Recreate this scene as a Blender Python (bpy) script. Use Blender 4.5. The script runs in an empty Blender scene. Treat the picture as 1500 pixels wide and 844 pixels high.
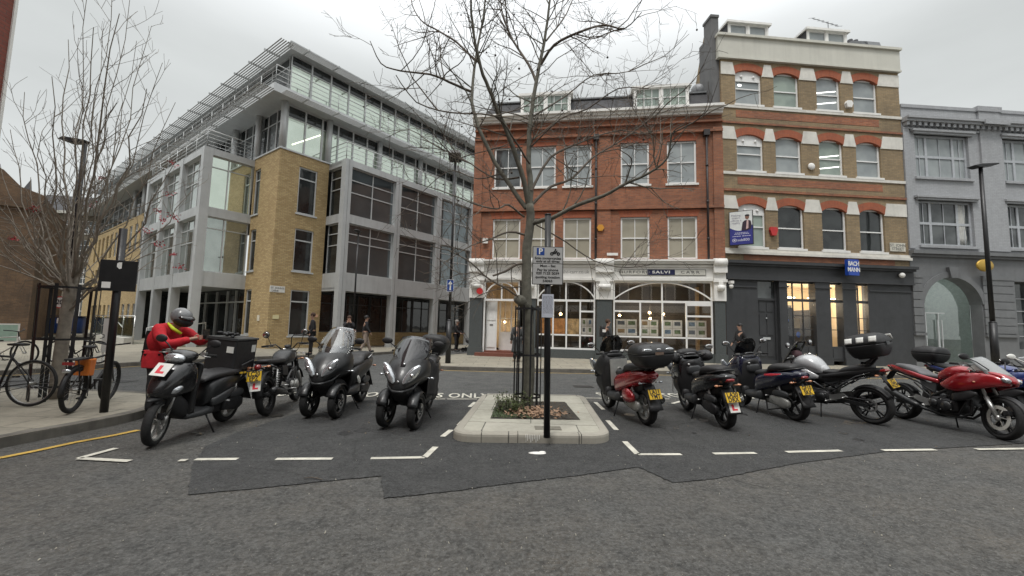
import bpy, bmesh, math, random
from mathutils import Vector, Matrix, Euler
random.seed(7)
S = bpy.context.scene
R = math.radians
COL = S.collection
# ------------------------------------------------------------------ camera
F_PX, CW = 625.0, 1500.0
PITCH, ROLL, CAMH = R(5.2), R(1.35), 1.5
cam_d = bpy.data.cameras.new('camera'); cam = bpy.data.objects.new('camera', cam_d); COL.objects.link(cam)
cam_d.sensor_width = 36; cam_d.lens = 36 * F_PX / CW; cam_d.clip_end = 2000; cam_d.clip_start = 0.05
_f = Vector((0, math.cos(PITCH), math.sin(PITCH))); _u0 = Vector((0, -math.sin(PITCH), math.cos(PITCH))); _r0 = Vector((1, 0, 0))
_r = _r0 * math.cos(ROLL) + _u0 * math.sin(ROLL); _u = _u0 * math.cos(ROLL) - _r0 * math.sin(ROLL)
cam.matrix_world = Matrix(((_r.x, _u.x, -_f.x, 0), (_r.y, _u.y, -_f.y, 0), (_r.z, _u.z, -_f.z, CAMH), (0, 0, 0, 1)))
S.camera = cam
def ray(px, py): return _r * ((px - 750) / F_PX) + _u * ((422 - py) / F_PX) + _f
def gp(px, py, z=0.0):
    d = ray(px, py); t = (z - CAMH) / d.z
    return Vector((d.x * t, d.y * t, z))
def at(px, py, Y):
    d = ray(px, py); t = Y / d.y
    return Vector((d.x * t, Y, CAMH + d.z * t))
# ------------------------------------------------------------------ world, sun, exposure
W = bpy.data.worlds.new('World'); S.world = W; W.use_nodes = True
nt = W.node_tree; nt.nodes.clear()
N = nt.nodes.new
out = N('ShaderNodeOutputWorld'); bg = N('ShaderNodeBackground'); sky = N('ShaderNodeTexSky')
sky.sky_type = 'NISHITA'; sky.sun_disc = False; sky.sun_elevation = R(63); sky.sun_rotation = R(200)
tc = N('ShaderNodeTexCoord'); sep = N('ShaderNodeSeparateXYZ'); nt.links.new(tc.outputs['Generated'], sep.inputs[0])
cr = N('ShaderNodeValToRGB'); cr.color_ramp.interpolation = 'EASE'
e = cr.color_ramp.elements; e[0].position = 0.0; e[0].color = (5.0, 5.15, 5.05, 1); e[1].position = 1.0; e[1].color = (16.5, 16.6, 16.4, 1)
e2 = e.new(0.45); e2.color = (4.45, 4.62, 4.55, 1); e3 = e.new(0.66); e3.color = (8.2, 8.4, 8.5, 1)
nt.links.new(sep.outputs[2], cr.inputs[0])
noi = N('ShaderNodeTexNoise'); noi.inputs['Scale'].default_value = 1.6; noi.inputs['Detail'].default_value = 7
mpn = N('ShaderNodeMapping'); mpn.inputs['Scale'].default_value = (1, 1, 3.2); nt.links.new(tc.outputs['Generated'], mpn.inputs[0]); nt.links.new(mpn.outputs[0], noi.inputs['Vector'])
mr = N('ShaderNodeMapRange'); mr.inputs[1].default_value = .3; mr.inputs[2].default_value = .75; mr.inputs[3].default_value = .88; mr.inputs[4].default_value = 1.12; nt.links.new(noi.outputs[0], mr.inputs[0])
mul = N('ShaderNodeMix'); mul.data_type = 'RGBA'; mul.blend_type = 'MULTIPLY'; mul.inputs[0].default_value = 1
nt.links.new(cr.outputs[0], mul.inputs[6]); nt.links.new(mr.outputs[0], mul.inputs[7])
mx = N('ShaderNodeMix'); mx.data_type = 'RGBA'; mx.inputs[0].default_value = .96
nt.links.new(sky.outputs[0], mx.inputs[6]); nt.links.new(mul.outputs[2], mx.inputs[7])
nt.links.new(mx.outputs[2], bg.inputs[0]); bg.inputs[1].default_value = 0.105; nt.links.new(bg.outputs[0], out.inputs[0])
sd = bpy.data.lights.new('sun', 'SUN'); sd.energy = 1.2; sd.angle = R(13); sd.color = (1, .975, .94)
so = bpy.data.objects.new('sun', sd); COL.objects.link(so); so.rotation_euler = (R(27), 0, R(-20)); so.location = (0, -5, 30)
S.view_settings.view_transform = 'Standard'; S.view_settings.look = 'None'; S.view_settings.gamma = 1; S.view_settings.exposure = 0.55
S.render.engine = 'CYCLES'; S.cycles.max_bounces = 6; S.cycles.transparent_max_bounces = 12
# ------------------------------------------------------------------ materials
def newmat(name):
    m = bpy.data.materials.new(name); m.use_nodes = True; t = m.node_tree; t.nodes.clear()
    o = t.nodes.new('ShaderNodeOutputMaterial'); b = t.nodes.new('ShaderNodeBsdfPrincipled'); t.links.new(b.outputs[0], o.inputs[0])
    return m, t, b, o
def lk(t, a, b): t.links.new(a, b)
def mapped(t, scale=(1, 1, 1), src='Object'):
    c = t.nodes.new('ShaderNodeTexCoord'); m = t.nodes.new('ShaderNodeMapping'); m.inputs['Scale'].default_value = scale; lk(t, c.outputs[src], m.inputs[0]); return m.outputs[0]
def noise(t, vec, scale, detail=5, rough=.6):
    n = t.nodes.new('ShaderNodeTexNoise'); n.inputs['Scale'].default_value = scale; n.inputs['Detail'].default_value = detail; n.inputs['Roughness'].default_value = rough
    if vec: lk(t, vec, n.inputs['Vector'])
    return n.outputs[0]
def ramp(t, fac, stops):
    r = t.nodes.new('ShaderNodeValToRGB'); el = r.color_ramp.elements
    while len(el) < len(stops): el.new(.5)
    for e_, (p, c) in zip(el, stops): e_.position = p; e_.color = (c, c, c, 1) if isinstance(c, (int, float)) else (*c, 1)
    lk(t, fac, r.inputs[0]); return r.outputs[0]
def mixc(t, fac, a, b, mode='MIX'):
    m = t.nodes.new('ShaderNodeMix'); m.data_type = 'RGBA'; m.blend_type = mode
    for s, v in ((0, fac), (6, a), (7, b)):
        if isinstance(v, (int, float)): m.inputs[s].default_value = v if s == 0 else (v, v, v, 1)
        elif isinstance(v, (tuple, list)): m.inputs[s].default_value = (*v, 1)
        else: lk(t, v, m.inputs[s])
    return m.outputs[2]
def bump(t, b, h, strength=.3, dist=.01):
    n = t.nodes.new('ShaderNodeBump'); n.inputs['Strength'].default_value = strength; n.inputs['Distance'].default_value = dist; lk(t, h, n.inputs['Height']); lk(t, n.outputs[0], b.inputs['Normal'])
MC = {}
def mat(name, col, rough=.6, metal=0, var=.12, nscale=6, coat=0, bmp=0, spec=.5, grime=0):
    if name in MC: return MC[name]
    m, t, b, o = newmat(name); v = mapped(t)
    n = noise(t, v, nscale)
    c1 = tuple(min(1, c * (1 + var)) for c in col); c2 = tuple(c * (1 - var) for c in col)
    c = mixc(t, ramp(t, n, [(.3, 0), (.7, 1)]), c2, c1)
    if grime:
        g = noise(t, v, nscale * .23, 8, .75); c = mixc(t, ramp(t, g, [(.45, 0), (.75, grime)]), c, tuple(x * .45 for x in col))
        g2 = noise(t, mapped(t, (3.5, 3.5, .22)), 1.0, 6, .65); c = mixc(t, ramp(t, g2, [(.5, 0), (.78, grime * 1.2)]), c, tuple(x * .5 for x in col))
    lk(t, c, b.inputs['Base Color'])
    b.inputs['Metallic'].default_value = metal; b.inputs['Coat Weight'].default_value = coat; b.inputs['Coat Roughness'].default_value = .08; b.inputs['Specular IOR Level'].default_value = spec
    lk(t, ramp(t, noise(t, v, nscale * 2.3), [(.3, max(.02, rough - .08)), (.75, min(1, rough + .1))]), b.inputs['Roughness'])
    if bmp: bump(t, b, noise(t, v, nscale * 12, 3), bmp, .004)
    MC[name] = m; return m
def brickmat(name, c1, c2, mortar, bw=.225, rh=.075, ms=.009, grime=.35, dark=(.05, .045, .04), big=.5, bumps=.5):
    if name in MC: return MC[name]
    m, t, b, o = newmat(name); c = t.nodes.new('ShaderNodeTexCoord'); s = t.nodes.new('ShaderNodeSeparateXYZ'); lk(t, c.outputs['Object'], s.inputs[0])
    ad = t.nodes.new('ShaderNodeMath'); lk(t, s.outputs[0], ad.inputs[0]); lk(t, s.outputs[1], ad.inputs[1])
    cm = t.nodes.new('ShaderNodeCombineXYZ'); lk(t, ad.outputs[0], cm.inputs[0]); lk(t, s.outputs[2], cm.inputs[1])
    br = t.nodes.new('ShaderNodeTexBrick'); lk(t, cm.outputs[0], br.inputs['Vector'])
    br.inputs['Color1'].default_value = (*c1, 1); br.inputs['Color2'].default_value = (*c2, 1); br.inputs['Mortar'].default_value = (*mortar, 1)
    br.inputs['Scale'].default_value = 1; br.inputs['Brick Width'].default_value = bw; br.inputs['Row Height'].default_value = rh; br.inputs['Mortar Size'].default_value = ms; br.inputs['Mortar Smooth'].default_value = .3; br.inputs['Bias'].default_value = -.1
    n1 = noise(t, c.outputs['Object'], big, 8, .7); n2 = noise(t, c.outputs['Object'], 7, 4, .7)
    mp = t.nodes.new('ShaderNodeMapping'); mp.inputs['Scale'].default_value = (5, 5, .35); lk(t, c.outputs['Object'], mp.inputs[0]); n3 = noise(t, mp.outputs[0], 1.0, 6, .6)
    k = mixc(t, ramp(t, n2, [(.35, 0), (.7, .45)]), br.outputs[0], tuple(x * .62 for x in c1))
    k = mixc(t, ramp(t, n1, [(.42, 0), (.72, grime)]), k, dark)
    k = mixc(t, ramp(t, n3, [(.55, 0), (.8, grime * .7)]), k, dark)
    lk(t, k, b.inputs['Base Color']); b.inputs['Roughness'].default_value = .88
    inv = t.nodes.new('ShaderNodeMath'); inv.operation = 'SUBTRACT'; inv.inputs[0].default_value = 1; lk(t, br.outputs[1], inv.inputs[1])
    bump(t, b, inv.outputs[0], bumps, .008)
    MC[name] = m; return m
def clearglass(name='clear_glass', tint=(1, 1, 1), rough=.01, amount=.10):
    if name in MC: return MC[name]
    m = bpy.data.materials.new(name); m.use_nodes = True; t = m.node_tree; t.nodes.clear()
    o = t.nodes.new('ShaderNodeOutputMaterial'); tr = t.nodes.new('ShaderNodeBsdfTransparent'); gl = t.nodes.new('ShaderNodeBsdfGlossy'); mxs = t.nodes.new('ShaderNodeMixShader')
    tr.inputs[0].default_value = (*tint, 1); gl.inputs['Roughness'].default_value = rough
    fr = t.nodes.new('ShaderNodeLayerWeight'); fr.inputs[0].default_value = .5
    pw = t.nodes.new('ShaderNodeMath'); pw.operation = 'POWER'; pw.inputs[1].default_value = 4; lk(t, fr.outputs['Facing'], pw.inputs[0])
    ad = t.nodes.new('ShaderNodeMath'); ad.use_clamp = True; ad.inputs[1].default_value = amount * .6; lk(t, pw.outputs[0], ad.inputs[0]); lk(t, ad.outputs[0], mxs.inputs[0])
    lk(t, tr.outputs[0], mxs.inputs[1]); lk(t, gl.outputs[0], mxs.inputs[2]); lk(t, mxs.outputs[0], o.inputs[0]); MC[name] = m; return m
def panemat(name, col, col2=None, stripes=0, refl=.5, rough=.03):
    """window glass over a room or a blind: the colour seen through it, with a glossy coat of glass"""
    if name in MC: return MC[name]
    m, t, b, o = newmat(name); c = t.nodes.new('ShaderNodeTexCoord'); s = t.nodes.new('ShaderNodeSeparateXYZ'); lk(t, c.outputs['Object'], s.inputs[0])
    n = noise(t, c.outputs['Object'], 1.1, 3, .5)
    k = mixc(t, ramp(t, n, [(.4, 0), (.62, 1)]), col, col2 or tuple(x * .7 for x in col))
    if stripes:
        w = t.nodes.new('ShaderNodeTexWave'); w.bands_direction = 'Z'; w.inputs['Scale'].default_value = stripes; w.inputs['Distortion'].default_value = .6; lk(t, c.outputs['Object'], w.inputs[0])
        k = mixc(t, ramp(t, w.outputs[1], [(.2, 0), (.9, .45)]), k, tuple(x * .55 for x in col))
    lk(t, k, b.inputs['Base Color']); b.inputs['Roughness'].default_value = .5; b.inputs['Specular IOR Level'].default_value = 0
    b.inputs['Coat Weight'].default_value = refl; b.inputs['Coat Roughness'].default_value = rough; b.inputs['Coat IOR'].default_value = 1.75
    nn = t.nodes.new('ShaderNodeBump'); nn.inputs['Strength'].default_value = .05; nn.inputs['Distance'].default_value = .05; lk(t, noise(t, c.outputs['Object'], 1.7, 1), nn.inputs['Height']); lk(t, nn.outputs[0], b.inputs['Coat Normal'])
    MC[name] = m; return m
def emit(name, col, st):
    if name in MC: return MC[name]
    m, t, b, o = newmat(name); b.inputs['Base Color'].default_value = (*col, 1); b.inputs['Emission Color'].default_value = (*col, 1); b.inputs['Emission Strength'].default_value = st; MC[name] = m; return m
# ------------------------------------------------------------------ mesh helpers
class MB:
    def __init__(s): s.v = []; s.f = []; s.sm = []; s.M = None; s.cut = []
    def add(s, vs, fs, smooth=False):
        o = len(s.v)
        for v in vs:
            v = Vector(v)
            if s.M is not None: v = s.M @ v
            s.v.append(v)
        for f in fs: s.f.append(tuple(i + o for i in f)); s.sm.append(smooth)
        return s
    def box(s, x0, x1, y0, y1, z0, z1):
        return s.add([(x0, y0, z0), (x1, y0, z0), (x1, y1, z0), (x0, y1, z0), (x0, y0, z1), (x1, y0, z1), (x1, y1, z1), (x0, y1, z1)],
                     [(0, 3, 2, 1), (4, 5, 6, 7), (0, 1, 5, 4), (1, 2, 6, 5), (2, 3, 7, 6), (3, 0, 4, 7)])
    def bar(s, a, b, w, h, up=(0, 0, 1)):
        a = Vector(a); b = Vector(b); d = (b - a).normalized(); u = Vector(up)
        if abs(d.dot(u)) > .98: u = Vector((1, 0, 0))
        l = d.cross(u).normalized() * (w / 2); u = l.cross(d).normalized() * (h / 2)
        return s.add([a - l - u, a + l - u, a + l + u, a - l + u, b - l - u, b + l - u, b + l + u, b - l + u], [(0, 1, 2, 3), (7, 6, 5, 4), (0, 4, 5, 1), (1, 5, 6, 2), (2, 6, 7, 3), (3, 7, 4, 0)])
    def tube(s, pts, r, n=8, caps=True, smooth=True):
        P = [Vector(p) for p in pts]; k = len(P); rr = r if isinstance(r, (list, tuple)) else [r] * k
        vs = []; prev = None
        for i, p in enumerate(P):
            d = (P[min(i + 1, k - 1)] - P[max(i - 1, 0)])
            d = d.normalized() if d.length > 1e-9 else Vector((0, 0, 1))
            if prev is None:
                a = Vector((0, 0, 1)) if abs(d.z) < .9 else Vector((1, 0, 0)); u = d.cross(a).normalized()
            else:
                u = prev - d * prev.dot(d); u = u.normalized() if u.length > 1e-6 else d.orthogonal().normalized()
            prev = u; w = d.cross(u)
            for j in range(n):
                a = 2 * math.pi * j / n; vs.append(p + (u * math.cos(a) + w * math.sin(a)) * rr[i])
        fs = [(i * n + j, i * n + (j + 1) % n, (i + 1) * n + (j + 1) % n, (i + 1) * n + j) for i in range(k - 1) for j in range(n)]
        if caps: fs += [tuple(range(n))[::-1], tuple((k - 1) * n + j for j in range(n))]
        return s.add(vs, fs, smooth)
    def lathe(s, prof, c=(0, 0, 0), axis='z', n=20, closed=False, smooth=True, arc=(0, 2 * math.pi)):
        c = Vector(c); full = abs(arc[1] - arc[0] - 2 * math.pi) < 1e-6; m = n if full else n + 1; vs = []
        for i in range(m):
            a = arc[0] + (arc[1] - arc[0]) * i / n; ca, sa = math.cos(a), math.sin(a)
            for r, h in prof:
                vs.append(c + Vector({'z': (r * ca, r * sa, h), 'y': (r * ca, h, r * sa), 'x': (h, r * ca, r * sa)}[axis]))
        k = len(prof); fs = []
        for i in range(n):
            i2 = (i + 1) % m
            for j in range(k if closed else k - 1): fs.append((i * k + j, i * k + (j + 1) % k, i2 * k + (j + 1) % k, i2 * k + j))
        return s.add(vs, fs, smooth)
    def ell(s, c, r, rot=None, n=14, m=9, smooth=True):
        c = Vector(c); M = Euler(rot).to_matrix() if rot else Matrix.Identity(3); vs = []; fs = []
        for i in range(m + 1):
            t = math.pi * i / m
            for j in range(n):
                a = 2 * math.pi * j / n; vs.append(c + M @ Vector((r[0] * math.sin(t) * math.cos(a), r[1] * math.sin(t) * math.sin(a), r[2] * math.cos(t))))
        for i in range(m):
            for j in range(n): fs.append((i * n + j, i * n + (j + 1) % n, (i + 1) * n + (j + 1) % n, (i + 1) * n + j))
        return s.add(vs, fs, smooth)
    def prism(s, poly, a, b, plane='xz', smooth=False, bevel=0, inset=None):
        """poly of 2-D points pushed from a to b along the third axis; bevel rounds the rims"""
        def T(p, h): return {'xz': (p[0], h, p[1]), 'xy': (p[0], p[1], h), 'yz': (h, p[0], p[1])}[plane]
        n = len(poly)
        if not bevel:
            return s.add([T(p, a) for p in poly] + [T(p, b) for p in poly], [tuple(range(n)), tuple(range(2 * n - 1, n - 1, -1))] + [(i, i + n, (i + 1) % n + n, (i + 1) % n) for i in range(n)], smooth)
        area = sum(poly[i][0] * poly[(i + 1) % n][1] - poly[(i + 1) % n][0] * poly[i][1] for i in range(n)); sg = 1 if area > 0 else -1
        def ins(d):
            o = []
            for i in range(n):
                p0, p1, p2 = Vector(poly[i - 1]), Vector(poly[i]), Vector(poly[(i + 1) % n])
                e1 = (p1 - p0).normalized(); e2 = (p2 - p1).normalized(); n1 = Vector((-e1.y, e1.x)) * sg; n2 = Vector((-e2.y, e2.x)) * sg
                q = (n1 + n2); q = q.normalized() if q.length > 1e-4 else n1; k = 1 / max(.5, q.dot(n1)); o.append(p1 + q * d * k)
            return o
        sgn = 1 if b > a else -1; rings = []
        st = [(1, 0), (.55, .12), (.2, .45), (0, 1)]
        for fi, fh in st: rings.append((ins(bevel * fi), a + sgn * bevel * fh))
        for fi, fh in st[::-1]: rings.append((ins(bevel * fi), b - sgn * bevel * fh))
        vs = [T(p, h) for ring, h in rings for p in ring]; k = len(rings)
        fs = [tuple(range(n)), tuple(range(k * n - 1, (k - 1) * n - 1, -1))]
        for r_ in range(k - 1):
            for i in range(n): fs.append((r_ * n + i, r_ * n + (i + 1) % n, (r_ + 1) * n + (i + 1) % n, (r_ + 1) * n + i))
        return s.add(vs, fs, True if smooth else False)
    def loft(s, secs, n=18, sub=4, caps=True):
        """secs: (x, zmid, halfheight, halfwidth, exponent[, ymid]) along x, smoothed in between"""
        q = [tuple(a) + (0,) * (6 - len(a)) for a in secs]; pts = []
        for i in range(len(q) - 1):
            p0, p1, p2, p3 = q[max(i - 1, 0)], q[i], q[i + 1], q[min(i + 2, len(q) - 1)]
            for k in range(sub):
                t = k / sub
                pts.append([.5 * (2 * b_ + (c_ - a_) * t + (2 * a_ - 5 * b_ + 4 * c_ - d_) * t * t + (3 * b_ - a_ - 3 * c_ + d_) * t ** 3) for a_, b_, c_, d_ in zip(p0, p1, p2, p3)])
        pts.append(list(q[-1])); vs = []
        for x, zm, hh, hw, ex, ym in pts:
            hh = max(hh, .002); hw = max(hw, .002); ex = max(ex, 1.2)
            for j in range(n):
                a = 2 * math.pi * j / n; ca, sa = math.cos(a), math.sin(a)
                vs.append((x, ym + hw * math.copysign(abs(ca) ** (2 / ex), ca), zm + hh * math.copysign(abs(sa) ** (2 / ex), sa)))
        k = len(pts); fs = [(i * n + j, i * n + (j + 1) % n, (i + 1) * n + (j + 1) % n, (i + 1) * n + j) for i in range(k - 1) for j in range(n)]
        if caps: fs += [tuple(range(n))[::-1], tuple((k - 1) * n + j for j in range(n))]
        return s.add(vs, fs, True)
    def vloft(s, rings, n=32, x0=0):
        vs = []
        for q in rings:
            z, hx, hy, ex = q[:4]; cx = q[4] if len(q) > 4 else 0
            for j in range(n):
                a = 2 * math.pi * j / n; ca, sa = math.cos(a), math.sin(a); vs.append((cx + hx * math.copysign(abs(ca) ** (2 / ex), ca), hy * math.copysign(abs(sa) ** (2 / ex), sa), z))
        k = len(rings); return s.add(vs, [(i * n + j, i * n + (j + 1) % n, (i + 1) * n + (j + 1) % n, (i + 1) * n + j) for i in range(k - 1) for j in range(n)] + [tuple(range(n))[::-1], tuple((k - 1) * n + j for j in range(n))], True)
    def shell(s, fn, nu, nv, th=.006):
        P = [[Vector(fn(i / nu, j / nv)) for j in range(nv + 1)] for i in range(nu + 1)]; vs = []; k = nv + 1
        for side in (0, 1):
            for i in range(nu + 1):
                for j in range(nv + 1):
                    a = P[min(i + 1, nu)][j] - P[max(i - 1, 0)][j]; b = P[i][min(j + 1, nv)] - P[i][max(j - 1, 0)]; nn = a.cross(b); nn = nn.normalized() if nn.length > 1e-9 else Vector((0, 0, 1))
                    vs.append(P[i][j] + nn * th * (side - .5))
        o = (nu + 1) * k; fs = []
        for i in range(nu):
            for j in range(nv):
                a = i * k + j; fs.append((a, a + 1, a + k + 1, a + k)); fs.append((o + a, o + a + k, o + a + k + 1, o + a + 1))
        for i in range(nu):
            for j in (0, nv): a = i * k + j; fs.append((a, a + k, o + a + k, o + a))
        for j in range(nv):
            for i in (0, nu): a = i * k + j; fs.append((a, a + 1, o + a + 1, o + a))
        return s.add(vs, fs, True)
    def sheet(s, poly, z): return s.add([(p[0], p[1], z) for p in poly], [tuple(range(len(poly)))])
    def each(s, name, m, parent=None):
        for k in range(len(s.cut)):
            a, fa = s.cut[k]; b_, fb = s.cut[k + 1] if k + 1 < len(s.cut) else (len(s.v), len(s.f))
            q = MB(); q.v = s.v[a:b_]; q.f = [tuple(i - a for i in f) for f in s.f[fa:fb]]; q.sm = s.sm[fa:fb]; q.build(name, m, parent)
    def mark(s): s.cut.append((len(s.v), len(s.f))); return s
    def build(s, name, m, parent=None):
        me = bpy.data.meshes.new(name); me.from_pydata([tuple(v) for v in s.v], [], s.f); me.update()
        bm = bmesh.new(); bm.from_mesh(me); bmesh.ops.recalc_face_normals(bm, faces=bm.faces); bm.to_mesh(me); bm.free()
        me.polygons.foreach_set('use_smooth', s.sm[:len(me.polygons)]) if len(me.polygons) == len(s.sm) else None
        if any(s.sm) and not all(s.sm): pass
        me.materials.append(m)
        o = bpy.data.objects.new(name, me); COL.objects.link(o)
        if parent: o.parent = parent
        return o
def tag(o, label=None, cat=None, group=None, kind=None):
    if label: o['label'] = label
    if cat: o['category'] = cat
    if group: o['group'] = group
    if kind: o['kind'] = kind
    return o
def empty(name, loc=(0, 0, 0), rz=0, label=None, cat=None, group=None, rot=None):
    o = bpy.data.objects.new(name, None); COL.objects.link(o); o.location = loc; o.rotation_euler = rot or (0, 0, rz); o.empty_display_size = .1
    return tag(o, label, cat, group)
def copy_tree(o, parent=None, kids=None):
    kids = kids or KIDS(); c = o.copy(); COL.objects.link(c); c.parent = parent
    for ch in kids.get(o.name, []): copy_tree(ch, c, kids)
    return c
def KIDS():
    d = {}
    for o in COL.objects:
        if o.parent: d.setdefault(o.parent.name, []).append(o)
    return d
def text(name, body, size, m, parent, M, align='CENTER', ext=.0015, sx=1.0, bold=.0, space=1.0):
    c = bpy.data.curves.new(name, 'FONT'); c.body = body; c.size = size; c.align_x = align; c.align_y = 'CENTER'; c.extrude = ext; c.offset = bold; c.space_character = space; c.resolution_u = 3
    o = bpy.data.objects.new(name, c); COL.objects.link(o); dg = bpy.context.evaluated_depsgraph_get(); me = bpy.data.meshes.new_from_object(o.evaluated_get(dg)); COL.objects.unlink(o); bpy.data.objects.remove(o)
    me.transform(M @ Matrix.Diagonal((sx, 1, 1, 1))); me.materials.clear(); me.materials.append(m)
    ob = bpy.data.objects.new(name, me); COL.objects.link(ob); ob.parent = parent
    return ob
def facing(loc, rz=0, rx=90, extra=None):   # text that stands up; rz = 0 reads towards -Y
    return Matrix.Translation(loc) @ Euler((R(rx), 0, rz)).to_matrix().to_4x4()
def struct(o): o['kind'] = 'structure'; return o
# ------------------------------------------------------------------ materials of the setting
def asphalt(name, base, alt, spk, coarse=1.0):
    m, t, b, o = newmat(name); c = t.nodes.new('ShaderNodeTexCoord'); v = c.outputs['Object']
    big = noise(t, v, .5, 8, .7); mid = noise(t, v, 2.2, 6, .7); fine = noise(t, v, 30 * coarse, 5, .85)
    k = mixc(t, ramp(t, big, [(.38, 0), (.66, 1)]), base, alt)
    k = mixc(t, ramp(t, mid, [(.4, 0), (.68, .75)]), k, tuple(x * .5 for x in base))
    k = mixc(t, ramp(t, noise(t, v, 1.1, 3, .5), [(.62, 0), (.74, .6)]), k, tuple(x * .45 for x in base))
    k = mixc(t, ramp(t, fine, [(.40, 0), (.66, .9)]), k, tuple(x * 2.1 for x in base))
    vo = t.nodes.new('ShaderNodeTexVoronoi'); vo.inputs['Scale'].default_value = 70 * coarse; lk(t, v, vo.inputs['Vector'])
    rnd = ramp(t, vo.outputs['Color'], [(.80, 0), (.86, 1)]); spot = ramp(t, vo.outputs['Distance'], [(.18, 1), (.34, 0)])
    mu = t.nodes.new('ShaderNodeMath'); mu.operation = 'MULTIPLY'; lk(t, rnd, mu.inputs[0]); lk(t, spot, mu.inputs[1])
    mm = t.nodes.new('ShaderNodeMath'); mm.operation = 'MULTIPLY'; mm.inputs[1].default_value = spk; lk(t, mu.outputs[0], mm.inputs[0])
    k = mixc(t, mm.outputs[0], k, (.26, .25, .22))
    k = mixc(t, ramp(t, noise(t, v, 11 * coarse, 3, .7), [(.5, 0), (.66, .5)]), k, tuple(x * .42 for x in base))
    vs_ = t.nodes.new('ShaderNodeTexVoronoi'); vs_.inputs['Scale'].default_value = 38 * coarse; lk(t, v, vs_.inputs['Vector']); k = mixc(t, ramp(t, vs_.outputs['Color'], [(.15, .4), (.5, 0)]), k, tuple(x * .4 for x in base)); k = mixc(t, ramp(t, vs_.outputs['Color'], [(.66, 0), (.92, .4)]), k, tuple(x * 2.0 for x in base))
    # hairline cracks
    cv = t.nodes.new('ShaderNodeTexVoronoi'); cv.feature = 'DISTANCE_TO_EDGE'; cv.inputs['Scale'].default_value = .42
    wp = t.nodes.new('ShaderNodeMix'); wp.data_type = 'RGBA'; wp.inputs[0].default_value = .16
    nn = t.nodes.new('ShaderNodeTexNoise'); nn.inputs['Scale'].default_value = 2.2; nn.inputs['Detail'].default_value = 5; lk(t, v, nn.inputs['Vector']); lk(t, v, wp.inputs[6]); lk(t, nn.outputs['Color'], wp.inputs[7]); lk(t, wp.outputs[2], cv.inputs['Vector'])
    ck = ramp(t, cv.outputs['Distance'], [(.0, .75), (.004, 0)])
    gate = ramp(t, noise(t, v, .5, 2), [(.5, 0), (.6, 1)]); g2 = t.nodes.new('ShaderNodeMath'); g2.operation = 'MULTIPLY'; lk(t, ck, g2.inputs[0]); lk(t, gate, g2.inputs[1])
    k = mixc(t, g2.outputs[0], k, (.012, .012, .011))
    lk(t, k, b.inputs['Base Color']); lk(t, ramp(t, mid, [(.3, .62), (.7, .9)]), b.inputs['Roughness']); b.inputs['Specular IOR Level'].default_value = .35
    vb = t.nodes.new('ShaderNodeTexVoronoi'); vb.inputs['Scale'].default_value = 48 * coarse; lk(t, v, vb.inputs['Vector'])
    bump(t, b, vb.outputs['Distance'], .8, .02)
    return m
M_road = asphalt('asphalt_old', (.068, .068, .065), (.094, .080, .062), 1.0)
M_bay = asphalt('asphalt_newer', (.046, .047, .047), (.057, .056, .053), .3, 1.5)
M_lane = asphalt('asphalt_lane', (.080, .082, .080), (.098, .097, .092), .2, 1.6)
def paving(name, base, alt, bw=.9, rh=.6, rot=0.0, mort=(.05, .048, .042)):
    m, t, b, o = newmat(name); c = t.nodes.new('ShaderNodeTexCoord'); mp = t.nodes.new('ShaderNodeMapping'); mp.inputs['Rotation'].default_value = (0, 0, rot); lk(t, c.outputs['Object'], mp.inputs[0])
    br = t.nodes.new('ShaderNodeTexBrick'); lk(t, mp.outputs[0], br.inputs['Vector']); br.inputs['Color1'].default_value = (*base, 1); br.inputs['Color2'].default_value = (*alt, 1); br.inputs['Mortar'].default_value = (*mort, 1)
    br.inputs['Scale'].default_value = 1; br.inputs['Brick Width'].default_value = bw; br.inputs['Row Height'].default_value = rh; br.inputs['Mortar Size'].default_value = .009; br.inputs['Bias'].default_value = -.2
    n = noise(t, c.outputs['Object'], 1.3, 8, .7); n2 = noise(t, c.outputs['Object'], 9, 6, .75)
    k = mixc(t, ramp(t, n, [(.35, 0), (.7, .6)]), br.outputs[0], tuple(x * .55 for x in base)); k = mixc(t, ramp(t, n2, [(.45, 0), (.75, .4)]), k, tuple(x * 1.35 for x in alt))
    lk(t, k, b.inputs['Base Color']); b.inputs['Roughness'].default_value = .8
    bump(t, b, br.outputs[1], -.4, .006); return m
M_pave = paving('paving_slabs', (.27, .25, .20), (.33, .30, .235))
M_pave2 = paving('paving_island', (.36, .35, .29), (.42, .40, .34), 1.3, .9, .05)
M_kerb = paving('granite_kerb', (.34, .32, .27), (.28, .265, .225), .92, 4.0)
M_kerbd = mat('worn_kerb', (.15, .14, .12), .85, 0, .35, 3, grime=.6, bmp=.3)
M_white = mat('road_paint_white', (.60, .58, .50), .7, 0, .15, 14, grime=.75)
M_yellow = mat('road_paint_yellow', (.55, .36, .075), .75, 0, .18, 9, grime=.7)
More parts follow.
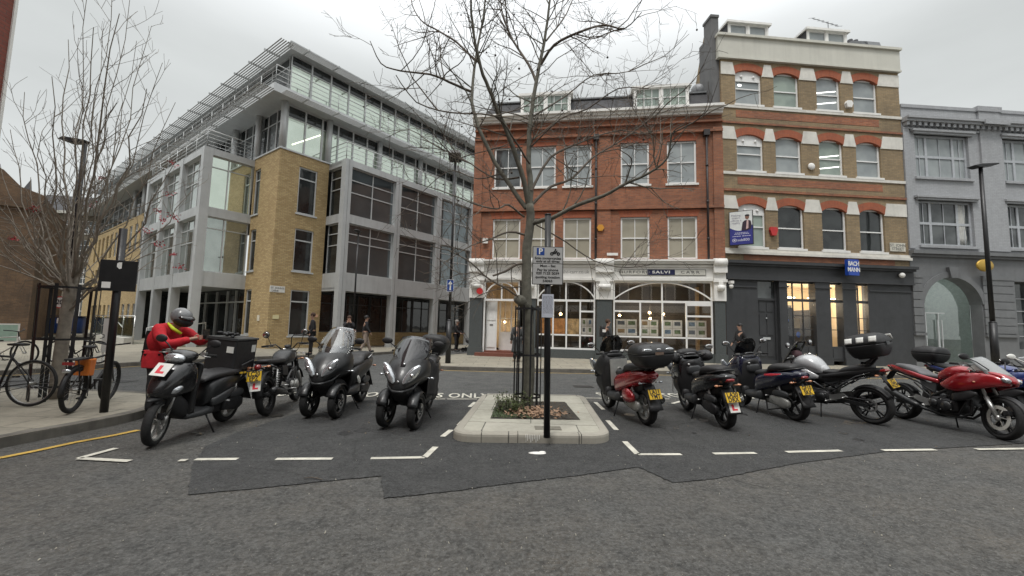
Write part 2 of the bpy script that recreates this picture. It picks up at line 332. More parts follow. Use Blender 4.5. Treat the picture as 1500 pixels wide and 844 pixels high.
# ------------------------------------------------------------------ ground
rd = MB(); rd.sheet([(-400, -200), (400, -200), (400, 600), (-400, 600)], 0); struct(rd.build('road', M_road))
lane = MB(); lane.sheet([(-60, 8.2), (-9.3, 8.35), (-6.4, 8.2), (-5.0, 9.1), (0, 9.35), (8, 9.9), (60, 14), (60, 18.5), (40, 18.4), (12, 15.9), (0, 15), (-2.6, 15.1), (-3.6, 17), (-3.2, 20), (14, 46), (4, 46), (-7, 22), (-8.4, 18.5), (-13, 14), (-13.3, 10.7), (-60, 9.5)], .004); struct(lane.build('road', M_lane))
bay = MB(); P = [gp(*q) for q in [(275, 726), (282, 682), (300, 655), (345, 635), (435, 606), (520, 588), (600, 585), (700, 585), (1000, 590), (1250, 586), (1500, 580), (1640, 585), (1640, 645), (1500, 650), (1300, 662), (1165, 680), (1050, 702), (985, 708), (958, 695), (935, 685), (850, 697), (750, 709), (650, 722), (563, 731), (560, 715), (558, 698), (420, 712)]]
_rb = random.Random(1); P = [p_.lerp(q_, j / 14) + Vector((_rb.uniform(-.009, .009), _rb.uniform(-.009, .009), 0)) * (1 if j else 0) for p_, q_ in zip(P, P[1:] + P[:1]) for j in range(14)]; bay.sheet(P, .008); struct(bay.build('road', M_bay))
def slab(poly, kerb, mk, mp, z=.12, kw=.15, top=M_pave):
    p = MB(); p.sheet(poly, z); o = p.build('pavement', top); struct(o)
    k = MB(); K = [Vector((x, y, 0)) for x, y in kerb]
    n = len(K); nr = []
    for i in range(n):
        d = (K[min(i + 1, n - 1)] - K[max(i - 1, 0)]).normalized(); nr.append(Vector((-d.y, d.x, 0)))
    h = z + .004
    for i in range(n - 1):
        a, b_ = K[i], K[i + 1]; na, nb = nr[i] * kw, nr[i + 1] * kw; bev = .018
        a1, b1 = a + nr[i] * bev, b_ + nr[i + 1] * bev; zz = Vector((0, 0, 1))
        k.add([a, b_, b_ + zz * (h - bev), a + zz * (h - bev), a1 + zz * h, b1 + zz * h, a + na + zz * h, b_ + nb + zz * h], [(0, 1, 2, 3), (3, 2, 5, 4), (4, 5, 7, 6)], False)
    struct(k.build('kerb', mk)); return o
def arc(pts, sub=5):
    o = []
    for i in range(len(pts) - 1):
        p0, p1, p2, p3 = pts[max(i - 1, 0)], pts[i], pts[i + 1], pts[min(i + 2, len(pts) - 1)]
        for k in range(sub):
            t = k / sub; o.append(tuple(.5 * (2 * b_ + (c_ - a_) * t + (2 * a_ - 5 * b_ + 4 * c_ - d_) * t * t + (3 * b_ - a_ - 3 * c_ + d_) * t ** 3) for a_, b_, c_, d_ in zip(p0, p1, p2, p3)))
    return o + [pts[-1]]
# near left corner pavement (kerb listed so that the pavement lies on its left)
kA = arc([(-14, 8.25), (-9.3, 8.32), (-7.4, 8.28), (-6.4, 8.0), (-5.75, 7.3), (-5.5, 6.5), (-5.55, 5.8), (-5.68, 5.2), (-5.76, 4.6), (-5.85, 3), (-6, -6)])[::-1]
slab(kA + [(-14, -6)], kA, M_kerbd, None)
kG = arc([(-40, 9.2), (-15, 9.4), (-13.3, 9.9), (-12.53, 10.9), (-12.13, 11.96), (-11.88, 13.15), (-11.3, 14.2), (-10.4, 15.7), (-9.4, 17.1), (-8.2, 18.1), (-6.9, 19.5), (-6.0, 21.6), (-3.9, 25), (14, 49.2)])
slab(kG + [(-60, 90)], kG, M_kerbd, None)
kR = arc([(14.5, 44.5), (-.9, 23.6), (-2.9, 20.3), (-3.5, 18), (-3.5, 16), (-3.05, 15.0), (-2.4, 14.6), (.3, 14.52), (6, 14.75), (12, 15.2), (40, 18.0), (80, 22)])
slab(kR + [(80, 60)], kR, M_kerbd, None)
# island with rounded corners
def rr(x0, x1, y0, y1, r, off=0, sk=.0, n=6):
    o = []
    for cx, cy, a0 in ((x0 + r, y0 + r, 180), (x1 - r, y0 + r, 270), (x1 - r, y1 - r, 0), (x0 + r, y1 - r, 90)):
        for i in range(n + 1):
            a = R(a0 + 90 * i / n); o.append((cx + (r - off) * math.cos(a), cy + (r - off) * math.sin(a)))
    return [(x + (y - y0) * .06, y + x * .04) for x, y in o]
IX0, IX1, IY0, IY1 = -.76, 1.36, 5.66, 9.0
ring = rr(IX0, IX1, IY0, IY1, .3); k = MB(); zz = .125; L = [rr(IX0, IX1, IY0, IY1, .3, q) for q in (0, 0, .006, .03, .13)]; Z = [0, zz - .045, zz - .018, zz, zz]
vs = [(p[0], p[1], z) for l, z in zip(L, Z) for p in l]; n = len(ring)
k.add(vs, [(a * n + i, a * n + (i + 1) % n, (a + 1) * n + (i + 1) % n, (a + 1) * n + i) for a in range(4) for i in range(n)]); struct(k.build('kerb', M_kerb))
jt = MB()
for q in ((-.35, 5.66), (.12, 5.66), (.95, 5.66)): jt.box(q[0] - .004, q[0] + .004, q[1] + q[0] * .04 - .0025, q[1] + .14 + q[0] * .04, 0, zz + .0015)
struct(jt.build('kerb_joint', mat('joint', (.05, .048, .04), .9)))
k = MB(); k.sheet(rr(IX0, IX1, IY0, IY1, .3, .13), .121); struct(k.build('pavement', M_pave2))
M_soil = mat('soil', (.038, .033, .026), .95, 0, .5, 14, bmp=.6)
k = MB(); k.sheet([(-.28, 6.55), (1.08, 6.6), (1.04, 8.15), (-.22, 8.1)], .126); struct(k.build('soil', M_soil))
k = MB(); k.box(.36, .72, 5.93, 6.13, .121, .1265); struct(k.build('paving_patch', mat('patch_concrete', (.17, .16, .13), .9, 0, .3, 12)))
_rs = random.Random(9); k = MB()
for cx, cy in ((-4.1, 5.9), (-3.9, 7.2), (-2.9, 7.4), (-1.5, 6.9), (-2.2, 5.9), (2.1, 7.4), (2.8, 6.4), (3.4, 7.2), (4.1, 8.2), (4.9, 7.9), (5.9, 7.6), (7.2, 7.2), (5.2, 6.4)):
    for q in range(_rs.randint(1, 3)):
        x = cx + _rs.uniform(-.25, .25); y = cy + _rs.uniform(-.3, .3); r_ = _rs.uniform(.03, .13); k.mark(); k.sheet([(x + r_ * _rs.uniform(.7, 1.15) * math.cos(a / 14 * 6.283), y + r_ * 1.2 * _rs.uniform(.7, 1.15) * math.sin(a / 14 * 6.283)) for a in range(14)], .0105)
_n = set(o.name for o in COL.objects); k.each('oil_stain', mat('oil_stain', (.034, .034, .034), .4, 0, .4, 10))
for o in COL.objects:
    if o.name not in _n: struct(o)
# painted markings
def stripe(mb, pts, w, z):
    for a, b_ in zip(pts[:-1], pts[1:]):
        a = Vector((a[0], a[1], 0)); b_ = Vector((b_[0], b_[1], 0)); d = (b_ - a).normalized(); nn = Vector((-d.y, d.x, 0)) * w / 2
        mb.add([(a - nn)[:2] + (z,), (b_ - nn)[:2] + (z,), (b_ + nn)[:2] + (z,), (a + nn)[:2] + (z,)], [(0, 1, 2, 3)])
mk = MB()
for q in [[(286, 674.5), (348, 674)], [(262, 676), (274, 675.6)], [(404, 674), (487, 673.5)], [(543, 673), (622, 671.5), (638, 656)], [(648, 641), (661, 631)], [(672, 624), (684, 612)], [(688, 597), (696, 590)],
          [(915, 648), (934, 667), (998, 667)], [(890, 617), (903, 631)], [(872, 590), (884, 601)], [(1045, 666), (1107, 665)], [(1152, 663.5), (1232, 661.5)], [(1293, 661), (1370, 660)], [(1430, 659.5), (1540, 658)],
          [(170, 658), (115, 673), (190, 677)], [(1000, 588), (985, 592)], [(330, 598), (338, 596)]]:
    stripe(mk, [gp(*p) for p in q], .075, .013)
stripe(mk, [gp(602, 585.5), gp(652, 585.5)], .05, .013); stripe(mk, [gp(655, 585.5), gp(699, 585.5)], .06, .013)
stripe(mk, [(1.5, 9.35), (3.5, 9.5)], .06, .013); stripe(mk, [(2.9, 9.3), (3.2, 9.0)], .09, .013)
struct(mk.build('road_marking', M_white))
mk = MB(); stripe(mk, [gp(*p) for p in [(-60, 682), (0, 672), (55, 661), (110, 649), (160, 640), (203, 631)]], .085, .010)
stripe(mk, [(x, y - .22) for x, y in kR if -3 < x < 30], .07, .010)
stripe(mk, [(x + .16, y - .16) for x, y in kG if -14 < x < -7], .07, .010)
struct(mk.build('road_marking', M_yellow))
for body, x, y in (('SOLO MOTORCYCLES ONLY', -.42, 8.98),):
    struct(text('road_lettering', body, .8, M_white, None, Matrix.Translation((x, y + .34, .0135)) @ Matrix.Rotation(R(4.5), 4, 'Z'), 'RIGHT', .0004, .40, .012, 1.05))
struct(text('road_lettering', 'SOLO MOTORCYCLES ONLY', .8, M_white, None, Matrix.Translation((2.0, 9.85, .0135)) @ Matrix.Rotation(R(4.5), 4, 'Z'), 'LEFT', .0004, .40, .012, 1.05))
# utility covers
k = MB()
for x, y, s in ((-9.2, 10.2, .3), (6.5, 11.8, .35), (1.9, 11.2, .25)): k.mark(); k.box(x - s, x + s, y - s * .7, y + s * .7, .005, .012)
k.each('drain_cover', mat('cast_iron', (.03, .03, .03), .6, .3))
for o in COL.objects:
    if o.name.startswith('drain_cover'): struct(o)
# ------------------------------------------------------------------ walls and windows
class Fc:
    """a facade plane in a building's own frame: u along, z up, d inwards"""
    def __init__(s, axis='x', at=0.0, sgn=1): s.a = axis; s.at = at; s.s = sgn
    def T(s, u, z, d=0):
        return (u, s.at + d * s.s, z) if s.a == 'x' else (s.at + d * s.s, u, z)
    def box(s, mb, u0, u1, z0, z1, d0, d1):
        a = s.T(u0, z0, d0); b_ = s.T(u1, z1, d1); mb.box(min(a[0], b_[0]), max(a[0], b_[0]), min(a[1], b_[1]), max(a[1], b_[1]), min(a[2], b_[2]), max(a[2], b_[2]))
def wall(mb, fc, u0, u1, z0, z1, holes, depth=.14, th=None):
    us = sorted({u0, u1} | {h[0] for h in holes} | {h[1] for h in holes}); zs = sorted({z0, z1} | {h[2] for h in holes} | {h[3] for h in holes})
    us = [u for u in us if u0 <= u <= u1]; zs = [z for z in zs if z0 <= z <= z1]
    for i in range(len(us) - 1):
        for j in range(len(zs) - 1):
            cu, cz = (us[i] + us[i + 1]) / 2, (zs[j] + zs[j + 1]) / 2
            if any(h[0] < cu < h[1] and h[2] < cz < h[3] for h in holes): continue
            mb.add([fc.T(us[i], zs[j]), fc.T(us[i + 1], zs[j]), fc.T(us[i + 1], zs[j + 1]), fc.T(us[i], zs[j + 1])], [(0, 1, 2, 3)])
    for a, b_, c, d in holes:
        q = [(a, c), (b_, c), (b_, d), (a, d)]
        for i in range(4):
            p, r_ = q[i], q[(i + 1) % 4]; mb.add([fc.T(*p), fc.T(*r_), fc.T(*r_, depth), fc.T(*p, depth)], [(0, 1, 2, 3)])
def window(parent, fc, u0, u1, z0, z1, mf, mp, cols=1, rows=1, fw=.05, dep=.1, bw=.03, sash=False, vs=None, zs=None, sill=None, msill=None, name='window', label=None, panes=None):
    m = MB(); B = lambda a, b_, c, d, e=dep - .035, f=dep + .01: fc.box(m, a, b_, c, d, e, f)
    B(u0, u0 + fw, z0, z1); B(u1 - fw, u1, z0, z1); B(u0 + fw, u1 - fw, z1 - fw, z1); B(u0 + fw, u1 - fw, z0, z0 + fw)
    if vs is None: vs = [u0 + (u1 - u0) * i / cols for i in range(1, cols)]
    if zs is None: zs = [z0 + (z1 - z0) * i / rows for i in range(1, rows)]
    for u in vs: B(u - bw / 2, u + bw / 2, z0 + fw, z1 - fw, dep - .028, dep + .006)
    for z in zs:
        w = bw * (1.7 if sash else 1); e = [u0 + fw] + [x for u in sorted(vs) for x in (u - bw / 2, u + bw / 2)] + [u1 - fw]
        for a, b_ in zip(e[::2], e[1::2]): B(a, b_, z - w / 2, z + w / 2, dep - .028 - (.012 if sash else 0), dep + .006)
    o = m.build(name, mf, parent)
    p = MB(); fc.box(p, u0 + .01, u1 - .01, z0 + .01, z1 - .01, dep + .012, dep + .02); p.build('pane', mp, o)
    if sill: s_ = MB(); fc.box(s_, u0 - .08, u1 + .08, z0 - sill, z0, -.06, dep); s_.build('sill', msill or mf, o)
    if label: o['label'] = label
    return o
def archband(mb, fc, u0, u1, zs, rise, th, d0, d1, n=14, ext=0.0):
    c = (u0 + u1) / 2; h = (u1 - u0) / 2; Rr = (h * h + rise * rise) / (2 * rise); a = math.asin(h / Rr); zc = zs + rise - Rr; ext_a = ext / Rr
    P = []
    for i in range(n + 1):
        t = -a - ext_a + (2 * a + 2 * ext_a) * i / n; P.append((c + Rr * math.sin(t), zc + Rr * math.cos(t), c + (Rr + th) * math.sin(t), zc + (Rr + th) * math.cos(t)))
    for i in range(n):
        p, q = P[i], P[i + 1]
        c8 = [fc.T(p[0], p[1], d0), fc.T(q[0], q[1], d0), fc.T(q[2], q[3], d0), fc.T(p[2], p[3], d0), fc.T(p[0], p[1], d1), fc.T(q[0], q[1], d1), fc.T(q[2], q[3], d1), fc.T(p[2], p[3], d1)]
        mb.add(c8, [(0, 1, 2, 3), (0, 4, 5, 1), (3, 2, 6, 7)] + ([(0, 3, 7, 4)] if i == 0 else []) + ([(1, 5, 6, 2)] if i == n - 1 else []))
def frame(name, x, y, heading, label, cat, group=None):
    return empty(name, (x, y, 0), R(90 - heading), label, cat, group)
M_redbrick = brickmat('red_brick', (.42, .16, .08), (.25, .095, .055), (.26, .18, .13), grime=.45)
M_redbrick2 = brickmat('rubbed_brick', (.42, .12, .055), (.34, .095, .05), (.30, .14, .09), .075, .22, .006, .25)
M_stock = brickmat('stock_brick', (.37, .27, .15), (.27, .195, .11), (.22, .19, .14), grime=.5)
M_yel = brickmat('yellow_brick', (.56, .42, .21), (.37, .25, .11), (.22, .18, .12), grime=.28, dark=(.26, .18, .08))
M_wht = mat('white_stucco', (.80, .79, .75), .6, 0, .05, 3, grime=.18)
M_wframe = mat('white_window_paint', (.80, .80, .78), .5, 0, .05, 5)
M_ston = mat('pale_stone', (.50, .49, .44), .75, 0, .12, 3, grime=.35)
M_slate = brickmat('slate_roof', (.075, .075, .08), (.055, .055, .06), (.03, .03, .032), .3, .16, .006, .3, bumps=.8)
M_lead = mat('lead', (.16, .165, .17), .5, .2, .15, 4)
M_steel = mat('grey_cladding', (.48, .50, .50), .5, .15, .07, 1.2, grime=.35)
M_steel2 = mat('grey_cladding_fine', (.54, .56, .56), .45, .2, .06, 2, grime=.12)
M_dgrey = mat('dark_grey_paint', (.042, .044, .047), .55, 0, .15, 2, grime=.35)
M_mgrey = mat('mid_grey_paint', (.165, .170, .174), .6, 0, .12, 2, grime=.4)
M_lgrey = brickmat('light_grey_brick_paint', (.42, .43, .445), (.38, .39, .40), (.32, .33, .34), grime=.25, dark=(.2, .2, .2), bumps=.35)
M_black = mat('black_paint', (.012, .012, .013), .4, 0, .2, 8)
M_granite = mat('dark_granite', (.085, .095, .095), .3, 0, .3, 40)
P_green = panemat('office_glass_green', (.80, .88, .78), (.72, .80, .70), refl=0)
_b = P_green.node_tree.nodes['Principled BSDF']; _b.inputs['Metallic'].default_value = .88; _b.inputs['Roughness'].default_value = .04
P_dark = panemat('office_glass_dark', (.035, .04, .04), (.012, .014, .015), refl=.75)
def mirrorpane(name, col, metal):
    m_ = panemat(name, col, tuple(x * .8 for x in col), refl=.3); b_ = m_.node_tree.nodes['Principled BSDF']; b_.inputs['Metallic'].default_value = metal; b_.inputs['Roughness'].default_value = .035; b_.inputs['Specular IOR Level'].default_value = .5
    t_ = m_.node_tree; nn_ = [n_ for n_ in t_.nodes if n_.type == 'BUMP'][0]; t_.links.new(nn_.outputs[0], b_.inputs['Normal']); return m_
P_half = mirrorpane('office_glass_sky', (.42, .46, .43), .75); P_offd = mirrorpane('office_glass_mirror', (.17, .20, .21), .65)
P_mid = panemat('glass_mid', (.10, .11, .11), (.03, .034, .036), refl=.8)
P_pale = panemat('glass_pale_blind', (.34, .37, .37), (.26, .285, .29), refl=.7)
P_cream = panemat('cream_blind', (.42, .39, .31), (.34, .315, .25), 9, .5)
P_grn2 = panemat('glass_pale_green', (.30, .36, .31), (.22, .27, .24), refl=.9)
# ================================================================== red brick building
RB = frame('brick_shop_building', -2.0, 20.6, 98.5, 'red brick three storey building with a white arched shopfront and slate dormers', 'building')
f0 = Fc('x', 0)
W2 = [(1.0, 2.36), (2.72, 4.02), (4.42, 5.72), (7.08, 8.38), (9.18, 10.48)]
holes = [(a, b_, 8.27, 10.3) for a, b_ in W2] + [(a, b_, 4.75, 6.72) for a, b_ in W2]
m = MB(); wall(m, f0, 0, 11.62, 4.5, 11.62, holes, .13)
m.add([(0, 0, 0), (0, 9, 0), (0, 9, 11.6), (0, 0, 11.6)], [(0, 1, 2, 3)]); m.add([(11.62, 0, 0), (11.62, 9, 0), (11.62, 9, 12.6), (11.62, 0, 12.6)], [(0, 1, 2, 3)])
m.add([(0, 9, 0), (11.62, 9, 0), (11.62, 9, 13), (0, 9, 13)], [(0, 1, 2, 3)])
m.build('wall', M_redbrick, RB)
m = MB()   # brick piers, string courses, cornice
for a, b_ in ((0, .42), (6.0, 6.62), (11.2, 11.62)): m.mark(); m.box(a, b_, -.07, -.002, 4.7, 10.9)
m.each('pilaster', M_redbrick, RB); m = MB()
for z0, z1, d in ((7.08, 7.2, .05), (10.66, 10.78, .07), (11.12, 11.2, .08)): m.box(0, 11.62, -d - .075, 0, z0, z1)
m.build('brick_band', M_redbrick, RB)
m = MB()
for a, b_ in W2:
    for z in (10.3, 6.72): m.mark(); m.prism([(a - .0, z), (b_ + .0, z), (b_ + .16, z + .34), (a - .16, z + .34)], -.012, .05)
m.each('flat_arch', M_redbrick2, RB)
m = MB(); m.box(.0, 11.62, -.012, .02, 7.04, 7.075); m.box(0, 11.62, -.02, .02, 7.205, 7.23); m.build('string_course', mat('dark_brown', (.05, .03, .028), .8), RB)  # thin dark strips just below and above the brick band
m = MB()
for z0, z1, d in ((11.5, 11.62, .12), (11.62, 11.74, .22), (11.74, 11.86, .34)): m.box(-.1, 11.62, -d - .08, .3, z0, z1)
m.build('cornice', M_wht, RB)
for i, (a, b_) in enumerate(W2):
    window(RB, f0, a, b_, 8.27, 10.3, M_wframe, P_pale if i != 0 else P_mid, 2, 2, sash=True, fw=.075, sill=.09, msill=M_wht)
    window(RB, f0, a, b_, 4.75, 6.72, M_wframe, P_cream, 2, 2, sash=True, fw=.075)
m = MB(); m.add([(.35, -.02, 11.9), (11.62, -.02, 11.9), (11.62, .6, 12.88), (.75, .6, 12.88)], [(0, 1, 2, 3)]); m.add([(.35, -.02, 11.9), (.75, .6, 12.88), (.75, 8, 12.9), (.35, 9, 11.9)], [(0, 1, 2, 3)]); m.add([(.75, .6, 12.88), (11.62, .6, 12.88), (11.62, 9, 12.9), (.75, 9, 12.9)], [(0, 1, 2, 3)])
roof = m.build('roof', M_slate, RB); roof['label'] = 'slate mansard roof'
m = MB(); m.box(.7, 11.6, .5, .66, 12.88, 12.95); m.build('lead_ridge', M_lead, roof)
for a, b_, z1 in ((2.25, 4.7, 12.95), (7.7, 10.2, 13.0)):
    m = MB(); m.box(a - .12, b_ + .12, -.06, 1.2, z1 - .03, z1 + .09); m.box(a, b_, -.0, .1, 11.9, 12.02); m.box(a, a + .1, 0, .1, 12.02, z1 - .03); m.box(b_ - .1, b_, 0, .1, 12.02, z1 - .03); m.box((a + b_) / 2 - .06, (a + b_) / 2 + .06, 0, .1, 12.02, z1 - .03)
    m.box(a, a + .03, .1, 1.2, 11.9, z1 - .03); m.box(b_ - .03, b_, .1, 1.2, 11.9, z1 - .03)
    d = m.build('dormer', M_wht, RB)
    for q0, q1 in ((a + .1, (a + b_) / 2 - .06), ((a + b_) / 2 + .06, b_ - .1)): window(d, f0, q0, q1, 12.02, z1 - .03, M_wframe, P_grn2, 3, 2, dep=.06, fw=.04, bw=.025)
for x, z0 in ((5.93, 4.7), (10.9, 4.7)):
    m = MB(); m.tube([(x, -.14, z0), (x, -.14, 10.45)], .05, 8); m.box(x - .13, x + .13, -.24, -.03, 10.45, 10.72)
    for z in (5.6, 7.3, 9.0): m.tube([(x, -.14, z), (x, -.14, z + .1)], .065, 8)
    m.build('drainpipe', mat('dark_pipe', (.025, .02, .02), .5), RB)
# --- shopfront
m = MB(); m.box(-.0, 11.5, -.1, .1, 3.72, 4.5); m.box(0, 11.45, -.28, .1, 4.5, 4.6); m.box(0, 11.45, -.36, .1, 4.6, 4.68)
for a, b_ in ((.72, 2.4), (3.3, 5.9), (6.78, 11.05)): m.box(a - .02, b_ + .02, -.16, -.1, 4.36, 4.44); m.box(a - .02, b_ + .02, -.14, -.1, 3.74, 3.86)
def console(x0, x1):
    m.box(x0, x1, -.17, .1, 2.85, 4.5); m.box(x0 - .03, x1 + .03, -.3, -.17, 4.1, 4.5)
    m.tube([(x0 - .02, -.22, 4.55), (x1 + .02, -.22, 4.55)], .19, 14); m.tube([(x0 + .12, -.26, 3.42), (x1 - .12, -.26, 3.42)], .13, 12); m.box(x0 + .16, x1 - .16, -.3, -.17, 3.42, 3.7); m.box(x0 - .04, x1 + .04, -.24, -.17, 3.68, 3.8)
for a, b_ in ((-.02, .66), (2.55, 3.22), (5.96, 6.72), (11.1, 11.6)): console(a, b_)
sf = m.build('shopfront', M_wht, RB)
m = MB()
for a, b_ in ((-.02, .66), (2.55, 3.22), (5.96, 6.72), (11.1, 11.6)): m.box(a + .03, b_ - .03, -.12, .12, .5, 2.85); m.box(a - .02, b_ + .02, -.17, .12, .12, .5)
m.box(3.2, 11.1, -.08, .1, .12, .52)
m.build('granite_base', M_granite, sf)
Mf = M_wframe; CG = clearglass(amount=.16)
def bars(mb, L, d0=.0, d1=.07):
    for a, b_, c, d in L: mb.box(a, b_, d0, d1, c, d)
# door bay
m = MB(); bars(m, [(.66, .74, .3, 3.72), (2.32, 2.4, .3, 3.72), (.74, 2.32, 2.72, 2.82), (.74, 2.32, 3.62, 3.72), (1.5, 1.56, 2.82, 3.62)]); archband(m, f0, .76, 2.3, 2.82, .76, .06, -.012, .068)
dr = m.build('door_frame', Mf, sf); m = MB(); m.box(.74, 2.32, .03, .035, 2.82, 3.62); m.build('pane', CG, dr)
m = MB(); bars(m, [(.74, 1.28, .35, 2.72)], .3, .35); m.box(.8, 1.22, .27, .3, .5, 1.7); m.box(.8, 1.22, .27, .3, 1.8, 2.6); od = m.build('door', Mf, sf); od['label'] = 'white panelled door leaf standing open'
m = MB(); m.box(.94, 1.1, .255, .27, 1.55, 1.6); m.build('letter_box', M_black, od)
m = MB(); bars(m, [(1.28, 1.36, .35, 2.72), (1.86, 1.92, 1.25, 2.72), (2.24, 2.32, .35, 2.72), (1.36, 2.24, .35, 1.25), (1.36, 2.24, 1.9, 1.93), (1.58, 1.6, 1.25, 2.72)], .9, .96); gd = m.build('door', Mf, sf); gd['label'] = 'white half glazed inner door'
m = MB(); m.box(1.36, 2.24, .92, .925, 1.25, 2.72); m.build('pane', CG, gd)
m = MB(); m.box(.74, 2.32, -.0, .96, .2, .35); m.box(.4, 2.5, -.5, .0, .12, .27); m.build('step', mat('red_step', (.17, .06, .04), .7, 0, .15, 5), sf)
# window bays
def shopwin(a, b_, vs_mid, za, n_cols, low):
    m = MB(); w = .07
    L = [(a, a + w, .52, 3.72), (b_ - w, b_, .52, 3.72), (a + w, b_ - w, .52, .6), (a + w, b_ - w, 2.74, 2.84), (a + w, b_ - w, 3.66, 3.72), (a + w, b_ - w, low, low + .07)]
    L += [(u - .035, u + .035, .6, 2.74) for u in vs_mid]
    c = (a + b_) / 2; L += [(c - .035, c + .035, 2.84, 3.66)]
    bars(m, L); archband(m, f0, a + .02, b_ - .02, 2.84, .8, .055, -.012, .068, 22)
    fr = m.build('window', Mf, sf); g = MB(); g.box(a + .03, b_ - .03, .03, .036, .56, 3.70); g.build('pane', CG, fr)
    return fr
shopwin(3.24, 5.93, [4.0, 4.62, 5.25], 0, 4, 1.15); shopwin(6.75, 11.07, [7.95, 8.92, 9.95], 0, 4, 1.15)
m = MB(); [(m.mark(), bars(m, [q])) for q in [(6.82, 7.92, 2.3, 2.38), (9.99, 11.0, 2.12, 2.2), (10.0, 11.0, 2.62, 2.74), (5.28, 5.86, 2.25, 2.33)]]; m.each('window_bar', Mf, sf)
# interior seen through the glass
M_int = mat('warm_interior', (.42, .36, .28), .8, 0, .08, 1); M_intd = mat('dark_interior', (.045, .042, .04), .8, 0, .3, 1)
m = MB(); m.box(3.2, 11.1, 2.6, 2.65, .12, 3.7); m.box(3.15, 3.2, .1, 2.6, .12, 3.7); m.box(6.0, 6.05, .12, 2.6, .12, 3.7); m.box(11.1, 11.15, .1, 2.6, .12, 3.7); m.box(3.2, 11.1, .12, 2.6, 3.7, 3.74)
m.build('interior_wall', M_intd, RB)
m = MB(); m.box(3.2, 11.1, .12, 2.6, .4, .45); m.build('interior_floor', mat('wood_floor', (.16, .10, .06), .5), RB)
m = MB(); m.box(.7, .74, .35, .96, .35, 3.7); m.box(2.32, 2.36, .35, 3.0, .35, 3.7); m.box(.7, 2.4, 3.0, 3.04, .35, 3.7); m.box(.72, 2.34, .1, 3.0, 3.7, 3.74); m.box(.72, .76, .96, 3.0, .35, 3.7); m.build('interior_wall', M_int, RB)
M_card = mat('display_card', (.74, .71, .64), .7); M_pic = [mat('picture_%s' % n_, c_, .6, 0, .5, 9) for n_, c_ in (('green', (.15, .2, .1)), ('blue', (.14, .2, .26)), ('tan', (.3, .2, .1)), ('slate', (.12, .13, .14)))]
def cardrack(u0, u1, rows, d=.35):
    m = MB(); m.box(u0, u1, d + .02, d + .05, 1.22, 1.98); rk = m.build('display_rack', mat('rack_white', (.55, .5, .42), .6), RB); n_ = max(2, round((u1 - u0) / .45))
    for r_ in range(rows):
        for i in range(n_):
            a = u0 + (u1 - u0) * i / n_ + .02; b_ = u0 + (u1 - u0) * (i + 1) / n_ - .02; z = 1.25 + r_ * .37
            m = MB(); m.box(a, b_, d, d + .02, z, z + .34); c = m.build('display_card', M_card, rk); m = MB(); m.box(a + .06, b_ - .06, d - .004, d, z + .1, z + .28); m.build('picture', random.choice(M_pic), c)
cardrack(6.9, 7.85, 2); cardrack(8.0, 8.8, 2); cardrack(9.0, 9.85, 2); cardrack(10.05, 10.9, 2); cardrack(5.3, 5.85, 2)
for a, b_, c_ in ((3.4, 4.55, (.55, .25, .08)), (4.66, 5.2, (.62, .42, .2))): m = MB(); m.box(a, b_, .3, .33, 1.2, 1.95); m.build('poster', mat('poster%d' % int(a * 10), c_, .6, 0, .6, 4), RB)
M_lampw = emit('lamp_warm', (1, .70, .35), 9)
for x, z, y in ((7.15, 2.18, 1.2), (8.62, 2.35, 1.6), (9.3, 2.3, 1.8), (1.35, 1.75, 2.2), (8.6, 2.05, 1.3), (4.3, 2.2, 1.4)):
    m = MB(); m.ell((x, y, z), (.07, .07, .06), n=10, m=6); sh = m.build('lamp', M_lampw, RB); m = MB(); m.tube([(x, y, z + .05), (x, y, 3.7)], .008, 4); m.build('lamp_cord', M_black, sh)
    l = bpy.data.lights.new('shop_lamp', 'POINT'); l.energy = 20 if x > 2 else 28; l.color = (1, .78, .5); l.shadow_soft_size = .1; lo = bpy.data.objects.new('shop_lamp', l); COL.objects.link(lo); lo.parent = RB; lo.location = (x, y - .15, z - .05)
# --- lettering on the fascia
def ftxt(parent, body, size, mt, u, z, d, w=1.0, bold=0, space=1.0, name='lettering'): return text(name, body, size, mt, parent, facing((u, d, z)), 'CENTER', .002, w, bold, space)
M_sgrey = mat('sign_grey', (.16, .16, .15), .6); M_swhite = mat('sign_white', (.75, .75, .72), .5); M_navy = mat('sign_navy', (.012, .015, .07), .5)
m = MB(); m.box(7.05, 10.78, -.125, -.1, 3.98, 4.26); sp = m.build('sign_board', mat('sign_border', (.2, .2, .18), .6), sf)
m = MB(); m.box(7.08, 10.75, -.13, -.126, 4.005, 4.235); m.build('sign_panel', mat('sign_cream', (.62, .61, .55), .6), sp); m = MB(); m.box(8.25, 9.45, -.135, -.131, 4.005, 4.235); m.build('sign_panel', M_navy, sp)
ftxt(sp, 'HURFORD', .17, M_sgrey, 7.68, 4.12, -.134, 1.5, .003, 1.25); ftxt(sp, 'SALVI', .17, M_swhite, 8.85, 4.12, -.139, 1.6, .006, 1.2); ftxt(sp, 'CARR', .17, M_sgrey, 10.1, 4.12, -.134, 1.5, .003, 1.4)
ftxt(sf, '020 7250 1012', .22, mat('sign_light_grey', (.3, .3, .29), .6), 1.55, 4.12, -.104, 1.05); ftxt(sf, 'hurford-salvi-carr.co.uk', .22, mat('sign_light_grey', (.3, .3, .29), .6), 4.6, 4.12, -.104, 1.0)
def fixed(name, mb, m_, parent_frame, label, cat, group=None):
    o = mb.build(name, m_); o.matrix_world = parent_frame.matrix_world if False else Matrix.Translation(parent_frame.location) @ Euler(parent_frame.rotation_euler).to_matrix().to_4x4(); tag(o, label, cat, group); return o
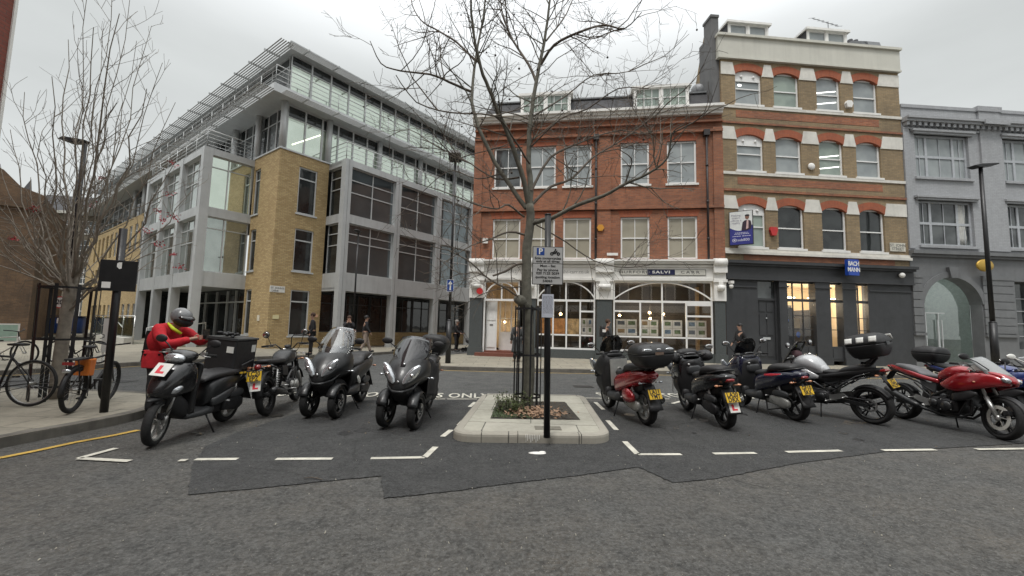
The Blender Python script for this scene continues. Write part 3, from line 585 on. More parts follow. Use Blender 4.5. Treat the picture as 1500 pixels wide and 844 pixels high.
m = MB(); m.tube([(6.15, -.16, 6.2), (6.15, -.08, 6.2)], .17, 6, smooth=False); a = fixed('alarm_box', m, mat('orange_plastic', (.62, .28, .03), .5), RB, 'orange hexagonal alarm box between the first floor windows of the red brick building', 'alarm box')
m = MB(); m.box(.55, .8, -.16, -.075, 5.5, 5.75); fixed('alarm_box', m, M_wht, RB, 'small white square alarm box at the left end of the red brick wall', 'alarm box')
m = MB(); m.box(6.45, 6.95, -.1, -.075, 4.9, 5.02); fixed('name_plate', m, M_wht, RB, 'small white plate low on the red brick wall above the middle console', 'plaque')
m = MB(); m.tube([(.52, -.33, 3.16), (.52, -.25, 3.16)], .16, 8, smooth=False); fixed('alarm_box', m, mat('red_plastic', (.5, .03, .03), .5), RB, 'red octagonal alarm bell beside the white shop door', 'alarm box')
dish = MB(); dish.lathe([(0, 0), (.12, .01), (.24, .05), (.3, .09)], (0, 0, 0), 'y', 16); dish.tube([(0, 0, -.3), (0, .1, -.05)], .015, 6); dish.tube([(0, .0, -.1), (0, -.28, .0)], .01, 5)
o = dish.build('satellite_dish', M_lead); o.matrix_world = Matrix.Translation(RB.location) @ Euler(RB.rotation_euler).to_matrix().to_4x4() @ Matrix.Translation((10.75, .7, 13.2)) @ Euler((0, 0, R(-25))).to_matrix().to_4x4(); tag(o, 'small grey satellite dish on the mansard roof beside the chimney stack', 'satellite dish')
# ================================================================== four storey stock brick building
FB = frame('brick_office_building', 9.5, 18.9, 85, 'tall yellow brown brick building with white blocks, arched windows and a dark shopfront', 'building')
WX = [(.70, 2.0), (2.60, 3.87), (4.76, 5.98), (6.64, 7.9)]; FZ = [(5.35, 7.36), (8.9, 10.63), (12.08, 13.76)]
holes = [(a, b_, c, d) for a, b_ in WX for c, d in FZ]
m = MB(); wall(m, f0, 0, 9.05, 4.72, 14.3, holes, .16)
[m.add([(x_, 0, 0), (x_, 9, 0), (x_, 9, 12.5), (x_, 2.9, 12.7), (x_, 1.4, 16.25), (x_, .5, 15.4), (x_, 0, 15.4)], [tuple(range(7))]) for x_ in (0, 9.05)]; m.add([(0, 9, 0), (9.05, 9, 0), (9.05, 9, 12.5), (0, 9, 12.5)], [(0, 1, 2, 3)])
m.build('wall', M_stock, FB)
m = MB()
for a, b_ in WX:
    for c, d in FZ: m.mark(); archband(m, f0, a, b_, d - .2, .2, .34, -.02, .17, 12, .04)
m.each('window_arch', M_redbrick2, FB)
m = MB()
for z in (8.16, 11.35, 5.0 - .2):
    if z > 5: m.box(.7, 7.9, -.012, .0, z + .08, z + .42)
for z in (8.0, 11.2): m.box(0, 9.05, -.06, 0, z - .1, z - .0)
m.box(.9, 8.3, -.012, 0, 4.75, 5.0)
m.build('red_brick_band', M_redbrick, FB)
m = MB(); edges = [0] + [x for w_ in WX for x in w_] + [9.05]
for c, d in FZ:
    for a, b_ in zip(edges[::2], edges[1::2]):
        z = d - .28; a2 = a + (0 if a == 0 else .0); b2 = b_
        m.mark(); m.prism([(a2, z), (b2, z), (b2 - (.13 if b_ < 9 else 0), z + .6), (a2 + (.13 if a > 0 else 0), z + .6)], -.035, .02)
    m.mark(); m.box(-.02, 9.07, -.05, .0, c - .22, c - .09)
m.mark(); m.box(-.02, 9.1, -.12, .0, 5.0, 5.12)
m.each('white_block', mat('cream_block', (.68, .66, .60), .7, 0, .1, 3, grime=.3), FB)
m = MB(); m.box(-.15, 9.1, -.1, .3, 14.3, 15.3); m.box(-.2, 9.15, -.2, .34, 15.3, 15.42); m.box(-.17, 9.12, -.14, .3, 14.22, 14.3); m.build('parapet', mat('cream_parapet', (.58, .57, .50), .6, 0, .06, 1, grime=.2), FB)
for i, (a, b_) in enumerate(WX):
    for j, (c, d) in enumerate(FZ):
        P_ = P_dark if (j == 0 and i > 0) else (P_grn2 if (i + j) % 3 == 0 else P_pale)
        w_ = window(FB, f0, a, b_, c, d, M_wframe, P_, 1, 1, fw=.07, dep=.13, zs=[c + (d - c) * .47], sash=True, sill=.1, msill=M_wht)
        if i == 0: s_ = MB(); s_.box(a + .02, b_ - .02, .085, .12, d - .52, d - .02); s_.ell((a + .35, .06, d - .3), (.07, .05, .06), n=8, m=5); s_.ell((a + .95, .06, d - .3), (.07, .05, .06), n=8, m=5); s_.build('head_panel', M_wframe, w_)
        if i == 2 and j > 0:
            for q in range(2): s_ = MB(); s_.bar((a + .12, .138, c + .35 + q * .55), (b_ - .12, .138, c + .5 + q * .55), .015, .035); s_.build('ceiling_light', emit('tube_light', (1, 1, .95), 2.2), w_)
        if i == 0 and j == 2: s_ = MB(); s_.ell((a + .3, .14, c + 1.0), (.11, .01, .06), n=8, m=5); s_.build('ceiling_light', emit('tube_light', (1, 1, .95), 2.2), w_)
# roof
m = MB(); m.add([(0, .45, 15.3), (9.05, .45, 15.3), (9.05, 1.4, 16.27), (0, 1.4, 16.27)], [(0, 1, 2, 3)]); m.add([(0, 1.4, 16.27), (9.05, 1.4, 16.27), (9.05, 2.9, 12.72), (0, 2.9, 12.72)], [(0, 1, 2, 3)]); m.add([(0, 2.9, 12.72), (9.05, 2.9, 12.72), (9.05, 9, 12.5), (0, 9, 12.5)], [(0, 1, 2, 3)])
rf = m.build('roof', M_slate, FB)
for a, b_ in ((.9, 3.0), (5.05, 7.2)):
    m = MB(); y = .75; m.box(a - .1, b_ + .1, y - .12, 1.9, 16.65, 16.76); m.box(a, b_, y, y + .1, 15.4, 15.52)
    for u in (a, (a + b_) / 2 - .05, b_ - .1): m.box(u, u + .1, y, y + .1, 15.52, 16.65)
    d = m.build('dormer', M_wht, FB); s_ = MB(); s_.box(a - .02, a, y + .05, 1.85, 15.3, 16.65); s_.box(b_, b_ + .02, y + .05, 1.85, 15.3, 16.65); s_.build('cheek', M_slate, d)
    fd = Fc('x', y)
    for q0, q1 in ((a + .1, (a + b_) / 2 - .05), ((a + b_) / 2 + .05, b_ - .1)): window(d, fd, q0, q1, 15.52, 16.65, M_wframe, P_pale, 1, 1, dep=.06, fw=.05)
m = MB(); m.box(-.36, .0, .1, .75, 11.9, 16.35); m.box(-.40, .02, .06, .79, 16.35, 16.47); m.box(-.05, .5, .95, 1.75, 12.9, 15.95); m.build('chimney', mat('grey_render', (.13, .13, .13), .8, 0, .12, 2), FB)
m = MB(); m.prism([(.6, 15.3), (2.2, 15.3), (2.0, 16.4), (1.5, 16.9), (.95, 16.5)], 8.5, 9.2, 'yz'); m.prism([(7.3, 15.4), (7.45, 16.25), (7.6, 16.4), (8.15, 16.45), (8.4, 16.3), (8.8, 15.4)], .9, 1.3); m.build('gable_wall', M_lead, FB)
m = MB()
for x in (7.9, 8.2): m.tube([(x, 1.3, 16.2), (x, 1.3, 16.75)], .12, 8)
m.build('chimney_pot', M_slate, FB)
m = MB(); x, y, z = 6.9, 1.5, 16.2; m.tube([(x, y, z), (x, y, z + 1.6)], .02, 5); m.tube([(x - .9, y, z + 1.75), (x + .5, y - .1, z + 1.35)], .015, 5)
for i in range(7):
    t = i / 6; c = Vector((x - .9 + 1.4 * t, y - .1 * t, z + 1.75 - .4 * t)); m.tube([c + Vector((.08, .3, .22)), c - Vector((.08, .3, .22))], .01, 4)
fixed('television_aerial', m, M_lead, FB, 'television aerial on a mast above the right dormer', 'aerial')
# shopfront, dark grey
m = MB(); m.box(0, 9.1, -.12, .14, 3.9, 4.55); m.box(-.0, 9.15, -.34, .14, 4.55, 4.68); m.box(0, 9.12, -.24, .14, 4.46, 4.55); m.box(0, 9.12, -.16, .14, 3.84, 3.9)
for a, b_ in ((0, 1.5), (2.47, 2.85), (4.2, 4.92), (5.52, 6.2), (6.85, 9.05)):
    big = b_ - a > 1; m.box(a, b_, -.02 if big else -.1, .3, .12, 3.84)
    if not big: m.box(a - .04, b_ + .04, -.15, -.1, 3.55, 3.62); m.box(a, b_, -.14, -.1, .12, .45)
    else: m.box(a + .05, b_ - .05, -.07, -.02, 3.5, 3.56); m.box(a, b_, -.05, -.02, .12, .84)
m.box(1.5, 2.47, .1, .3, .12, .3)
s4 = m.build('shopfront', M_dgrey, FB)
m = MB(); m.box(1.5, 1.58, .1, .22, .3, 3.84); m.box(2.39, 2.47, .1, .22, .3, 3.84); m.box(1.58, 2.39, .1, .22, 2.95, 3.05); m.box(1.58, 2.39, .16, .22, .3, 2.95)
for a, b_ in ((1.66, 1.95), (2.02, 2.31)):
    for c, d in ((.45, 1.1), (1.4, 2.35), (2.45, 2.85)): m.box(a, b_, .135, .16, c, d)
dd = m.build('door', M_dgrey, s4); m = MB(); m.box(1.8, 2.15, .12, .135, 1.2, 1.3); m.build('letter_box', M_steel2, dd); m = MB(); m.box(1.58, 2.39, .17, .18, 3.05, 3.84); m.build('pane', P_mid, dd); m = MB(); m.ell((1.98, .12, 2.15), (.04, .02, .03)); m.build('door_knob', M_steel2, dd)
for (a, b_), vs, zs in (((2.85, 4.2), [3.22, 3.7], [1.7, 2.3, 3.0]), ((4.92, 5.52), [], [1.7, 2.25, 3.0]), ((6.2, 6.85), [6.42], [1.7, 2.25, 3.0])):
    m = MB(); m.box(a, b_, .0, .12, .3, .95); m.box(a + .1, b_ - .1, -.02, .0, .4, .85)
    for u in vs: m.box(u - .02, u + .02, .05, .1, .95, 3.84)
    for z in zs: m.box(a, b_, .045 if z == 3.0 else .055, .095, z - (.06 if z == 3.0 else .015), z + (.06 if z == 3.0 else .015))
    m.box(a, b_, .04, .11, 3.76, 3.84); w_ = m.build('window', M_dgrey, s4); g = MB(); g.box(a, b_, .07, .075, .95, 3.78); g.build('pane', clearglass('shop_glass', amount=.08), w_)
m = MB(); m.box(2.4, 7.0, 3.2, 3.25, .3, 3.9); m.box(2.4, 2.45, .3, 3.2, .3, 3.9); m.box(7.0, 7.05, .3, 3.2, .3, 3.9); m.box(2.4, 7.05, .3, 3.25, 3.86, 3.9); m.build('interior_wall', mat('warm_wall', (.62, .50, .33), .8, 0, .06, 1), FB)
m = MB(); m.box(2.4, 7.05, .3, 3.25, .3, .35); m.box(4.3, 4.36, .3, 3.2, .35, 2.6); m.box(2.5, 4.2, 2.8, 2.9, .35, 2.2); m.build('interior_partition', M_intd, FB)
m = MB(); m.box(3.75, 4.15, .9, .95, 1.2, 2.05); m.box(5.0, 5.2, 2.9, 3.1, 1.0, 1.9); m.box(6.45, 6.55, 2.6, 3.1, 1.3, 2.3); m.box(3.0, 3.4, 1.5, 2.2, .35, 1.2); m.box(5.2, 5.5, .8, 1.3, .35, 1.15); m.build('furniture', mat('interior_brown', (.10, .06, .035), .6), FB)
m = MB(); m.box(2.5, 3.68, .7, .74, .4, 2.7); m.box(4.95, 5.5, .75, .78, .4, 1.55); m.build('dark_screen', mat('screen_black', (.012, .013, .02), .5), FB)
m = MB(); m.box(2.6, 4.2, .9, .95, 3.05, 3.1); m.box(2.6, 4.2, 1.4, 1.45, 2.75, 2.85); m.build('interior_beam', M_intd, FB)
m = MB(); m.box(3.72, 4.18, .85, .88, 1.75, 2.2); m.build('notice_board', mat('interior_tan', (.5, .38, .22), .7), FB)
m = MB(); m.ell((3.35, .66, 2.1), (.13, .02, .1)); m.ell((3.95, .7, 1.45), (.1, .02, .14)); m.build('blue_logo', mat('interior_blue', (.03, .1, .4), .5), FB)
for x in (3.0, 3.9, 5.3, 6.5):
    m = MB(); m.box(x - .35, x + .35, 1.2, 1.28, 3.2, 3.24); m.build('ceiling_light', emit('tube_warm', (1, .85, .6), 9), FB)
    l = bpy.data.lights.new('shop_light', 'POINT'); l.energy = 28 if x < 5 else 60; l.color = (1, .84, .62); l.shadow_soft_size = .3; lo = bpy.data.objects.new('shop_light', l); COL.objects.link(lo); lo.parent = FB; lo.location = (x, 1.3, 3.0)
# fittings on it
SG = empty('projecting_sign', rot=None, label='bright blue box sign projecting above the dark shopfront', cat='sign')
SG.matrix_world = Matrix.Translation(FB.location) @ Euler(FB.rotation_euler).to_matrix().to_4x4() @ Matrix.Translation((5.38, -.62, 4.14)) @ Euler((0, 0, R(8))).to_matrix().to_4x4()
m = MB(); m.box(0, .6, 0, .16, 0, .72); m.build('sign_box', mat('sign_blue', (.012, .06, .36), .4), SG)
m = MB(); m.bar((.55, .16, .36), (.55, .55, .36), .05, .05); m.build('bracket', M_black, SG)
ftxt(SG, 'BACH\nMANN', .27, M_swhite, .3, .38, -.004, .92, .006, .9)
# agents' banner board
BN = empty('banner_board', label='tall blue and white advertising board projecting over the first floor corner', cat='banner'); FM = Matrix.Translation(FB.location) @ Euler(FB.rotation_euler).to_matrix().to_4x4()
BN.matrix_world = FM @ Matrix.Translation((.14, -.16, 5.33)) @ Euler((0, 0, R(-38))).to_matrix().to_4x4() @ Matrix.Diagonal((.92, 1, .80, 1))
def px(poly, y0, y1, mt, nm, par): q = MB(); q.prism(poly, y0, y1); return q.build(nm, mt, par)
bw_, bh_ = 1.02, 1.9; m = MB(); m.box(0, bw_, 0, .12, 0, bh_); m.build('board', M_black, BN)
px([(.03, .03), (bw_ - .03, .03), (bw_ - .03, bh_ - .03), (.03, bh_ - .03)], -.004, .0, mat('banner_blue', (.03, .035, .22), .5), 'blue_panel', BN)
ar = [(.03 + (bw_ - .06) * i / 12, .98 - .24 * math.sin(math.pi * i / 12) + .1 * i / 12) for i in range(13)]
px(ar[::1] + [(bw_ - .03, bh_ - .03), (.03, bh_ - .03)], -.008, -.004, mat('banner_white', (.68, .70, .68), .5), 'white_panel', BN)
px([(.52, .80), (.58, 1.25), (.68, 1.35), (.8, 1.37), (.92, 1.3), (.96, 1.05), (.93, .86), (.75, .78)], -.012, -.008, mat('banner_suit', (.03, .015, .03), .6), 'figure_picture', BN)
px([(.72, .85), (.76, 1.36), (.83, 1.36), (.82, .9)], -.016, -.012, mat('banner_shirt', (.6, .42, .4), .6), 'figure_picture', BN)
m = MB(); m.ell((.775, -.012, 1.52), (.085, .006, .125), n=12, m=8); m.build('figure_picture', mat('banner_face', (.25, .13, .09), .6), BN); m = MB(); m.ell((.78, -.014, 1.61), (.1, .006, .065), n=12, m=8); m.build('figure_picture', M_black, BN)
Mbt = mat('banner_text', (.28, .26, .32), .6); Mbw = mat('banner_text_white', (.6, .6, .7), .6)
for i, s_ in enumerate(('Making', 'dream', 'offices a', 'reality')): ftxt(BN, s_, .15, Mbt, .3, 1.66 - i * .145, -.011, .95)
m = MB(); random.seed(3)
for z, h, x0, x1 in ((.66, .03, .25, .82), (.59, .03, .22, .84), (.47, .035, .14, .5), (.47, .035, .55, .92)):
    x = x0
    while x < x1: w_ = random.uniform(.04, .1); m.box(x, min(x1, x + w_), -.0065, -.0045, z, z + h); x += w_ + .02
m.build('small_print', Mbw, BN); ftxt(BN, 'sub800', .2, Mbw, .6, .27, -.007, .9, .002)
m = MB(); m.lathe([(.075, -.006), (.1, -.006)], (.22, 0, .27), 'y', 16); m.ell((.22, -.006, .27), (.045, .004, .045), n=10, m=5); m.build('logo', Mbw, BN)
m = MB(); m.bar((.5, .1, 1.7), (.5, .45, 1.7), .04, .04); m.bar((.5, .1, .3), (.5, .45, .3), .04, .04); m.build('bracket', M_black, BN)
def on(fr, name, mb, mt, label, cat, group=None): return fixed(name, mb, mt, fr, label, cat, group)
m = MB(); m.prism([(2.12, 6.15), (2.2, 5.9), (2.4, 5.9), (2.48, 6.15), (2.45, 6.28), (2.15, 6.28)], -.14, -.02); on(FB, 'alarm_box', m, mat('red_plastic', (.5, .03, .03), .5), 'red alarm box between two arched first floor windows', 'alarm box')
m = MB(); m.ell((4.3, -.06, 9.25), (.17, .08, .17), n=12, m=8); on(FB, 'alarm_box', m, M_wht, 'round white alarm bell between second floor windows', 'alarm box')
m = MB(); m.prism([(6.15, 12.45), (6.2, 12.25), (6.42, 12.25), (6.5, 12.45), (6.42, 12.58), (6.22, 12.58)], -.14, -.0); on(FB, 'alarm_box', m, M_wht, 'white alarm box between the top floor arched windows', 'alarm box')
m = MB(); m.box(8.08, 8.86, -.04, -.015, 5.42, 5.82); o = on(FB, 'street_name_plate', m, mat('plate_cream', (.6, .58, .5), .5), 'cream street name plate on the right end of the brown brick wall', 'street sign')
ftxt(o, 'ST. JOHN', .19, M_sgrey, 8.47, 5.7, -.043, 1.0, .002); ftxt(o, 'STREET', .19, M_sgrey, 8.47, 5.53, -.043, 1.0, .002)
m = MB(); m.ell((8.4, -.22, 4.28), (.14, .1, .12), n=12, m=8); m.tube([(8.4, -.22, 4.28), (8.4, -.12, 4.28)], .04, 6); on(FB, 'wall_lamp', m, M_wht, 'round white lamp on the dark fascia', 'lamp')
m = MB(); m.box(.06, .2, -.34, -.13, 3.62, 3.74); m.ell((.12, -.25, 3.5), (.09, .09, .1), n=10, m=7); on(FB, 'security_camera', m, M_wht, 'small dome camera hanging at the left edge of the dark shopfront', 'camera')
# ================================================================== light grey building
GB = frame('grey_painted_building', 9.5 + 9.08 * .9962, 18.9 + 9.08 * .0872, 86, 'light grey painted brick building with wide sash windows and a glazed arch', 'building')
HW = [(.62, 3.42, 9.08, 11.2), (.62, 3.42, 5.78, 7.95), (5.25, 8.0, 9.08, 11.2), (5.2, 8.0, 5.78, 7.95)]
m = MB(); wall(m, f0, 0, 22, 5.5, 12.6, HW, .2); m.add([(0, 0, 0), (0, 9, 0), (0, 9, 12.6), (0, 0, 12.6)], [(0, 1, 2, 3)])
m.box(3.98, 5.1, -.09, -.002, 5.6, 12.6); m.box(3.9, 5.18, -.14, .3, 12.5, 12.75); m.box(0, 22, -.05, .3, 12.5, 12.66); m.box(0, .3, -.06, -.002, 5.6, 11.4)
m.build('wall', M_lgrey, GB)
m = MB()
for z0, z1, d in ((11.4, 11.5, .07), (11.72, 11.84, .28), (11.84, 11.94, .36)): m.box(0, 22, -d, 0, z0, z1)
for i in range(72): m.box(i * .3 + .05, i * .3 + .2, -.22, -.0, 11.54, 11.72)
m.box(3.9, 5.18, -.42, -.36, 11.72, 11.94)
m.build('cornice', M_lgrey, GB)
for a, b_, c, d in HW:
    g = (b_ - a) / 3; dk = c < 7
    w_ = window(GB, f0, a, b_, c, d, mat('grey_window_paint', (.42, .44, .46), .5), P_mid if dk else P_pale, 1, 1, fw=.1, dep=.16, vs=[a + .6, a + .6 + .05, b_ - .6, b_ - .65] if False else [a + .7, b_ - .7], zs=[(c + d) / 2], bw=.12)
    s_ = MB()
    for u in (a + .35, (a + b_) / 2, b_ - .35): s_.mark(); s_.box(u - .015, u + .015, .14, .165, c + .1, d - .1)
    s_.each('glazing_bar', mat('grey_window_paint', (.42, .44, .46), .5), w_)
    s_ = MB(); s_.box(a - .15, b_ + .15, -.12, .1, d + .0, d + .1); s_.box(a - .22, b_ + .22, -.18, .02, d + .1, d + .2); s_.build('hood', M_lgrey, w_); s_ = MB(); s_.box(a - .1, b_ + .1, -.1, .12, c - .12, c); s_.build('sill', M_lgrey, w_)
    if dk:
        s_ = MB(); s_.shell(lambda u, v: (b_ - .75 + u * .45 + .03 * math.sin(v * 9), .145 + .012 * math.sin(u * 25), c + .12 + v * (d - c - .24)), 20, 6, .004); s_.build('curtain', mat('net_curtain', (.5, .5, .47), .8), w_)
# ground floor, mid grey
m = MB(); ga = (.55, 3.5)
wall(m, f0, 0, 22, .12, 5.5, [(ga[0], ga[1], .3, 4.3), (5.25, 6.9, 1.0, 4.2)], .5)
archband(m, f0, ga[0], ga[1], 3.05, 1.24, .25, -.06, .52, 24)
m.box(-.02, 22, -.24, .0, 5.34, 5.5); m.box(-.02, 22, -.12, 0, 5.22, 5.34); m.prism([(1.88, 4.25), (2.18, 4.25), (2.28, 4.75), (1.78, 4.75)], -.16, -.0)
for a, b_ in ((0, .52), (3.55, 3.8), (4.0, 5.15), (7.1, 8)):
    z = 1.7
    while z < 4.1: m.box(a, b_, -.07, -.0, z + .015, z + .36); z += .375
    m.box(a - .01, b_ + .01, -.1, 0, 4.22, 4.4); m.box(a - .01, b_ + .01, -.1, 0, 1.55, 1.68)
gfl = m.build('ground_floor_wall', M_mgrey, GB)
# fill spandrels above the arch
m = MB(); n_ = 16; c_ = (ga[0] + ga[1]) / 2; h_ = (ga[1] - ga[0]) / 2; Rr = (h_ * h_ + 1.24 ** 2) / (2 * 1.24); zc = 3.05 + 1.24 - Rr
for i in range(n_):
    u0 = ga[0] + (ga[1] - ga[0]) * i / n_; u1 = ga[0] + (ga[1] - ga[0]) * (i + 1) / n_
    z0 = zc + math.sqrt(max(0, Rr * Rr - (u0 - c_) ** 2)) + .05; z1 = zc + math.sqrt(max(0, Rr * Rr - (u1 - c_) ** 2)) + .05
    m.add([(u0, .004, z0), (u1, .004, z1), (u1, .004, 4.3), (u0, .004, 4.3)], [(0, 1, 2, 3)])
m.build('spandrel', M_mgrey, GB)
m = MB(); m.box(ga[0], ga[1], .5, .51, .3, 4.3); gz = m.build('glazed_screen', clearglass('tinted_glass', (.88, .92, .91), amount=.2), GB)
m = MB(); m.box(1.1, 1.14, .45, .5, .3, 2.6); m.box(1.75, 1.79, .45, .5, .3, 2.6); m.box(1.1, 2.1, .45, .5, 2.6, 2.65); m.box(1.86, 1.9, .4, .45, .9, 2.3); m.box(1.66, 1.7, .4, .45, .9, 2.3); m.build('glass_door_fittings', M_steel2, gz)
m = MB(); m.box(0, 3.9, 3.4, 3.45, .12, 4.6); m.box(0, .05, .55, 3.4, .12, 4.6); m.box(0, 3.9, .55, 3.4, 4.5, 4.6); m.box(1.5, 2.4, 3.3, 3.39, .3, 2.6); m.build('interior_wall', mat('lobby_wall', (.3, .33, .32), .7), GB)
l = bpy.data.lights.new('lobby_light', 'POINT'); l.energy = 22; l.color = (1, 1, .97); l.shadow_soft_size = .3; lo = bpy.data.objects.new('lobby_light', l); COL.objects.link(lo); lo.parent = GB; lo.location = (1.8, 1.8, 3.9)
m = MB(); m.box(1.5, 2.1, 1.6, 2.0, 4.4, 4.45); m.build('ceiling_light', emit('lobby_panel', (.9, 1, .95), 2), GB)
m = MB(); m.box(3.5, 3.55, .55, 3.4, .12, 4.6); m.build('interior_wall', mat('lobby_teal', (.42, .46, .44), .6), GB)
m = MB(); m.box(5.25, 6.9, .5, .51, 1.0, 4.2); m.build('pane', P_mid, GB)
m = MB()
for z in (1.6, 2.2, 2.8, 3.4): m.box(5.25, 6.9, .44, .5, z, z + .04)
m.box(5.75, 5.8, .44, .5, 1, 4.2); m.build('window_bar', M_lgrey, GB)
m = MB(); m.lathe([(0, -.05), (.4, -.05), (.46, -.02), (.46, .02), (0, .02)], (0, 0, 0), 'y', 24); o = m.build('oval_sign', mat('gold_plate', (.50, .32, .06), .4, .4)); tag(o, 'oval golden plate hanging on the grey wall by the lamp post', 'sign')
o.matrix_world = Matrix.Translation(GB.location) @ Euler(GB.rotation_euler).to_matrix().to_4x4() @ Matrix.Translation((3.35, -.35, 4.85)) @ Matrix.Diagonal((.95, 1, .62, 1))
# ================================================================== corner office building
OX, OY = -12.22, 21.5
OB = frame('corner_office_building', OX, OY, 36.5, 'five storey grey steel and glass office block with a yellow brick corner tower', 'building')
OM = Matrix.Translation(OB.location) @ Euler(OB.rotation_euler).to_matrix().to_4x4()
XR, YL = 20.0, 46.0
FR = Fc('x', 0); FL = Fc('y', 0)
rows = [(.76, 3.18), (4.18, 6.47), (7.3, 9.86)]
m = MB(); wall(m, FR, 0, 2.72, .05, 10.5, [(1.05, 2.08, a, b_) for a, b_ in rows], .12); wall(m, FL, 0, 2.95, .05, 10.5, [(2.1, 2.95 - .12, a, b_) for a, b_ in rows], .12)
m.add([(2.72, 0, .05), (2.72, 2, .05), (2.72, 2, 10.5), (2.72, 0, 10.5)], [(0, 1, 2, 3)]); m.add([(0, 2.95, .05), (2, 2.95, .05), (2, 2.95, 10.5), (0, 2.95, 10.5)], [(0, 1, 2, 3)])
m.build('brick_tower', M_yel, OB); m = MB()
wl = []; y = 13.4
while y < 43: wl += [(y, y + .9, .9, 2.7), (y, y + .9, 4.3, 6.5), (y, y + .9, 7.4, 9.8)]; y += 1.75
wall(m, FL, 12.6, YL, .05, 10.5, wl, .12)
m.build('brick_wall', M_yel, OB); m = MB(); m.box(2.72, XR, .35, .5, .1, .95); m.build('brick_plinth', M_yel, OB)
m = MB(); m.box(-.05, 2.75, -.05, .1, 10.5, 10.58); m.box(-.05, .1, .1, 3, 10.5, 10.58); m.build('coping', M_steel2, OB)
for a, b_ in rows:
    window(OB, FR, 1.05, 2.08, a, b_, M_steel2, P_dark, fw=.07, dep=.1, zs=[b_ - .62], bw=.07, sill=.08, msill=M_steel2)
    window(OB, FL, 2.1, 2.83, a, b_, M_steel2, P_dark, fw=.07, dep=.1, zs=[b_ - .62], bw=.07, sill=.08, msill=M_steel2)
for a, b_, c, d in wl:
    if a < 34: window(OB, FL, a, b_, c, d, M_steel2, P_mid, 2, 1, fw=.07, dep=.1, zs=[d - .6], bw=.05)
# --- glazed bays right
m = MB(); yb = -1.7; CR = [2.9 + 3.43 * k for k in range(5)]
for z0, z1 in ((3.22, 4.2), (6.97, 7.45), (10.15, 10.5)): m.box(2.72, XR, yb, yb + .35, z0, z1); m.box(2.72, 3.07, yb + .35, 0, z0, z1)
m.box(2.72, XR, yb + .35, .35, 10.3, 10.42); m.box(2.72, XR, yb + .35, .5, 3.3, 3.4)
for u in CR: m.box(u - .2 if u > 3 else 2.7, u + .2, yb - .03, yb + .38, .1, 10.5)
m.build('steel_frame', M_steel, OB)
m = MB()
for u in CR: m.box(u - .006, u + .006, yb - .034, yb - .03, .1, 10.5)
for z in (3.22, 4.2, 6.97, 7.45): m.box(2.7, XR, yb - .032, yb - .03, z - .006, z + .006) if False else None
m.build('panel_joint', M_dgrey, OB)
Fb = Fc('x', yb + .12); Fret = Fc('y', 2.84)
for i, u in enumerate(CR[:-1] + [CR[-1]]):
    u0, u1 = (u + .2, min(u + 3.23, XR))
    window(OB, Fb, u0, u1, 4.2, 6.97, M_steel2, P_offd, fw=.05, dep=.1, vs=[(u0 + u1) / 2], zs=[6.42, 5.95] if i % 2 == 0 else [6.42, 5.95], bw=.055)
    window(OB, Fb, u0, u1, 7.45, 10.15, M_steel2, P_offd, fw=.05, dep=.1, vs=[(u0 + u1) / 2], zs=[9.45, 8.75], bw=.055)
for z0, z1 in ((4.2, 6.97), (7.45, 10.15)): window(OB, Fret, yb + .35, -.02, z0, z1, M_steel2, P_dark, fw=.04, dep=.08, zs=[z1 - .55, z1 - 1.2], bw=.05)
# ground floor glazing set back
Fg = Fc('x', .3)
u = 2.8
while u < XR - 1: window(OB, Fg, u, u + 1.65, .95, 3.22, M_dgrey, P_dark, fw=.06, dep=.1, vs=[u + .82], zs=[2.6], bw=.06); u += 1.7
# --- glazed bays left
m = MB(); xb = -2.4; CL = [3.1 + 3.15 * k for k in range(4)]
for z0, z1 in ((3.2, 3.95), (6.85, 7.32), (10.1, 10.45)): m.box(xb, xb + .35, 2.95, 12.75, z0, z1); m.box(xb + .35, -.0, 2.95, 3.3, z0, z1)
m.box(xb + .35, 0, 3.3, 12.75, 10.2, 10.35); m.box(xb + .35, .5, 3.3, 12.75, 3.3, 3.4)
for u in CL: m.box(xb - .03, xb + .38, u - .2 if u > 4 else 2.92, u + .2, .1, 10.45)
m.build('steel_frame', M_steel, OB)
Fl = Fc('y', xb + .12); Flr = Fc('x', 3.05)
for i, u in enumerate(CL[:-1]):
    for z0, z1, P_ in ((3.95, 6.85, P_half), (7.32, 10.1, P_half)): window(OB, Fl, u + .2, u + 2.95, z0, z1, M_steel2, P_, fw=.05, dep=.1, vs=[u + 1.1, u + 2.0], zs=[z1 - .6, z1 - 1.3], bw=.05)
for z0, z1, P_ in ((3.95, 6.85, P_half), (7.32, 10.1, P_green)): window(OB, Flr, xb + .38, -.02, z0, z1, M_steel2, P_, fw=.05, dep=.08, vs=[xb + 1.2], zs=[z1 - .6], bw=.05)
m = MB(); m.box(.3, .4, 3.0, 12.6, .3, 3.3); m.box(-2.0, .3, 12.6, 12.7, .2, 3.3); m.build('entrance_wall', P_dark, OB)
m = MB()
for y in (3.4, 4.6, 5.8, 7.4, 9.2, 11): m.box(.2, .3, y, y + .08, .3, 3.2)
m.box(.2, .3, 3.4, 11, 2.5, 2.58); m.build('entrance_frame', M_steel2, OB)
m = MB()
for i in range(3): m.box(-2.3 - .32 * (3 - i) + .6, .3, 3.05, 5.8, .1, .22 + .12 * i)
m.build('step', M_pave, OB)
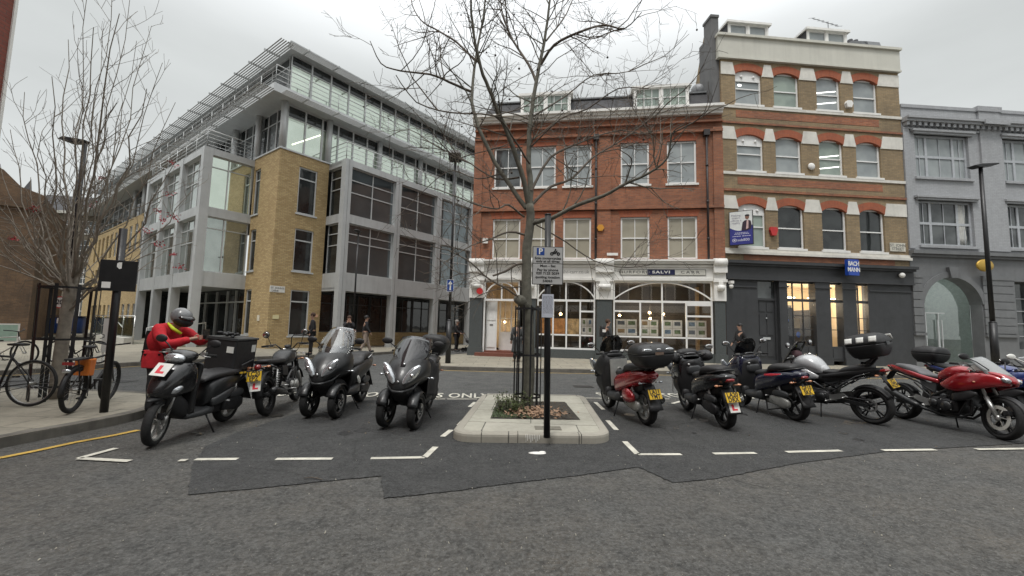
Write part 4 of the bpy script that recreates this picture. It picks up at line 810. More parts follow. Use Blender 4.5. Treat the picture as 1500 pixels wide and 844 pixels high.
# --- upper storeys
m = MB()
m.box(-.8, XR, -.6, -.35, 13.1, 13.52); m.box(-.8, -.55, -.35, YL, 13.1, 13.52); m.box(-.0, XR, -.35, -.1, 15.85, 16.22); m.box(-.0, .2, -.1, YL, 15.85, 16.22); m.box(-.04, XR, -.39, -.06, 16.22, 16.27)
m.box(-.55, XR, -.35, 8, 13.12, 13.22); m.box(-.55, 8, 8, YL, 13.12, 13.22); m.box(.2, XR, -.1, 8, 15.87, 15.97); m.box(.2, 8, 8, YL, 15.87, 15.97)
m.build('roof_slab', M_steel2, OB)
m = MB()
for x in (.12, 2.66, 6.1, 9.5, 12.95, 16.4): m.mark(); m.tube([(x, .12, 10.5), (x, .12, 13.12)], .17, 16)
for y in (3.1, 6.25, 9.4, 12.5, 15.7, 19, 22, 25, 28): m.mark(); m.tube([(.12, y, 10.45), (.12, y, 13.12)], .17, 14)
m.each('column', M_steel2, OB)
def band(fc, u0, u1, z0, z1, step, zt, P_, doff=.0):
    u = u0
    while u < u1 - .2:
        e = min(u + step, u1); window(OB, fc, u, e, z0, z1, M_steel2, P_, fw=.045, dep=.06, zs=[zt], bw=.05)
        g = MB(); fc.box(g, u + .06, e - .06, zt + .04, z1 - .06, .055, .068); g.build('top_pane', P_dark, OB); u += step  # dark sheet over the glass top paints in the reflected overhang
band(Fc('x', .2), .35, XR, 10.58, 13.1, .98, 12.45, P_green); band(Fc('y', .3), .4, 13, 10.58, 13.1, 1.0, 12.4, P_mid); band(Fc('y', .3), 13, 44, 10.5, 13.1, 2.0, 12.4, P_mid)
band(Fc('x', .1), .3, XR, 13.5, 15.86, 1.15, 15.3, P_green); band(Fc('y', .3), .4, 44, 13.5, 15.86, 2.0, 15.3, P_mid)
m = MB(); m.box(.5, 1.6, .5, 1.6, 10.4, 10.5); m.bar((.7, .25, 11.0), (2.2, .25, 12.1), .03, .05); m.build('ceiling_light', emit('office_tube', (1, 1, .8), 1.6), OB)
# louvres
M_louv = mat('louvre_metal', (.42, .425, .42), .4, .4, .05, 3)
def louv(z, o, n_, pitch, side):
    for k in range(n_):
        q = o + .12 + k * pitch
        mb = MB()
        if side == 'R': mb.bar((-o + .1, -q, z - .0), (XR, -q, z - .0), .055, .02, (0, .5, 1))
        else: mb.bar((-q, -.85, z + .0), (-q, YL, z), .055, .025, (.5, 0, 1))
        mb.build('louvre', M_louv, OB)
louv(13.02, .6, 5, .13, 'R'); louv(15.78, .35, 5, .12, 'R'); louv(13.05, .8, 6, .12, 'L'); louv(15.8, -.0, 6, .12, 'L')
m = MB()
x = .6
while x < XR:
    m.mark(); m.bar((x, -.6, 13.06), (x, -1.4, 13.02), .06, .09); m.mark(); m.bar((x, -.35, 15.82), (x, -1.1, 15.78), .06, .09)
    x += 1.72
y = .8
while y < YL:
    m.mark(); m.bar((-.8, y, 13.05), (-1.6, y, 13.02), .06, .1); m.mark(); m.bar((-.0, y, 15.8), (-.85, y, 15.78), .06, .1)
    y += 1.9
m.each('louvre_bracket', M_steel, OB)
def railing(pts, z, h, step=1.7, rails=(.25, .5, .75, 1.0), r=.016):
    m = MB()
    for a, b_ in zip(pts[:-1], pts[1:]):
        a = Vector((*a, z)); b_ = Vector((*b_, z)); L_ = (b_ - a).length; n_ = max(1, round(L_ / step))
        for f in rails: m.tube([a + Vector((0, 0, h * f)), b_ + Vector((0, 0, h * f))], r * (1.7 if f == 1 else 1), 5)
        for i in range(n_ + 1): p = a + (b_ - a) * i / n_; m.tube([p, p + Vector((0, 0, h))], .022, 5)
    return m.build('railing', M_steel2, OB)
railing([(-.7, 30), (-.7, -.5), (XR, -.5)], 13.52, 1.0); railing([(2.8, .2), (2.8, yb + .15), (XR, yb + .15)], 10.5, 1.0); railing([(-.0, 3.2), (xb + .15, 3.2), (xb + .15, 12.6), (0, 12.6)], 10.45, 1.0, 1.5, (.2, .4, .6, .8, 1))
m = MB(); m.box(2, XR, 8, 8.1, 10, 15.9); m.box(8, 8.1, 8, YL, 10, 15.9); m.box(2.72, XR, 2, 2.1, .1, 10.5); m.build('rear_wall', M_dgrey, OB)
# plates and small things on its walls
def onO(name, mb, mt, label, cat, group=None): return fixed(name, mb, mt, OB, label, cat, group)
m = MB(); m.box(-.02, .72, -.03, -.004, 2.98, 3.3); o = onO('street_name_plate', m, mat('plate_white', (.68, .68, .64), .4), 'white street name plate on the corner of the yellow brick tower', 'street sign')
ftxt(o, "ST. JOHN'S", .13, mat('plate_dark', (.03, .03, .03), .5), .35, 3.19, -.032, 1.1, .001); ftxt(o, 'LANE', .13, mat('plate_dark', (.03, .03, .03), .5), .24, 3.05, -.032, 1.1, .001)
for x, z, w_, h_, lb, cl in ((-.0, .0, 0, 0, '', 0), (.22, 1.62, .3, .2, 'pale yellow notice on the yellow brick corner below the street name plate', (.66, .6, .35)), (2.38, 1.78, .22, .14, 'small orange and white notice on yellow brick beside the steel frame', (.7, .42, .28)), (2.3, 1.2, .13, .3, 'black entry panel on the yellow brick near the steel frame', (.02, .02, .02))):
    if w_: m = MB(); m.box(x, x + w_, -.03, -.004, z, z + h_); onO('wall_notice', m, mat('notice_' + str(x), cl, .6), lb, 'notice')
m = MB(); m.box(-.03, -.004, .9, 1.15, 1.5, 1.8); onO('wall_notice', m, mat('notice_w', (.66, .62, .5), .6), 'small cream notice on the brick between the tower corner and the narrow window', 'notice')
# handrails in front of the entrance
for k, (pts, lb) in enumerate((([(-3.4, 5.6, .1), (-3.4, 5.6, 1.0), (-2.2, 5.6, 1.35), (-2.0, 5.6, .3)], 'bent steel handrail at the left side of the office entrance steps'), ([(-3.3, 3.2, .1), (-3.3, 3.2, 1.0), (-1.6, 3.2, 1.35), (-1.6, 3.2, .3)], 'bent steel handrail at the right side of the office entrance steps'))):
    m = MB(); m.tube(pts, .03, 7); onO('handrail', m, mat('bright_steel', (.6, .6, .58), .3, .7), lb, 'handrail', 'steel handrails by the office entrance')
GR = empty('ramp_balustrade', label='steel and glass balustrade zigzagging along the office ramp', cat='balustrade'); GR.matrix_world = OM
m = MB()
zp = [(-3.6, 16.5, 1.5), (-3.6, 14.2, .95), (-3.6, 11.6, 1.55), (-3.6, 9.2, .95)]
m.tube([Vector(p) for p in zp], .035, 6); m.tube([(-3.6, 16.5, 1.6), (-3.6, 7, 1.6)], .03, 6)
for y in (16.5, 14.2, 11.6, 9.2, 7): m.tube([(-3.6, y, .1), (-3.6, y, 1.6)], .03, 6)
m.build('rail', mat('bright_steel', (.6, .6, .58), .3, .7), GR); m = MB(); m.box(-3.62, -3.6, 7, 16.5, .3, 1.5); m.build('glass_panel', clearglass('rail_glass', (.55, .6, .55), amount=.12), GR); m = MB(); m.box(-4.0, -3.65, 6.8, 17, .1, .45); m.build('ramp_kerb', M_ston, GR)
# ================================================================== buildings down the street on the left
def plain_block(name, x0, y0, heading, L, D, H, mt, label, wins, roof=None, cat='building'):
    fr = frame(name, x0, y0, heading, label, cat); m = MB(); wall(m, f0, 0, L, 0, H, [w_[:4] for w_ in wins], .15)
    for X in (0, L): m.add([(X, 0, 0), (X, D, 0), (X, D, H), (X, 0, H)], [(0, 1, 2, 3)])
    m.add([(0, 0, H), (L, 0, H), (L, D, H), (0, D, H)], [(0, 1, 2, 3)]); m.add([(0, D, 0), (L, D, 0), (L, D, H), (0, D, H)], [(0, 1, 2, 3)]); m.build('wall', mt, fr)
    for w_ in wins: window(fr, f0, *w_[:4], M_wframe if len(w_) < 5 else w_[4], P_mid if len(w_) < 6 else w_[5], 2, 3, fw=.07, dep=.12, bw=.05, sill=.12, msill=M_ston)
    return fr
M_brown = brickmat('brown_brick', (.20, .12, .065), (.12, .072, .042), (.12, .10, .075), grime=.8, dark=(.03, .026, .022))
M_gstone = brickmat('grey_brown_stone', (.20, .17, .125), (.15, .13, .10), (.10, .09, .07), .6, .3, .012, .5)
b2 = plain_block('stone_corner_building', -57.0, 47.0, 80, 12, 10, 13.4, M_gstone, 'grey brown stone building with barred windows at the far end of the street', [(x_, x_ + 1.5, z_, z_ + h_) for x_ in (1.9, 4.6, 7.4, 9.8) for z_, h_ in ((1.0, 3.4), (5.2, 2.0), (8.4, 1.9), (11.0, 1.5))])
m = MB(); m.box(-.1, 12, -.25, 0, 7.7, 8.0); m.box(-.1, 12, -.35, 0, 13.2, 13.5); m.build('cornice', M_ston, b2)
m = MB(); m.add([(0, 0, 13.4), (12, 0, 13.4), (12, 3, 16), (1.5, 3, 16)], [(0, 1, 2, 3)]); m.add([(0, 0, 13.4), (1.5, 3, 16), (0, 10, 13.4)], [(0, 1, 2)]); m.add([(.2, -.1, 13.5), (2.6, -.1, 13.5), (1.4, .8, 17.2)], [(0, 1, 2)]); m.build('roof', M_slate, b2)
b1 = plain_block('brown_brick_building', -34.0, 18.0, 49, 9.2, 12, 8.4, M_brown, 'brown brick building with a steep gable at the left edge', [])
m = MB(); m.prism([(0, 8.4), (9.2, 8.4), (8.3, 8.7), (7.6, 9.5), (5, 10.8), (0, 12)], 0, .4); m.box(-.1, 9.3, -.15, 0, 7.5, 7.7); m.build('gable', M_brown, b1)
# far terrace closing the side street seen between the buildings
b3 = plain_block('far_lane_building', 6.0, 47, 100, 14, 8, 9, M_gstone, 'plain building closing the far end of the side lane', [(1 + 2.2 * i, 2.2 + 2.2 * i, z, z + 1.8) for i in range(5) for z in (1, 4.2, 7)])
# ================================================================== red brick wall, upper left
LW = empty('red_brick_tower_block', (-9.75, 7.75, 0), label='tall plain red brick building rising at the upper left edge', cat='building')
m = MB(); m.box(-9, 0, -14, 0, 0, 24); m.build('wall', brickmat('dark_red_brick', (.28, .085, .06), (.22, .065, .05), (.18, .09, .07), grime=.15), LW)
m = MB(); m.box(-.0, .03, -.02, .03, 0, 24); m.build('corner_trim', M_wht, LW)
# ================================================================== terrace across the road, behind the camera
Fz = Fc('x', 0)
for i, (x0, L_, H_, mt, lb) in enumerate(((-34, 11, 12.5, M_stock, 'yellow brick terrace house far left behind the viewpoint'), (-22.5, 10, 14, M_redbrick, 'red brick terrace house left behind the viewpoint'), (-12, 12, 12, M_stock, 'brown brick terrace house directly behind the viewpoint'), (.5, 11, 13.5, M_lgrey, 'grey terrace house right behind the viewpoint'), (12, 12, 12.5, M_redbrick, 'red brick terrace house far right behind the viewpoint'))):
    fr = empty('terrace_house', (x0 + L_, -9, 0), math.pi, lb, 'building', 'terrace houses across the road'); W_ = [(.8 + 2.4 * k, 2.1 + 2.4 * k, z, z + 1.9) for k in range(int(L_ / 2.4)) for z in (4.6, 8.0)]
    m = MB(); wall(m, Fz, 0, L_, 0, H_, W_ + [(.8, L_ - .8, .7, 3.2)], .15)
    m.add([(0, 0, H_), (L_, 0, H_), (L_, 8, H_), (0, 8, H_)], [(0, 1, 2, 3)])
    for X in (0, L_): m.add([(X, 0, 0), (X, 8, 0), (X, 8, H_), (X, 0, H_)], [(0, 1, 2, 3)])
    m.build('wall', mt, fr)
    m = MB(); m.box(.8, L_ - .8, .1, .14, .7, 3.2)
    m.build('shop_window', P_dark, fr); m = MB(); m.box(0, L_, -.2, 0, 3.4, 4.1); m.box(0, L_, -.3, 0, H_ - .5, H_ - .2)
    for a, b_, c, d in W_: m.box(a - .15, a, -.06, 0, c - .1, d + .2); m.box(b_, b_ + .15, -.06, 0, c - .1, d + .2); m.box(a - .2, b_ + .2, -.1, 0, d, d + .25)
    m.build('trim', M_wht, fr)
    m = MB()
    for a, b_, c, d in W_: m.box(a, b_, .08, .12, c, d)
    m.build('window', P_dark, fr)
struct(MB().add([(-60, -5.5, .1), (60, -5.5, .1), (60, -9, .1), (-60, -9, .1)], [(0, 1, 2, 3)]).build('pavement', M_pave))
# ================================================================== street furniture
M_bark = mat('plane_bark', (.13, .125, .10), .9, 0, .35, 9, bmp=.6, grime=.3); M_twig = mat('grey_twigs', (.12, .10, .08), .9, 0, .3, 6); M_bark2 = mat('rowan_bark', (.25, .22, .18), .9, 0, .3, 8, bmp=.4)
M_chrome = mat('chrome', (.62, .62, .62), .12, 1, .03, 4); M_alu = mat('brushed_aluminium', (.42, .42, .41), .35, .8, .06, 6)
SP = empty('sign_post', gp(801, 641, .12), label='black post on the near edge of the island carrying the parking sign', cat='post')
m = MB(); m.tube([(0, 0, 0), (-.03, 0, 2.86)], .042, 14); m.tube([(-.03, 0, 2.86), (-.03, 0, 2.875)], .045, 14); m.build('pole', M_black, SP)
PS = empty('parking_sign', SP.location + Vector((-.028, -.055, 1.93)), label='grey solo motorcycles parking sign with blue P on the island post', cat='sign')
M_sgn = mat('sign_silver', (.42, .42, .41), .5, 0, .04, 8); M_stx = mat('sign_text', (.015, .015, .015), .6); M_pblue = mat('sign_p_blue', (.015, .06, .27), .4)
m = MB(); m.prism([(-.2, 0), (.2, 0), (.2, .50), (-.2, .50)], -.004, .004, bevel=.003); m.build('panel', M_black, PS)
m = MB(); m.box(-.19, .19, -.007, -.0045, .01, .272); m.box(-.19, .19, -.007, -.0045, .28, .49); m.build('face', M_sgn, PS)
m = MB(); m.box(-.145, -.045, -.009, -.0072, .385, .478); m.build('symbol_panel', M_pblue, PS); text('letter', 'P', .105, M_swhite, PS, facing((-.095, -.010, .431)), bold=.003)
m = MB()   # motorcycle pictogram
for cx in (.05, .135): m.lathe([(.009, -.0072), (.024, -.0072), (.024, -.009), (.009, -.009)], (cx, 0, .405), 'y', 14, smooth=False)
m.prism([(.045, .405), (.06, .43), (.075, .437), (.1, .435), (.118, .452), (.124, .448), (.12, .43), (.14, .405), (.13, .402), (.112, .42), (.1, .40), (.07, .40), (.06, .412)], -.009, -.0072); m.ell((.098, -.008, .463), (.011, .001, .011), n=8, m=5); m.prism([(.072, .435), (.09, .456), (.103, .452), (.115, .44), (.112, .436), (.1, .443), (.09, .435)], -.009, -.0072)
m.build('pictogram', M_stx, PS)
for s_, z, q in (('Solo motorcycles', .345, .043), ('only at all times', .305, .043), ('Mon - Sat', .245, .043), ('Pay by phone', .192, .043), ('020 7125 0039', .148, .044), ('quoting location', .098, .043), ('54065', .048, .043)):
    text('lettering', s_, q, M_stx, PS, facing((0, -.0085, z)), ext=.0006, sx=1.12 if len(s_) > 12 else 1.18, bold=.0012)
m = MB(); m.box(-.075, .075, -.001, .004, 0, .3); NT = tag(m.build('paper_notice', mat('laminate', (.50, .53, .60), .3, 0, .04, 10)), 'laminated paper notice tied to the island post below the parking sign', 'notice'); NT.location = SP.location + Vector((-.02, -.055, 1.51)); NT.rotation_euler = (0, 0, R(-4))
m = MB(); random.seed(5)
for i in range(19):
    z = .27 - i * .012; x = -.062
    while x < .058: w_ = random.uniform(.006, .03); m.box(x, min(.062, x + w_), -.0015, -.001, z, z + .005); x += w_ + .006
    if i == 2: pass
o = m.build('print', mat('print_grey', (.14, .14, .16), .7), NT)
# rear-facing sign post on the left pavement
P2 = empty('sign_post', gp(152, 604, .12), label='thick black post on the left pavement holding a black sign back', cat='post')
m = MB(); m.tube([(0, 0, 0), (-.0, 0, 2.72)], .05, 16); m.build('pole', M_black, P2)
S2 = empty('street_sign', P2.location + Vector((.03, -.07, 1.77)), R(28), label='square black back of a street sign on the left pavement post', cat='sign')
m = MB(); m.prism([(-.19, 0), (.24, 0), (.24, .46), (-.19, .46)], -.006, .006, bevel=.004); m.build('panel', M_black, S2)
m = MB(); m.box(-.15, -.05, -.009, -.0065, .04, .13); m.prism([(0, .36), (.03, .33), (.055, .34), (.055, .43), (.02, .43), (0, .41)], -.009, -.0065); m.build('sticker', M_wht, S2)
# street lamps
def lamp_post(loc, h, r0, r1, label, head, base=1.0, rot=0, group=None):
    t = empty('street_lamp', loc, rot, label, 'street lamp', group)
    m = MB(); m.tube([(0, 0, 0), (0, 0, base)], r0, 14); m.tube([(0, 0, base), (0, 0, base + .06)], [r0, r1], 14); m.tube([(0, 0, base), (0, 0, h)], [r1, r1 * .8], 12); m.build('pole', M_black, t)
    m = MB(); head(m, h); m.build('lamp_head', M_black, t); return t
def head_flood(m, h):
    m.M = Matrix.Translation((0, -.05, h)) @ Euler((R(-28), 0, 0)).to_matrix().to_4x4(); m.prism([(-.24, -.02), (.24, -.02), (.2, .16), (-.2, .16)], -.26, .2, bevel=.02); m.M = None
t = lamp_post((gp(656, 532, .12)), 7.75, .1, .052, 'tall black street lamp with a square floodlight head by the lane corner', head_flood, 1.55)
m = MB(); m.box(-.18, .18, -.4, -.39, 0, .14); m.M = None
OW = empty('one_way_sign', t.location + Vector((.0, -.09, 2.62)), label='small blue one way arrow sign on the lamp column', cat='sign')
m = MB(); m.box(-.13, .13, -.0, .008, 0, .46); m.build('panel', M_pblue, OW); m = MB(); m.prism([(-.028, .06), (.028, .06), (.028, .28), (.085, .28), (0, .41), (-.085, .28), (-.028, .28)], -.004, -.001); m.prism([(-.13, 0), (.13, 0), (.13, .012), (-.13, .012)], -.004, -.001); m.prism([(-.13, .448), (.13, .448), (.13, .46), (-.13, .46)], -.004, -.001); m.box(-.13, -.118, -.004, -.001, .012, .448); m.box(.118, .13, -.004, -.001, .012, .448); m.build('arrow', M_swhite, OW)
def head_small(m, h): m.ell((0, -.15, h + .03), (.16, .28, .06), n=12, m=6); m.tube([(0, 0, h - .05), (0, -.1, h + .03)], .03, 6)
lamp_post(gp(515, 517, .12) + Vector((0, .0, 0)), 5.7, .08, .045, 'slim black street lamp in front of the steel framed bays', head_small, .9)
def head_led(m, h): m.prism([(-.42, -.02), (-.30, -.05), (.34, .03), (.36, .06), (-.2, .05)], -.13, .13, bevel=.01)
RL = Vector((19.5, 17.3, .12))
def head_led(m, h):
    m.M = Matrix.Translation((0, 0, h)); m.prism([(-.42, .02), (-.2, -.06), (.62, .10), (.62, .15), (-.1, .1)], -.17, .17, bevel=.015); m.M = None
lamp_post(RL, 8.5, .13, .085, 'tall black street lamp with a flat head before the grey building', head_led, 2.0)
def head_old(m, h): m.M = Matrix.Translation((0, 0, h)); m.prism([(-.75, .12), (-.4, -.0), (.02, .0), (.05, .1), (-.6, .2)], -.1, .1, bevel=.02); m.M = None
l20 = at(84, 500, 12.4); LB = Vector((l20.x + .12, 12.4, .12))
lamp_post(LB, 6.55, .11, .075, 'black street lamp rising through the bare tree on the left', head_old, 1.2)
s20 = empty('speed_limit_sign', LB + Vector((-.06, -.12, 1.78)), label='round white 20 speed limit sign on the lamp post behind the tree', cat='sign')
m = MB(); m.lathe([(0, 0), (.17, 0), (.17, .01), (0, .01)], (0, 0, 0), 'y', 24, smooth=False); m.build('disc', M_swhite, s20); m = MB(); m.lathe([(.145, -.003), (.172, -.003), (.172, .0), (.145, .0)], (0, 0, 0), 'y', 24, True, False); m.build('red_ring', mat('red_plastic', (.5, .03, .03), .5), s20); text('number', '20', .19, M_stx, s20, facing((0, -.003, 0)), bold=.004)
m = MB(); m.box(-.07, .07, -.005, 0, 0, .15); o = tag(m.build('pole_sticker', M_wht), 'white sticker on the lamp post below the 20 sign', 'sticker'); o.location = LB + Vector((0, -.125, 1.18))
# tree guards
def guard(loc, r, h, n_, label, w_=.035, flare=0, rings=(.12, .52, .97)):
    t = empty('tree_guard', loc, 0, label, 'tree guard')
    for i in range(n_):
        a = 2 * math.pi * (i + .3) / n_; m = MB(); c, s_ = math.cos(a), math.sin(a)
        m.bar((r * c, r * s_, 0), ((r + flare) * c, (r + flare) * s_, h), w_, .008, (c, s_, 0)); m.build('slat', M_black, t)
    for f in rings:
        m = MB(); rr_ = r + flare * f; m.lathe([(rr_ - .004, h * f - .016), (rr_ + .006, h * f - .016), (rr_ + .006, h * f + .016), (rr_ - .004, h * f + .016)], (0, 0, 0), 'z', 24, True, False); m.build('hoop', M_black, t)
    return t
TC = Vector((.30, 7.45, .12)); guard(TC, .235, 1.75, 12, 'slim black iron guard around the tree trunk on the island', .028)
TL = Vector((-7.62, 7.35, .12)); guard(TL, .36, 1.92, 9, 'wide black iron guard around the left pavement tree', .05, .03)
# ================================================================== trees
def wander(p, d, L, n_, jit, up=0.0, rnd=random):
    P = [Vector(p)]; d = Vector(d).normalized()
    for i in range(n_):
        d = (d + Vector((rnd.uniform(-jit, jit), rnd.uniform(-jit, jit), rnd.uniform(-jit, jit) + up))).normalized(); P.append(P[-1] + d * L / n_)
    return P
def grow(mb, P, r0, r1, lvl, dens, lenf, rnd, up, tips, jit=.24, ns=(6, 5, 4, 3)):
    k = len(P); rr_ = [r0 + (r1 - r0) * i / (k - 1) for i in range(k)]; mb.tube(P, rr_, ns[min(3, 3 - lvl)] if lvl < 4 else 8, caps=False)
    Lt = sum((P[i + 1] - P[i]).length for i in range(k - 1))
    if lvl <= 0: tips.append((P[-1], P[-1] - P[-2])); return
    n_ = max(2, int(Lt * dens * rnd.uniform(.8, 1.2)))
    for j in range(n_):
        t = rnd.uniform(.18, 1.0) ** .85; x = t * (k - 1); i = min(int(x), k - 2); f = x - i; p = P[i].lerp(P[i + 1], f); d = (P[i + 1] - P[i]).normalized()
        q = Vector((rnd.gauss(0, 1), rnd.gauss(0, 1), rnd.gauss(0, 1))); q = (q - d * q.dot(d)).normalized(); nd = (d * rnd.uniform(.35, .9) + q * rnd.uniform(.6, 1.0) + Vector((0, 0, up))).normalized()
        L = min(Lt * .8, lenf * rnd.uniform(.45, 1.15)) * (1.15 - .5 * t); r = max(.0030, min(rr_[i] * .6, .0045 + L * .010))
        Q = wander(p, nd, L, 4 if lvl > 1 else 3, jit, up * .18, rnd); grow(mb, Q, r, max(.0026, r * .45), lvl - 1, dens * 1.45, lenf * .56, rnd, up, tips, jit, ns)
def plane_tree():
    rnd = random.Random(11); T = empty('plane_tree', TC, label='bare plane tree with seed balls rising from the island bed', cat='tree')
    def W(L, Y0, dY): return [at(x, y, Y0 + dY * i / max(1, len(L) - 1)) - TC for i, (x, y) in enumerate(L)]
    def sm(P): return [Vector(p) for p in arc([tuple(p) for p in P], 3)] if False else smooth3(P)
    def smooth3(P, sub=3):
        o = []
        for i in range(len(P) - 1):
            p0, p1, p2, p3 = P[max(i - 1, 0)], P[i], P[i + 1], P[min(i + 2, len(P) - 1)]
            for k in range(sub):
                t = k / sub; o.append(.5 * (2 * p1 + (p2 - p0) * t + (2 * p0 - 5 * p1 + 4 * p2 - p3) * t * t + (3 * p1 - p0 - 3 * p2 + p3) * t ** 3) + Vector((rnd.uniform(-.008, .008),) * 3) * (1 if k else 0))
        return o + [P[-1]]
    m = MB(); tr = [Vector((0, 0, -.03)), Vector((0, 0, .1))] + W([(775, 540), (773, 470), (771, 410), (772, 360), (777, 322), (776, 300)], 7.45, -.02)
    m.tube(smooth3(tr), [.145, .118, .112] + [.106 - .002 * i for i in range(len(smooth3(tr)) - 3)], 14); m.ell(W([(762, 440)], 7.3, 0)[0], (.12, .06, .09), (0, .4, 0)); m.tube(W([(771, 450), (756, 437)], 7.4, -.15), [.08, .06], 10); m.build('trunk', M_bark, T)
    limbs = [([(776, 305), (777, 270), (774, 234), (777, 176), (784, 129), (794, 78), (802, 31), (806, -15), (808, -60)], 0, .5, .072, .018),
        ([(774, 300), (763, 250), (745, 200), (728, 160), (716, 130), (704, 98), (694, 50), (690, 5), (692, -40)], 0, -.9, .06, .018),
        ([(771, 305), (735, 254), (708, 203), (693, 160), (692, 129), (697, 85), (708, 25), (714, -40)], 0, 1.0, .055, .016),
        ([(786, 122), (774, 94), (751, 59), (735, 15), (728, -50)], .3, 1.2, .035, .012), ([(792, 95), (812, 66), (849, 47), (884, 37), (915, 42), (940, 18)], .3, -1.2, .035, .008),
        ([(692, 135), (657, 120), (630, 109), (587, 104), (558, 93), (542, 60)], .6, -1.0, .03, .006), ([(697, 90), (669, 62), (645, 47), (618, 31), (604, 8), (600, -30)], .7, .8, .028, .008),
        ([(778, 328), (797, 322), (810, 319), (845, 301), (884, 287), (915, 270), (950, 254), (978, 231), (984, 196), (1003, 182)], 0, -1.3, .05, .008), ([(915, 270), (922, 250), (925, 232), (905, 218)], -.7, -.4, .016, .005),
        ([(779, 300), (806, 274), (837, 262), (868, 231), (900, 212), (931, 191), (962, 168), (1010, 155)], 0, 1.4, .035, .006), ([(778, 280), (806, 231), (845, 211), (876, 199), (911, 191), (954, 195), (1010, 170)], .0, 2.0, .03, .006),
        ([(768, 318), (745, 300), (728, 306), (698, 300), (660, 285), (610, 268)], 0, -1.2, .022, .005), ([(772, 345), (745, 340), (715, 352), (690, 360), (650, 385)], 0, -.8, .026, .005), ([(772, 385), (756, 388), (740, 398), (722, 404)], 0, -.2, .03, .022),
        ([(763, 438), (745, 425), (718, 410), (690, 385), (668, 372), (630, 360)], -.15, -1.0, .02, .004), ([(768, 420), (740, 420), (700, 400), (672, 400), (640, 378)], 0, 1.0, .014, .004), ([(786, 330), (830, 355), (870, 382), (920, 392), (960, 386)], 0, .8, .016, .004),
        ([(760, 260), (725, 262), (690, 240), (640, 215), (600, 190), (570, 200)], 0, 1.6, .022, .005), ([(776, 240), (750, 200), (725, 170), (660, 165), (610, 150), (580, 110)], 0, -1.8, .022, .005), ([(782, 170), (830, 140), (870, 110), (920, 105), (960, 75)], .1, 1.4, .02, .005),
        ([(800, 60), (830, 20), (850, -30)], .3, 1.0, .02, .008), ([(778, 215), (820, 175), (860, 160), (905, 130), (950, 130)], .1, -1.6, .018, .005), ([(735, 254), (700, 262), (665, 250), (640, 262), (600, 300)], .2, .8, .016, .004)]
    tips = []
    for pts, y0, dy, r0, r1 in limbs:
        m = MB(); P = smooth3(W(pts, 7.45 + y0, dy)); big = r0 > .04
        grow(m, P, r0 * .88, max(r1 * .85, .006), 3, 3.5 if not big else 3.1, 1.1, rnd, .12, tips); m.build('branch', M_bark if big else M_twig, T)
    starts = [smooth3(W(q[0], 7.45 + q[1], q[2])) for q in (limbs[0], limbs[0], limbs[0], limbs[1], limbs[2], limbs[3], limbs[4], limbs[5], limbs[7], limbs[9], limbs[10], limbs[17], limbs[18], limbs[19])]
    for i in range(44):
        L_ = starts[i % len(starts)]; j = rnd.randint(int(len(L_) * .25), len(L_) - 3); p = L_[j]; side = rnd.choice((-1, 1)); d = Vector((side * rnd.uniform(.3, 1), rnd.uniform(-.8, .8), rnd.uniform(.05, .9)))
        m = MB(); grow(m, wander(p, d, rnd.uniform(1.0, 2.2), 7, .22, .03, rnd), rnd.uniform(.008, .014), .004, 2, 3.4, .75, rnd, .1, tips); m.build('branch', M_twig, T)
    m = MB(); n_ = 0; rnd.shuffle(tips)
    for p, d in tips:
        if p.z > 3.2 and n_ < 75:
            L = rnd.uniform(.05, .12); m.tube([p, p + Vector((.005, 0, -L))], .002, 3, False); m.ell(p + Vector((.005, 0, -L - .016)), (.017, .017, .018), n=6, m=4); n_ += 1
    o = m.build('seed_ball_cluster', mat('seed_brown', (.035, .026, .018), .95)); o.parent = T; o['kind'] = 'stuff'
    return T
PT = plane_tree()
